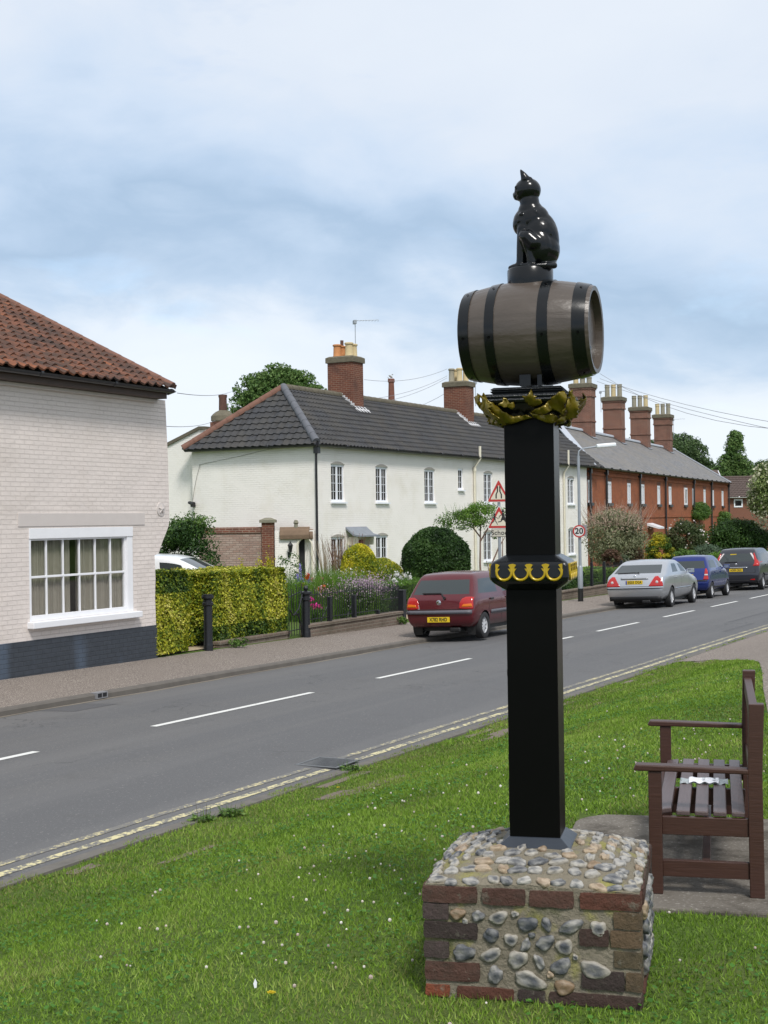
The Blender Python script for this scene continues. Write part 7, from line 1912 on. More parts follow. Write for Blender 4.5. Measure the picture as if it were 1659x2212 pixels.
# white car on the drive behind the golden hedge: seen side on, nose to the right
sp6 = dict(fi); sp6.update(extra=(), L=3.9, hmat=MT['black_plastic'])
sp6.pop('plate')
pz = at(372, 1209, 31.0); s_, t_ = st(pz.x, pz.y); zgd = Z(s_, t_) ; print('white car roof z', pz.z - zgd)
hd = math.radians(-12); fwd = Vector((math.cos(hd), math.sin(hd), 0))
oc = pz - fwd * 1.75; oc.z = pz.z - 1.30
car('white_car', 'white car on the drive, only its roof and windscreen showing above the golden hedge', sp6, paint('white_paint_car', (.74, .75, .76, 1), 0), oc, hd, 0, None)

# ------------------------------------------------------------ flint and brick plinth
cr_ = ground(1390, 2190); cl_ = ground(915, 2162)
PX = Fr((cr_.x, cr_.y, 0), -PHI)       # x to the right, y away; origin at the near right corner
w_m = -PX.l(cl_).x; print('plinth width', w_m, cr_, (cr_ - CO).dot(CF))
BW = .845; BH = PX.hit(1372, 1931)[1]; BH = .45 if abs(BH - .45) < .03 else BH; print('plinth height', BH)
PB = Fr(PX.w(-BW / 2, BW / 2, 0), -PHI)   # centred frame
pb = fre('flint_plinth', PB, 'square brick and flint plinth with domed cobbled top carrying the black post', 'plinth')
hwid = BW / 2
def mk_mortar():
    t = NT('lime_mortar'); n = t.noise(3.5, 5, .6); c = t.mix(n, (.16, .14, .105, 1), (.28, .25, .19, 1))
    c = t.mix(t.ramp(t.noise(5, 5, .6), (.55, (0, 0, 0, 1)), (.68, (1, 1, 1, 1))), c, (.30, .28, .09, 1))
    c = t.mix(t.ramp(t.noise(4, 5, .7), (.58, (0, 0, 0, 1)), (.72, (1, 1, 1, 1))), c, (.09, .10, .045, 1))
    return t.out(c, .95, t.bump(t.math('ADD', t.noise(55, 5, .7), t.math('MULTIPLY', t.noise(14, 4), 1.2)), 1.0, .014), spec=.15)
MT['mortar'] = mk_mortar()
cm = MB(); N = 28
HT = .094                              # rise of the domed top
def topz(x, y):
    r = max(abs(x), abs(y)) / hwid; r2 = min(1, math.hypot(x, y) / hwid / 1.15)
    q = .6 * r + .4 * r2
    return BH - .004 + HT * (1 - max(0, (q - .30) / .70) ** 1.7 if q > .3 else 1)
for i in range(N + 1):
    for j in range(N + 1):
        x = -hwid + .008 + (BW - .016) * i / N; y = -hwid + .008 + (BW - .016) * j / N
        cm.v.append((x, y, topz(x, y) + random.uniform(-.0025, .0025)))
cm.f = [(i * (N + 1) + j, (i + 1) * (N + 1) + j, (i + 1) * (N + 1) + j + 1, i * (N + 1) + j + 1) for i in range(N) for j in range(N)]
g = hwid - .008
for (a, b) in (((-g, -g), (g, -g)), ((g, -g), (g, g)), ((g, g), (-g, g)), ((-g, g), (-g, -g))):
    n = 20; base = len(cm.v)
    for i in range(n + 1):
        x = a[0] + (b[0] - a[0]) * i / n; y = a[1] + (b[1] - a[1]) * i / n
        for z in (-.06, .1, .2, .3, BH): cm.v.append((x, y, z if z < BH else topz(x, y)))
    cm.f += [(base + i * 5 + k, base + (i + 1) * 5 + k, base + (i + 1) * 5 + k + 1, base + i * 5 + k + 1) for i in range(n) for k in range(4)]
cm.build('mortar_core', MT['mortar'], pb, smooth=60, fix=False)
# bricks
BV, BF, BC = [], [], []
bsrc = bmesh.new(); 
rsb = random.Random(11)
def brick(c, ax, nrm, half_l, half_h, half_d, col):
    bm = bmesh.new(); bmesh.ops.create_cube(bm, size=2)
    for v in bm.verts: v.co = Vector((v.co.x * half_l, v.co.y * half_d, v.co.z * half_h))
    bmesh.ops.subdivide_edges(bm, edges=bm.edges[:], cuts=3, use_grid_fill=True)
    seed = rsb.uniform(0, 9)
    for v in bm.verts:
        ex = abs(v.co.x) > half_l * .98; ez = abs(v.co.z) > half_h * .98; ey = abs(v.co.y) > half_d * .98
        k = .0022 * math.sin(v.co.x * 90 + seed) * math.sin(v.co.z * 130 + seed)
        v.co.y += k - (0.0)
        if (ex + ez + ey) >= 2: v.co *= .985; v.co += Vector((rsb.uniform(-1, 1), rsb.uniform(-1, 1), rsb.uniform(-1, 1))) * .002
        if (ex + ez + ey) == 3: v.co *= .97
    az = Vector((0, 0, 1)); ax = Vector(ax); nrm = Vector(nrm); c = Vector(c); b = len(BV)
    rot = rsb.uniform(-.012, .012)
    for v in bm.verts:
        x_, z_ = v.co.x - v.co.z * rot, v.co.z + v.co.x * rot
        BV.append(tuple(c + ax * x_ + nrm * v.co.y + az * z_)); BC.append(col)
    for f in bm.faces: BF.append(tuple(b + q.index for q in f.verts))
    bm.free()
BCOL = [(.078, .042, .033), (.060, .038, .032), (.090, .048, .037), (.105, .045, .032), (.048, .036, .033), (.085, .060, .047)]
rows = [(x / 1190 * BW - BW / 2, 0) for x in ()]
def px2(a): return (a - 180) / 1190 * BW - BW / 2
zrow = [(1235, 1175), (1140, 1040), (1010, 925), (895, 808), (790, 702), (688, 600)]
face_rows = []
z_of = lambda v: (1262 - v) / (1262 - 590) * BH
layout = [[(190, 325), (362, 680), (700, 850), (868, 1368)], [(186, 495), (1045, 1275), (1280, 1368)], [(184, 326), (1218, 1368)], [(182, 486), (1036, 1195), (1202, 1368)], [(180, 326), (1218, 1368)], [(177, 486), (512, 750), (768, 1012), (1040, 1368)]]
FLP = []       # flint anchors
sides = [((1, 0, 0), (0, -1, 0)), ((0, 1, 0), (1, 0, 0)), ((-1, 0, 0), (0, 1, 0)), ((0, -1, 0), (-1, 0, 0))]
for si, (ax, nr) in enumerate(sides):
    for ri, row in enumerate(layout):
        z0, z1 = z_of(zrow[ri][0] + 5), z_of(zrow[ri][1] - 3)
        rw = row if si % 2 == 0 else [(177, 330), (1216, 1368)] if len(row) > 2 and ri not in (0, 5) else [(1548 - b, 1548 - a) for a, b in row]
        for (a, b) in rw:
            xa, xb = px2(a), px2(b)
            if xb > hwid - .01 and si % 2: xb = hwid - .115 if False else xb
            dd = .045
            c = Vector(ax) * ((xa + xb) / 2) + Vector(nr) * (hwid - dd + rsb.uniform(-.001, .004)) + Vector((0, 0, (z0 + z1) / 2))
            # keep side bricks from overlapping the front ones at the corners
            xa2, xb2 = max(xa, -hwid + (.094 if si % 2 else -.003)), min(xb, hwid - (.094 if si % 2 else -.003))
            if xb2 - xa2 < .02: continue
            c = Vector(ax) * ((xa2 + xb2) / 2) + Vector(nr) * (hwid - dd + rsb.uniform(-.001, .004)) + Vector((0, 0, (z0 + z1) / 2))
            col = rsb.choice(BCOL); 
            if si == 0 and ri == 0 and a < 200: col = (.21, .065, .035)
            if si == 0 and ri in (2, 4) and a < 200: col = (.075, .055, .052)
            if a > 1190: col = tuple(q * .9 + w * .25 for q, w in zip(col, (.16, .16, .07)))
            brick(c, ax, nr, (xb2 - xa2) / 2, (z1 - z0) / 2, dd, col)
me = bpy.data.meshes.new('brickwork'); me.from_pydata(BV, [], BF); me.update(); ca = me.color_attributes.new('Col', 'FLOAT_COLOR', 'POINT')
ca.data.foreach_set('color', np.concatenate([np.array(BC), np.ones((len(BC), 1))], 1).reshape(-1).astype(np.float32)); me.materials.append(MT['vcol']); me.shade_smooth(); me.set_sharp_from_angle(angle=math.radians(45))
ob = bpy.data.objects.new('brickwork', me); COL.objects.link(ob); ob.parent = pb
# flints
FV, FF, FC = [], [], []
ico = bmesh.new(); bmesh.ops.create_icosphere(ico, subdivisions=3, radius=1); IV = np.array([v.co[:] for v in ico.verts]); IF = [[v.index for v in f.verts] for f in ico.faces]; ico.free()
def flint(c, ax, up, nr, a, b, d, tone):
    ax, up, nr, c = (np.array(q, float) for q in (ax, up, nr, c)); r = rsb.uniform(-.5, .5); ca_, sa_ = math.cos(r), math.sin(r)
    A = ax * ca_ + up * sa_; Bv = -ax * sa_ + up * ca_
    n = IV * 1.0; sd = rsb.uniform(0, 20); k = 1 + .16 * np.sin(n[:, 0] * 3 + sd) * np.cos(n[:, 1] * 2.6 + sd) + .07 * np.sin(n[:, 1] * 7 + sd * 2 + n[:, 2] * 5) + .05 * np.sign(np.sin(n[:, 0] * 5 + n[:, 2] * 4 + sd))
    Q = n * k[:, None]
    V = c + Q[:, :1] * A * a + Q[:, 1:2] * Bv * b + np.tanh(Q[:, 2:] * 1.8) * nr * d * (1 + .25 * np.sin(Q[:, :1] * 4 + sd) * np.cos(Q[:, 1:2] * 4.5 - sd))
    face = Q[:, 2]; spot = np.sin(Q[:, 0] * 4 + sd) + np.cos(Q[:, 1] * 5 + sd * 1.3) + .5 * np.sin(Q[:, 0] * 11 + Q[:, 1] * 9 + sd)
    rim = np.clip((np.hypot(Q[:, 0], Q[:, 1]) - .55) / .3, 0, 1)
    dark = np.array([.050, .055, .065]); lite = np.array([.33, .315, .285]); mid = np.array([.15, .15, .148])
    f = np.clip(tone + spot * .22, 0, 1)[:, None]
    col = np.where(f < .5, dark + (mid - dark) * f * 2, mid + (lite - mid) * (f - .5) * 2)
    if rsb.random() < .45: col = col * (1 - rim[:, None] * .7) + np.array([.36, .33, .27]) * rim[:, None] * .7
    if rsb.random() < .12: col = col * (1 - .4) + np.array([.35, .20, .06]) * .4
    bidx = len(FV); FV.extend(map(tuple, V)); FC.extend(map(tuple, col)); FF.extend([tuple(bidx + i for i in f_) for f_ in IF])
front = [(375, 755, 45, 33, .35), (488, 762, 36, 33, .6), (603, 765, 55, 36, .35), (758, 795, 62, 42, .15), (862, 790, 26, 44, .3), (995, 795, 78, 35, .65), (1140, 800, 45, 46, .55), (560, 870, 46, 42, .15), (668, 890, 40, 36, .45), (747, 915, 26, 42, .7), (852, 895, 56, 40, .5), (958, 915, 48, 46, .12),
         (405, 980, 66, 48, .35), (556, 985, 66, 38, .25), (702, 1000, 60, 50, .6), (820, 1010, 26, 48, .7), (938, 1025, 60, 44, .45), (1115, 1035, 84, 50, .2), (578, 1100, 44, 54, .5), (765, 1115, 92, 48, .35), (950, 1145, 56, 46, .15)]
for (a, b, ra, rb, tone) in front:
    flint((px2(a), -hwid + .006, z_of(b)), (1, 0, 0), (0, 0, 1), (0, -1, 0), ra / 1190 * BW * .93, rb / 1190 * BW * .92, .012, tone * .85)
for si in (1, 2, 3):
    ax, nr = sides[si]
    for ri, z in enumerate((z_of(760), z_of(870), z_of(985), z_of(1105))):
        for k in range(6 - (ri % 2)):
            x = -.24 + .48 * (k + .5 * (ri % 2)) / 5 + rsb.uniform(-.015, .015)
            c = Vector(ax) * x + Vector(nr) * (hwid - .006) + Vector((0, 0, z + rsb.uniform(-.008, .008)))
            flint(c, ax, (0, 0, 1), nr, rsb.uniform(.028, .048), rsb.uniform(.024, .036), .020, rsb.uniform(.1, .75))
for _k in range(70):      # small packing flints between the larger ones
    a_, b_ = rsb.uniform(335, 1200), rsb.uniform(740, 1150)
    if any(((a_ - q[0]) / (q[2] + 24)) ** 2 + ((b_ - q[1]) / (q[3] + 20)) ** 2 < 1 for q in front): continue
    if (a_ < 510 and (805 < b_ < 905 or b_ > 1035)) or (a_ > 1020 and (860 < b_ < 975 or b_ > 1095)): continue
    front.append((a_, b_, 14, 12, 0)); flint((px2(a_), -hwid + .006, z_of(b_)), (1, 0, 0), (0, 0, 1), (0, -1, 0), rsb.uniform(.010, .018), rsb.uniform(.008, .014), .009, rsb.uniform(.2, .7))
# cobbled top, concentric rings
def top_n(x, y):
    e_ = .004; return Vector((-(topz(x + e_, y) - topz(x - e_, y)) / (2 * e_), -(topz(x, y + e_) - topz(x, y - e_)) / (2 * e_), 1)).normalized()
for (q, n, sz) in ((.93, 46, .031), (.79, 38, .033), (.65, 30, .034), (.51, 22, .034), (.39, 14, .028)):
    for k in range(n):
        t_ = (k + .5 * (n % 3)) / n * 4 + rsb.uniform(-.02, .02); sd_ = int(t_) % 4; f = (t_ % 1) * 2 - 1; r = hwid * q + rsb.uniform(-.012, .012)
        x, y = [(f, -1), (1, f), (-f, 1), (-1, -f)][sd_]; x, y = x * r, y * r
        if max(abs(x), abs(y)) < .155: continue
        nn = top_n(x, y); tx_ = nn.cross(Vector((0, 0, 1)) if abs(nn.z) < .99 else Vector((1, 0, 0))).normalized(); ty_ = nn.cross(tx_)
        flint(Vector((x, y, topz(x, y) + .002)), tx_, ty_, nn, sz * rsb.uniform(.75, 1.25), sz * rsb.uniform(.5, .75), rsb.uniform(.010, .015), rsb.uniform(.25, .95))
me = bpy.data.meshes.new('flint_cobbles'); me.from_pydata(FV, [], FF); me.update(); ca = me.color_attributes.new('Col', 'FLOAT_COLOR', 'POINT')
ca.data.foreach_set('color', np.concatenate([np.array(FC), np.ones((len(FC), 1))], 1).reshape(-1).astype(np.float32)); me.materials.append(MT['flint']); me.shade_smooth()
ob = bpy.data.objects.new('flint_cobbles', me); COL.objects.link(ob); ob.parent = pb

# ------------------------------------------------------------ village sign: post, collar, capital, barrel, cat
dC = (PB.w(0, 0, 0) - CO).dot(CF)
pcu = at(1158, 1834, dC); q = PB.l(pcu); print('post offset', q.x)
PO = Fr(PB.w(q.x + .008, 0, 0), -PHI)
VS = Fr((PO.o.x, PO.o.y, topz(0, 0) - .02), -PHI)
vs_ = fre('village_sign', VS, 'tall black post with gold collar and leaves, banded barrel and black cat', 'village sign')
def vz(v, y=-.1): return VS.hit(1155, v, y)[1]
hp = .103
zcap = vz(905); zc0, zc1, zc2, zc3 = vz(1275, -.1), vz(1258, -.155), vz(1216, -.155), vz(1198, -.1)
B('shaft', MT['black_post'], vs_, (-hp, hp, -hp, hp, .0, zc0 + .004), bevel=.004)
hp2 = hp * .985
B('upper_shaft', MT['black_post'], vs_, (-hp2, hp2, -hp2, hp2, zc3 - .004, zcap + .10), bevel=.004)
def frustum(m, h0, h1, z0, z1):
    m.add([(-h0, -h0, z0), (h0, -h0, z0), (h0, h0, z0), (-h0, h0, z0), (-h1, -h1, z1), (h1, -h1, z1), (h1, h1, z1), (-h1, h1, z1)], [(3, 2, 1, 0), (4, 5, 6, 7), (0, 1, 5, 4), (1, 2, 6, 5), (2, 3, 7, 6), (3, 0, 4, 7)])
m = MB(); zb1 = VS.hit(1160, 1808, -.1)[1]; zb0 = VS.hit(1160, 1834, -.15)[1]; print('flange', zb0, zb1)
frustum(m, .150, .106, zb0 + .0, zb1 + .0); m.build('foot_flange', simple('blue_black_flange', (.022, .028, .038, 1), .35, .3, 5, .3), vs_, bevel=.003)
hc = .157
def csec(m, prof):
    vs = []; 
    for (h, z) in prof: vs += [(-h, -h, z), (h, -h, z), (h, h, z), (-h, h, z)]
    fs = [(3, 2, 1, 0)] + [(i * 4 + k, i * 4 + (k + 1) % 4, (i + 1) * 4 + (k + 1) % 4, (i + 1) * 4 + k) for i in range(len(prof) - 1) for k in range(4)] + [tuple(len(vs) - 4 + k for k in range(4))]
    m.add(vs, fs)
m = MB(); csec(m, [(hp + .002, zc0), (hc - .012, zc1 - .006), (hc - .002, zc1 + .004), (hc + .003, zc1 + .02), (hc, zc2), (hp2 + .004, zc3)])
col_ = m.build('collar', MT['black_gloss'], vs_, bevel=.012, seg=4)
# horseshoe trim: four linked U shapes with little crowns on each face
def trim(face):
    R_ = Matrix.Rotation(math.radians(90 * face), 4, 'Z'); m = MB(R_); zt, zb = zc2 - .004, zc1 + .010; hh = zt - zb; w = (hc - .022) * 2 / 4; yy = -hc - .004
    for k in range(4):
        xc = -(hc - .022) + w * (k + .5); r = w / 2 - .003
        zcen = zb + r; pts = []
        for q_ in range(17):
            a = math.pi * 1.0 * q_ / 16; pts.append((xc - r * math.cos(a), yy, zcen - r * math.sin(a)))
        pts = [(xc - r + .004, yy, zcen + hh * .42)] + [(xc - r, yy, zcen + .008)] + pts[1:-1] + [(xc + r, yy, zcen + .008)] + [(xc + r - .004, yy, zcen + hh * .42)]
        m.tube(pts, [.0035, .0055] + [.0055] * (len(pts) - 4) + [.0055, .0035], 8)
    for k in range(5):
        x = -(hc - .022) + w * k; half_l = 0 if k == 0 else 1; half_r = 0 if k == 4 else 1
        for dx in ([-1] if half_l else []) + ([1] if half_r else []):
            m.prism([(x, zt - hh * .60), (x + dx * .010, zt - hh * .45), (x + dx * .017, zt - hh * .28), (x + dx * .006, zt - hh * .30), (x + dx * .016, zt - .004), (x + dx * .008, zt), (x, zt + .001)], yy - .004, yy + .006, 'y')
    m.build('horseshoe_trim', MT['yellow_trim'], col_, smooth=45)
for f_ in range(4): trim(f_)
# capital slabs
zk0, zk1, zk2 = vz(868, -.17), vz(848, -.17), vz(834, -.15)
def slabpart(nm, h, z0, z1):
    m = MB(); n = 14
    vs = []; ring = [(-1, -1), (1, -1), (1, 1), (-1, 1)]
    prof = [(h - .012, z0), (h, z0 + .010), (h - .004, (z0 + z1) / 2 - .002), (h - .010, (z0 + z1) / 2), (h - .002, (z0 + z1) / 2 + .004), (h - .002, z1 - .008), (h - .014, z1)]
    csec(m, prof); return m.build(nm, simple('black_tarred_slab', (.010, .012, .014, 1), .30, .3, 20, .8, .006), vs_, bevel=.004, seg=2)
slabpart('lower_slab', .180, zk0, zk1); slabpart('upper_slab', .150, zk1 + .001, zk2)
m = MB(); frustum(m, hp2 + .002, .165, vz(905, -.12), zk0 - .001); m.build('capital_bell', MT['black_gloss'], vs_, bevel=.006)
# gilded leaves: lobed outlines, curling outward over the slabs, on all four sides
def lz(x, y): return (1500 + x / 4.1475) / 1.47559, (1200 + y / 4.1475) / 1.47559
LEAVES = [
 ([(180, 222), (205, 262), (235, 318), (262, 340), (300, 352), (318, 380), (350, 395), (392, 430), (420, 462), (470, 478), (510, 512), (560, 525), (640, 512), (720, 505), (800, 535), (700, 562), (600, 600), (520, 622), (440, 626), (400, 640), (368, 664), (396, 616), (350, 604), (318, 588), (348, 566), (300, 556), (262, 540), (285, 528), (235, 498), (205, 492), (170, 500), (160, 440), (176, 400), (160, 330), (150, 270)], .000),
 ([(440, 288), (480, 296), (505, 330), (530, 364), (552, 350), (574, 342), (588, 385), (590, 410), (560, 442), (520, 425), (490, 408), (452, 418), (425, 398), (376, 382), (400, 362), (436, 350)], .016),
 ([(820, 186), (836, 235), (850, 268), (892, 274), (876, 300), (870, 318), (905, 312), (948, 322), (956, 366), (900, 385), (840, 402), (775, 380), (740, 340), (702, 268), (740, 278), (765, 276), (798, 240)], .018),
 ([(1240, 200), (1276, 248), (1282, 300), (1262, 360), (1240, 384), (1246, 430), (1232, 490), (1216, 516), (1180, 472), (1130, 448), (1080, 440), (1040, 470), (1000, 492), (930, 500), (860, 492), (790, 468), (850, 440), (930, 410), (990, 380), (1020, 330), (1060, 320), (1080, 290), (1120, 268), (1170, 228)], .010),
 ([(780, 478), (900, 506), (1010, 500), (1070, 486), (1130, 520), (1152, 556), (1110, 596), (1060, 612), (980, 600), (900, 566), (830, 532)], .002),
 ([(1310, 186), (1350, 228), (1376, 268), (1384, 318), (1432, 326), (1404, 352), (1440, 376), (1404, 398), (1432, 430), (1396, 450), (1418, 488), (1384, 500), (1392, 530), (1340, 540), (1290, 556), (1230, 580), (1160, 606), (1120, 590), (1190, 530), (1250, 500), (1284, 470), (1262, 420), (1284, 350), (1290, 280)], .006)]
ZL0 = vz(917, -.12)
def gleaf(poly, off):
    bm = bmesh.new(); P2 = []
    for (x, y) in poly:
        a_, b_ = VS.hit(*lz(x, y), -.165); P2.append((a_, b_))
    f = bm.faces.new([bm.verts.new((a_, 0, b_)) for a_, b_ in P2])
    xs0 = [p[0] for p in P2]; zs0 = [p[1] for p in P2]; cx = sum(xs0) / len(xs0); czl = sum(zs0) / len(zs0); st_ = .011
    k = min(xs0) + st_
    while k < max(xs0): bmesh.ops.bisect_plane(bm, geom=bm.verts[:] + bm.edges[:] + bm.faces[:], plane_co=(k, 0, 0), plane_no=(1, 0, 0)); k += st_
    k = min(zs0) + st_
    while k < max(zs0): bmesh.ops.bisect_plane(bm, geom=bm.verts[:] + bm.edges[:] + bm.faces[:], plane_co=(0, 0, k), plane_no=(0, 0, 1)); k += st_
    for v in bm.verts:
        h = clamp((v.co.z - ZL0) / .135, 0, 1.2); x = v.co.x
        y = -.118 - .085 * h ** .8 - off - .010 * math.sin((v.co.z - czl) * 70 + x * 40) - .006 * math.cos(x * 150 + v.co.z * 60)
        y += max(0, x - .165) * .9 + max(0, -.165 - x) * .5
        v.co.y = y
    bmesh.ops.triangulate(bm, faces=bm.faces[:])
    me = bpy.data.meshes.new('gold_leaf'); bm.to_mesh(me); bm.free(); me.materials.append(MT['gold']); me.shade_smooth(); return me
for poly, off in LEAVES:
    me_ = gleaf(poly, off)
    for f_ in range(4):
        o = bpy.data.objects.new('gold_leaf', me_); COL.objects.link(o); o.parent = vs_; o.rotation_euler = (0, 0, math.radians(90 * f_)); md = o.modifiers.new('t', 'SOLIDIFY'); md.thickness = .005; md.offset = 0
# barrel
BT = math.radians(5.5)   # barrel turned a little further than the post
zB = vz(721, 0); z_top = vz(607, 0); z_bot = vz(833, 0); R0 = (z_top - z_bot) / 2; print('barrel', zB, R0)
zB = (z_top + z_bot) / 2
BM = Matrix.Translation((.006, 0, zB)) @ Matrix.Rotation(-BT, 4, 'Z')
BL = .270; Re = R0 * .82
def br(x): return R0 - (R0 - Re) * (abs(x) / BL) ** 1.9
m = MB(BM); NS = 15; nseg = 150; xs_ = lin(-BL, BL, 25); vs = []; fs = []
for x in xs_:
    for k in range(nseg):
        a = 2 * math.pi * k / nseg; gph = (a * NS / (2 * math.pi)) % 1; groove = .0014 * math.exp(-((min(gph, 1 - gph)) / .06) ** 2)
        r = br(x) - groove; vs.append((x, r * math.cos(a), r * math.sin(a)))
ni = len(xs_)
for i in range(ni - 1):
    for k in range(nseg): fs.append((i * nseg + k, i * nseg + (k + 1) % nseg, (i + 1) * nseg + (k + 1) % nseg, (i + 1) * nseg + k))
# chimes (inner rim) and heads
for sgn, i0 in ((-1, 0), (1, ni - 1)):
    b0 = len(vs)
    for (dx, fr__) in ((-.002, .90), (-.032, .885), (-.032, .0)):
        for k in range(nseg):
            a = 2 * math.pi * k / nseg; r = Re * fr__; vs.append((sgn * (BL + dx), r * math.cos(a), r * math.sin(a)))
    for k in range(nseg):
        k2 = (k + 1) % nseg
        for (A, Bq) in ((i0 * nseg, b0), (b0, b0 + nseg), (b0 + nseg, b0 + 2 * nseg)):
            fs.append((A + k, A + k2, Bq + k2, Bq + k))
m.add(vs, fs); bar = m.build('barrel', MT['barrel'], vs_, smooth=35)
def bpx(u): return u
for (xa, xb) in ((-.266, -.222), (-.150, -.111), (.068, .110), (.205, .255)):
    m = MB(BM); n = 64; pr = []
    for x in lin(xa, xb, 5): pr.append((br(x) + .004, x))
    pr = [(br(xa) - .004, xa)] + pr + [(br(xb) - .004, xb)]
    m.lathe(pr, (0, 0, 0), 'x', n, closed=True); h_ = m.build('hoop', MT['black_gloss'], bar, smooth=35)
    m = MB(BM)
    for a in (2.15, 1.4, -.6, -1.9, .4, 3.3):
        x = (xa + xb) / 2; r = br(x) + .004; m.lathe([(.006, -.002), (.005, .003), (.001, .004)], (x, r * math.cos(a), r * math.sin(a)), 'y', 8) if False else m.add([(x + .006 * math.cos(t_), (r + .003) * math.cos(a) - .006 * math.sin(t_) * math.sin(a), (r + .003) * math.sin(a) + .006 * math.sin(t_) * math.cos(a)) for t_ in [k * .785 for k in range(8)]], [tuple(range(8))])
    m.build('rivets', MT['black_post'], h_, fix=False)
m = MB(BM); m.lathe([(.018, BL - .04), (.016, BL - .012), (.008, BL - .008)], (0, -.085, -.085), 'x', 12); m.build('bung', MT['black_gloss'], bar, smooth=40)
m = MB(BM); 
for (xa, xb, yf) in ((-.024, .022, -.13), (.045, .064, -.11)): m.prism([(yf, -R0 - .012), (-yf, -R0 - .012), (-yf, -R0 + .034), (-yf - .04, -R0 + .012), (yf + .04, -R0 + .012), (yf, -R0 + .034)], xa, xb, 'x')
m.build('cradle', MT['black_gloss'], vs_)
# round stand and cat
zd0, zd1 = vz(609, -.06), vz(575, -.06)
m = MB(); m.lathe([(.094, zd0 - .03), (.095, zd0 + .002), (.095, zd1 - .006), (.090, zd1)], (.004, 0, 0), n=40); m.build('round_stand', MT['black_gloss'], vs_, smooth=40)
KZ = .000506 * 1.05
def cat():
    bm = bmesh.new()
    def X(px, pz): return -(770 - px) * KZ, (870 - pz) * KZ       # x to the right of the picture, z up
    def ell(px, pz, rx_, rz_, ry_, rot=0, y=0):
        g = bmesh.ops.create_icosphere(bm, subdivisions=3, radius=1)['verts']; x, z = X(px, pz)
        M_ = Matrix.Translation((x, y, z)) @ Matrix.Rotation(rot, 4, 'Y') @ Matrix.Diagonal((rx_ * KZ * 1.07, ry_ * KZ * 1.12, rz_ * KZ * 1.03, 1))
        for v in g: v.co = M_ @ v.co
    def limb(pts, n=10):
        for (a, b) in zip(pts[:-1], pts[1:]):
            for k in range(n):
                q = k / n; p = [a[i] + (b[i] - a[i]) * q for i in range(4)]; ell(p[0], p[1], p[3], p[3], p[3], 0, p[2])
        p = pts[-1]; ell(p[0], p[1], p[3], p[3], p[3], 0, p[2])
    # torso: pelvis, belly, chest, shoulders
    ell(855, 720, 128, 150, 125, -.10); ell(838, 600, 132, 150, 118, -.25); ell(780, 490, 128, 120, 100, -.45); ell(740, 500, 108, 118, 92, -.1); ell(765, 410, 92, 78, 78, 0)
    ell(880, 620, 98, 190, 90, -.16); ell(870, 800, 90, 75, 110)
    limb([(765, 400, 0, 74 * 1), (758, 340, 0, 72)])
    ell(690, 505, 62, 92, 78, .15); ell(748, 700, 66, 160, 55); ell(750, 800, 66, 80, 60)
    # head
    ell(745, 250, 98, 95, 88, .1); ell(700, 250, 55, 58, 66); ell(665, 285, 36, 30, 36); ell(645, 272, 20, 16, 18); ell(662, 305, 26, 16, 28); ell(700, 300, 45, 34, 62)
    for s in (-1, 1):
        limb([(740, 175, s * 52 * KZ, 34), (728, 145, s * 60 * KZ, 24), (712, 115, s * 62 * KZ, 13), (702, 97, s * 60 * KZ, 6)], 8)
        ell(765, 190, 30, 36, 16, .5, s * .026)
        ell(672, 232, 20, 16, 16, 0, s * .030)          # brow
        # front legs with shoulder
        ell(735, 520, 50, 90, 38, .15, s * .034)
        limb([(722, 560, s * .030, 50), (706, 680, s * .027, 42), (698, 790, s * .026, 38), (694, 840, s * .026, 38)], 12)
        ell(660, 852, 56, 27, 32, 0, s * .027); ell(622, 856, 30, 22, 26, 0, s * .027)
        # haunches and hind feet
        ell(835, 700, 100, 130, 48, -.35, s * .052); limb([(815, 690, s * .060, 62), (765, 640, s * .062, 56), (738, 625, s * .060, 44)], 8)
        limb([(745, 650, s * .058, 36), (775, 760, s * .058, 32), (790, 830, s * .056, 34)], 10); ell(760, 856, 58, 22, 30, 0, s * .056); ell(725, 850, 24, 18, 24, 0, s * .056)
    # tail wrapped round the haunch
    limb([(925, 820, 0.02, 26), (950, 858, -.02, 25), (900, 865, -.058, 23), (830, 868, -.072, 20), (780, 870, -.074, 16)], 10)
    # fur ridges on shoulder
    for (a, b, c_, d_) in ((700, 450, 740, 470), (745, 470, 800, 480), (690, 500, 740, 520), (800, 430, 850, 470), (780, 540, 850, 560), (790, 500, 880, 520), (820, 590, 900, 640)):
        limb([(a, b, -.044, 13), ((a + c_) / 2, (b + d_) / 2 - 8, -.047, 15), (c_, d_, -.045, 11)], 6); limb([(a, b, .044, 13), (c_, d_, .045, 11)], 6)
    me = bpy.data.meshes.new('cat_statue'); bm.to_mesh(me); bm.free(); me.materials.append(MT['cat'])
    o = bpy.data.objects.new('cat_statue', me); COL.objects.link(o)
    r = o.modifiers.new('r', 'REMESH'); r.mode = 'VOXEL'; r.voxel_size = .0036; r.use_smooth_shade = True
    s_ = o.modifiers.new('s', 'SMOOTH'); s_.factor = .5; s_.iterations = 5
    dg = bpy.context.evaluated_depsgraph_get(); dg.update(); ev = bpy.data.meshes.new_from_object(o.evaluated_get(dg)); o.modifiers.clear(); o.data = ev; ev.shade_smooth(); return o
ct_ = cat(); ct_.parent = vs_; ct_.location = (.012, 0, zd1 - .002); ct_.rotation_euler = (0, 0, math.radians(-4))
tag(ct_, 'glossy black seated cat facing left')
zt_cat = vz(362, 0); print('cat top wanted', zt_cat, 'got', zd1 + .395)
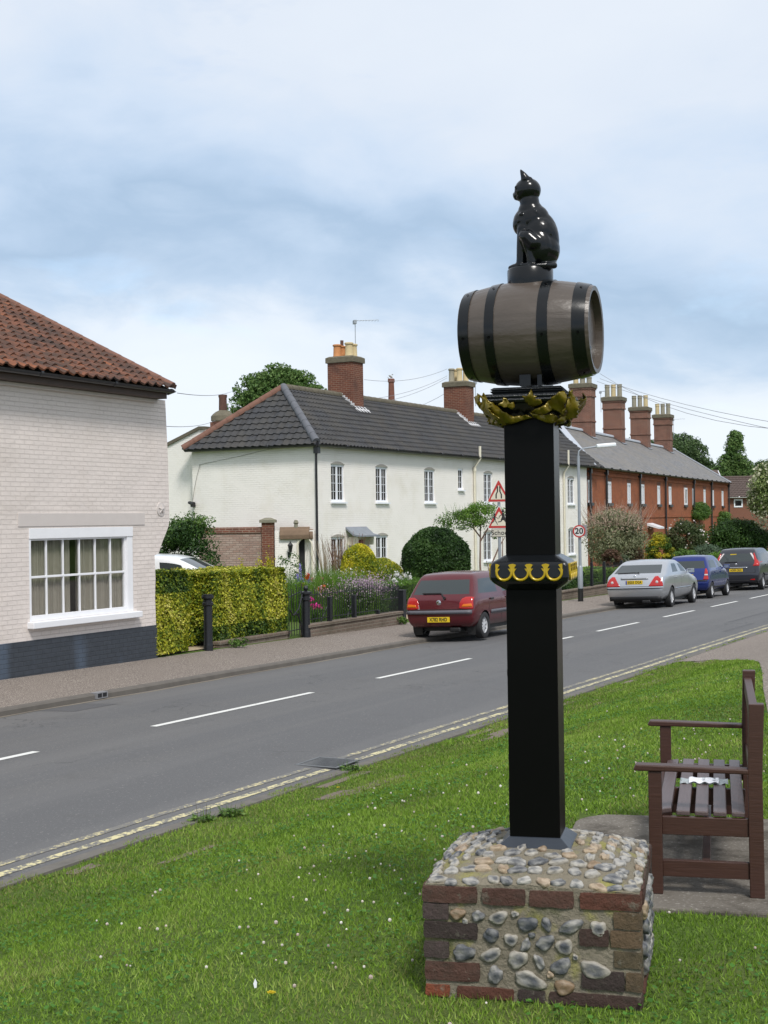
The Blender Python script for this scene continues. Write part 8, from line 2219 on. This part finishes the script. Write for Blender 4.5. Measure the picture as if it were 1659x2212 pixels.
# door-like hinges seen on the left edge of the post
m = MB()
for z in (.35, .70, 1.0): m.box(-hp - .012, -hp - .0005, -.03, .03, z, z + .03)
m.box(-hp - .01, -hp - .0005, -.045, -.02, .10, .28); m.build('side_fixings', MT['black_gloss'], vs_, bevel=.003)

# ------------------------------------------------------------ bench seen end-on, with a folded paper on it
nf = ground(1419, 1937); nb = ground(1636, 1942); print('bench front/back leg', nf, nb)
BN = Fr((nf.x, nf.y, .022), -PHI)        # x to the back rest, y along the seat
SW = BN.l(nb).x; LB = 1.50; print('bench depth', SW)
bn = fre('park_bench', BN, 'dark brown stained timber bench seen from its end beside the flint plinth', 'bench')
d0 = (nf - CO).dot(CF); wl = .032; ps = d0 / F_PX
hA = at(1419, 1664, d0).z - .022; hS = at(1440, 1756, d0).z - .022; hBk = at(1640, 1517, (nb - CO).dot(CF)).z - .022; print('arm', hA, 'seat', hS, 'back', hBk)
for y in (0, LB):
    B('front_leg', MT['wood'], bn, (-wl, wl, y - wl, y + wl, 0, hA - .001), bevel=.004)
    m = MB(); m.prism([(SW - .035, 0), (SW + .035, 0), (SW + .032, hA), (SW + .045, hBk), (SW - .027, hBk), (SW - .037, hA)], y - wl, y + wl, 'y'); m.build('back_leg', MT['wood'], bn, bevel=.004)
    m = MB(); m.prism([(-.105, hA + .006), (-.09, hA + .032), (.05, hA + .030), (SW - .034, hA + .020), (SW - .034, hA - .003), (.05, hA + .001), (-.09, hA + .001)], y - .042, y + .042, 'y'); m.build('armrest', MT['wood'], bn, bevel=.006)
    B('seat_rail', MT['wood'], bn, (wl, SW - .036, y - .018, y + .018, hS - .10, hS - .012), bevel=.003)
    B('stretcher', MT['wood'], bn, (wl, SW - .036, y - .018, y + .018, .085, .165), bevel=.003)
B('seat_rail', MT['wood'], bn, (wl, SW - .036, LB / 2 - .02, LB / 2 + .02, hS - .10, hS - .012), bevel=.003)
B('front_apron', MT['wood'], bn, (-.016, .016, wl, LB - wl, hS - .10, hS - .012), bevel=.003)
B('long_stretcher', MT['wood'], bn, (SW * .5 - .02, SW * .5 + .02, .02, LB - .02, .09, .16), bevel=.003)
sl_x = [(.012, .088, .0), (.115, .19, .004), (.217, .292, .004), (.318, .392, .004), (.420, .492, .006)]
kk = (SW - .045) / .50
for i, (a_, b_, dz) in enumerate(sl_x):
    R_ = Matrix.Translation(((a_ + b_) / 2 * kk, 0, hS + .004)) @ Matrix.Rotation(math.radians(-10 if i == 0 else 1.5), 4, 'Y')
    m = MB(R_); w_ = (b_ - a_) / 2 * kk; m.box(-w_, w_, -.005 if i else .035, LB + .005 if i else LB - .035, -.011, .012); m.build('seat_slat', MT['wood_seat'], bn, bevel=.005)
m = MB(); m.box(SW - .02, SW + .022, wl, LB - wl, hBk - .13, hBk - .04); m.build('top_rail', MT['wood'], bn, bevel=.006)
m = MB(); m.box(SW - .018, SW + .018, wl, LB - wl, hS + .06, hS + .12); m.build('lower_rail', MT['wood'], bn, bevel=.005)
for k in range(12):
    y = .09 + (LB - .18) * k / 11; B('back_slat', MT['wood'], bn, (SW - .006, SW + .010, y - .022, y + .022, hS + .118, hBk - .128), bevel=.003)
# paper
yP = None
pp = ground(1521, 1688, lambda p: BN.o.z + hS + .018); lp = BN.l(pp); print('paper', lp)
PF = Fr((pp.x, pp.y, BN.o.z + hS + .0175), BN.ang); pe = fre('folded_paper', PF, 'crumpled strip of white and grey printed paper lying on the bench slats', 'paper')
wP = .127
def sheet(x0, x1, y0, y1, dz, mat, name, amp=.004, par=pe):
    m = MB(); nx, ny = 26, 10; vs = []
    for i in range(nx + 1):
        for j in range(ny + 1):
            x = x0 + (x1 - x0) * i / nx; y = y0 + (y1 - y0) * j / ny + .006 * math.sin(x * 70) * (j in (0, ny)); vs.append((x, y, dz + amp * math.sin(x * 55 + y * 20) ** 2 + amp * .6 * math.sin(x * 120 + 1) * math.sin(y * 60)))
    m.add(vs, [(i * (ny + 1) + j, (i + 1) * (ny + 1) + j, (i + 1) * (ny + 1) + j + 1, i * (ny + 1) + j + 1) for i in range(nx) for j in range(ny)]); o = m.build(name, mat, par, smooth=60, fix=False)
    md = o.modifiers.new('t', 'SOLIDIFY'); md.thickness = .0012; return o
sheet(-wP, wP, -.075, .075, 0, MT['paper_grey'], 'grey_sheet', .005); pw = sheet(-wP * .64, wP * .62, -.078, .070, .007, MT['paper'], 'white_sheet', .005)
for (x, w_) in ((-.002, .009), (.052, .006), (.058, .004)):
    B('print_mark', MT['paper_grey'], pw, (x - w_, x + w_, -.012, .012, .0185, .0190))
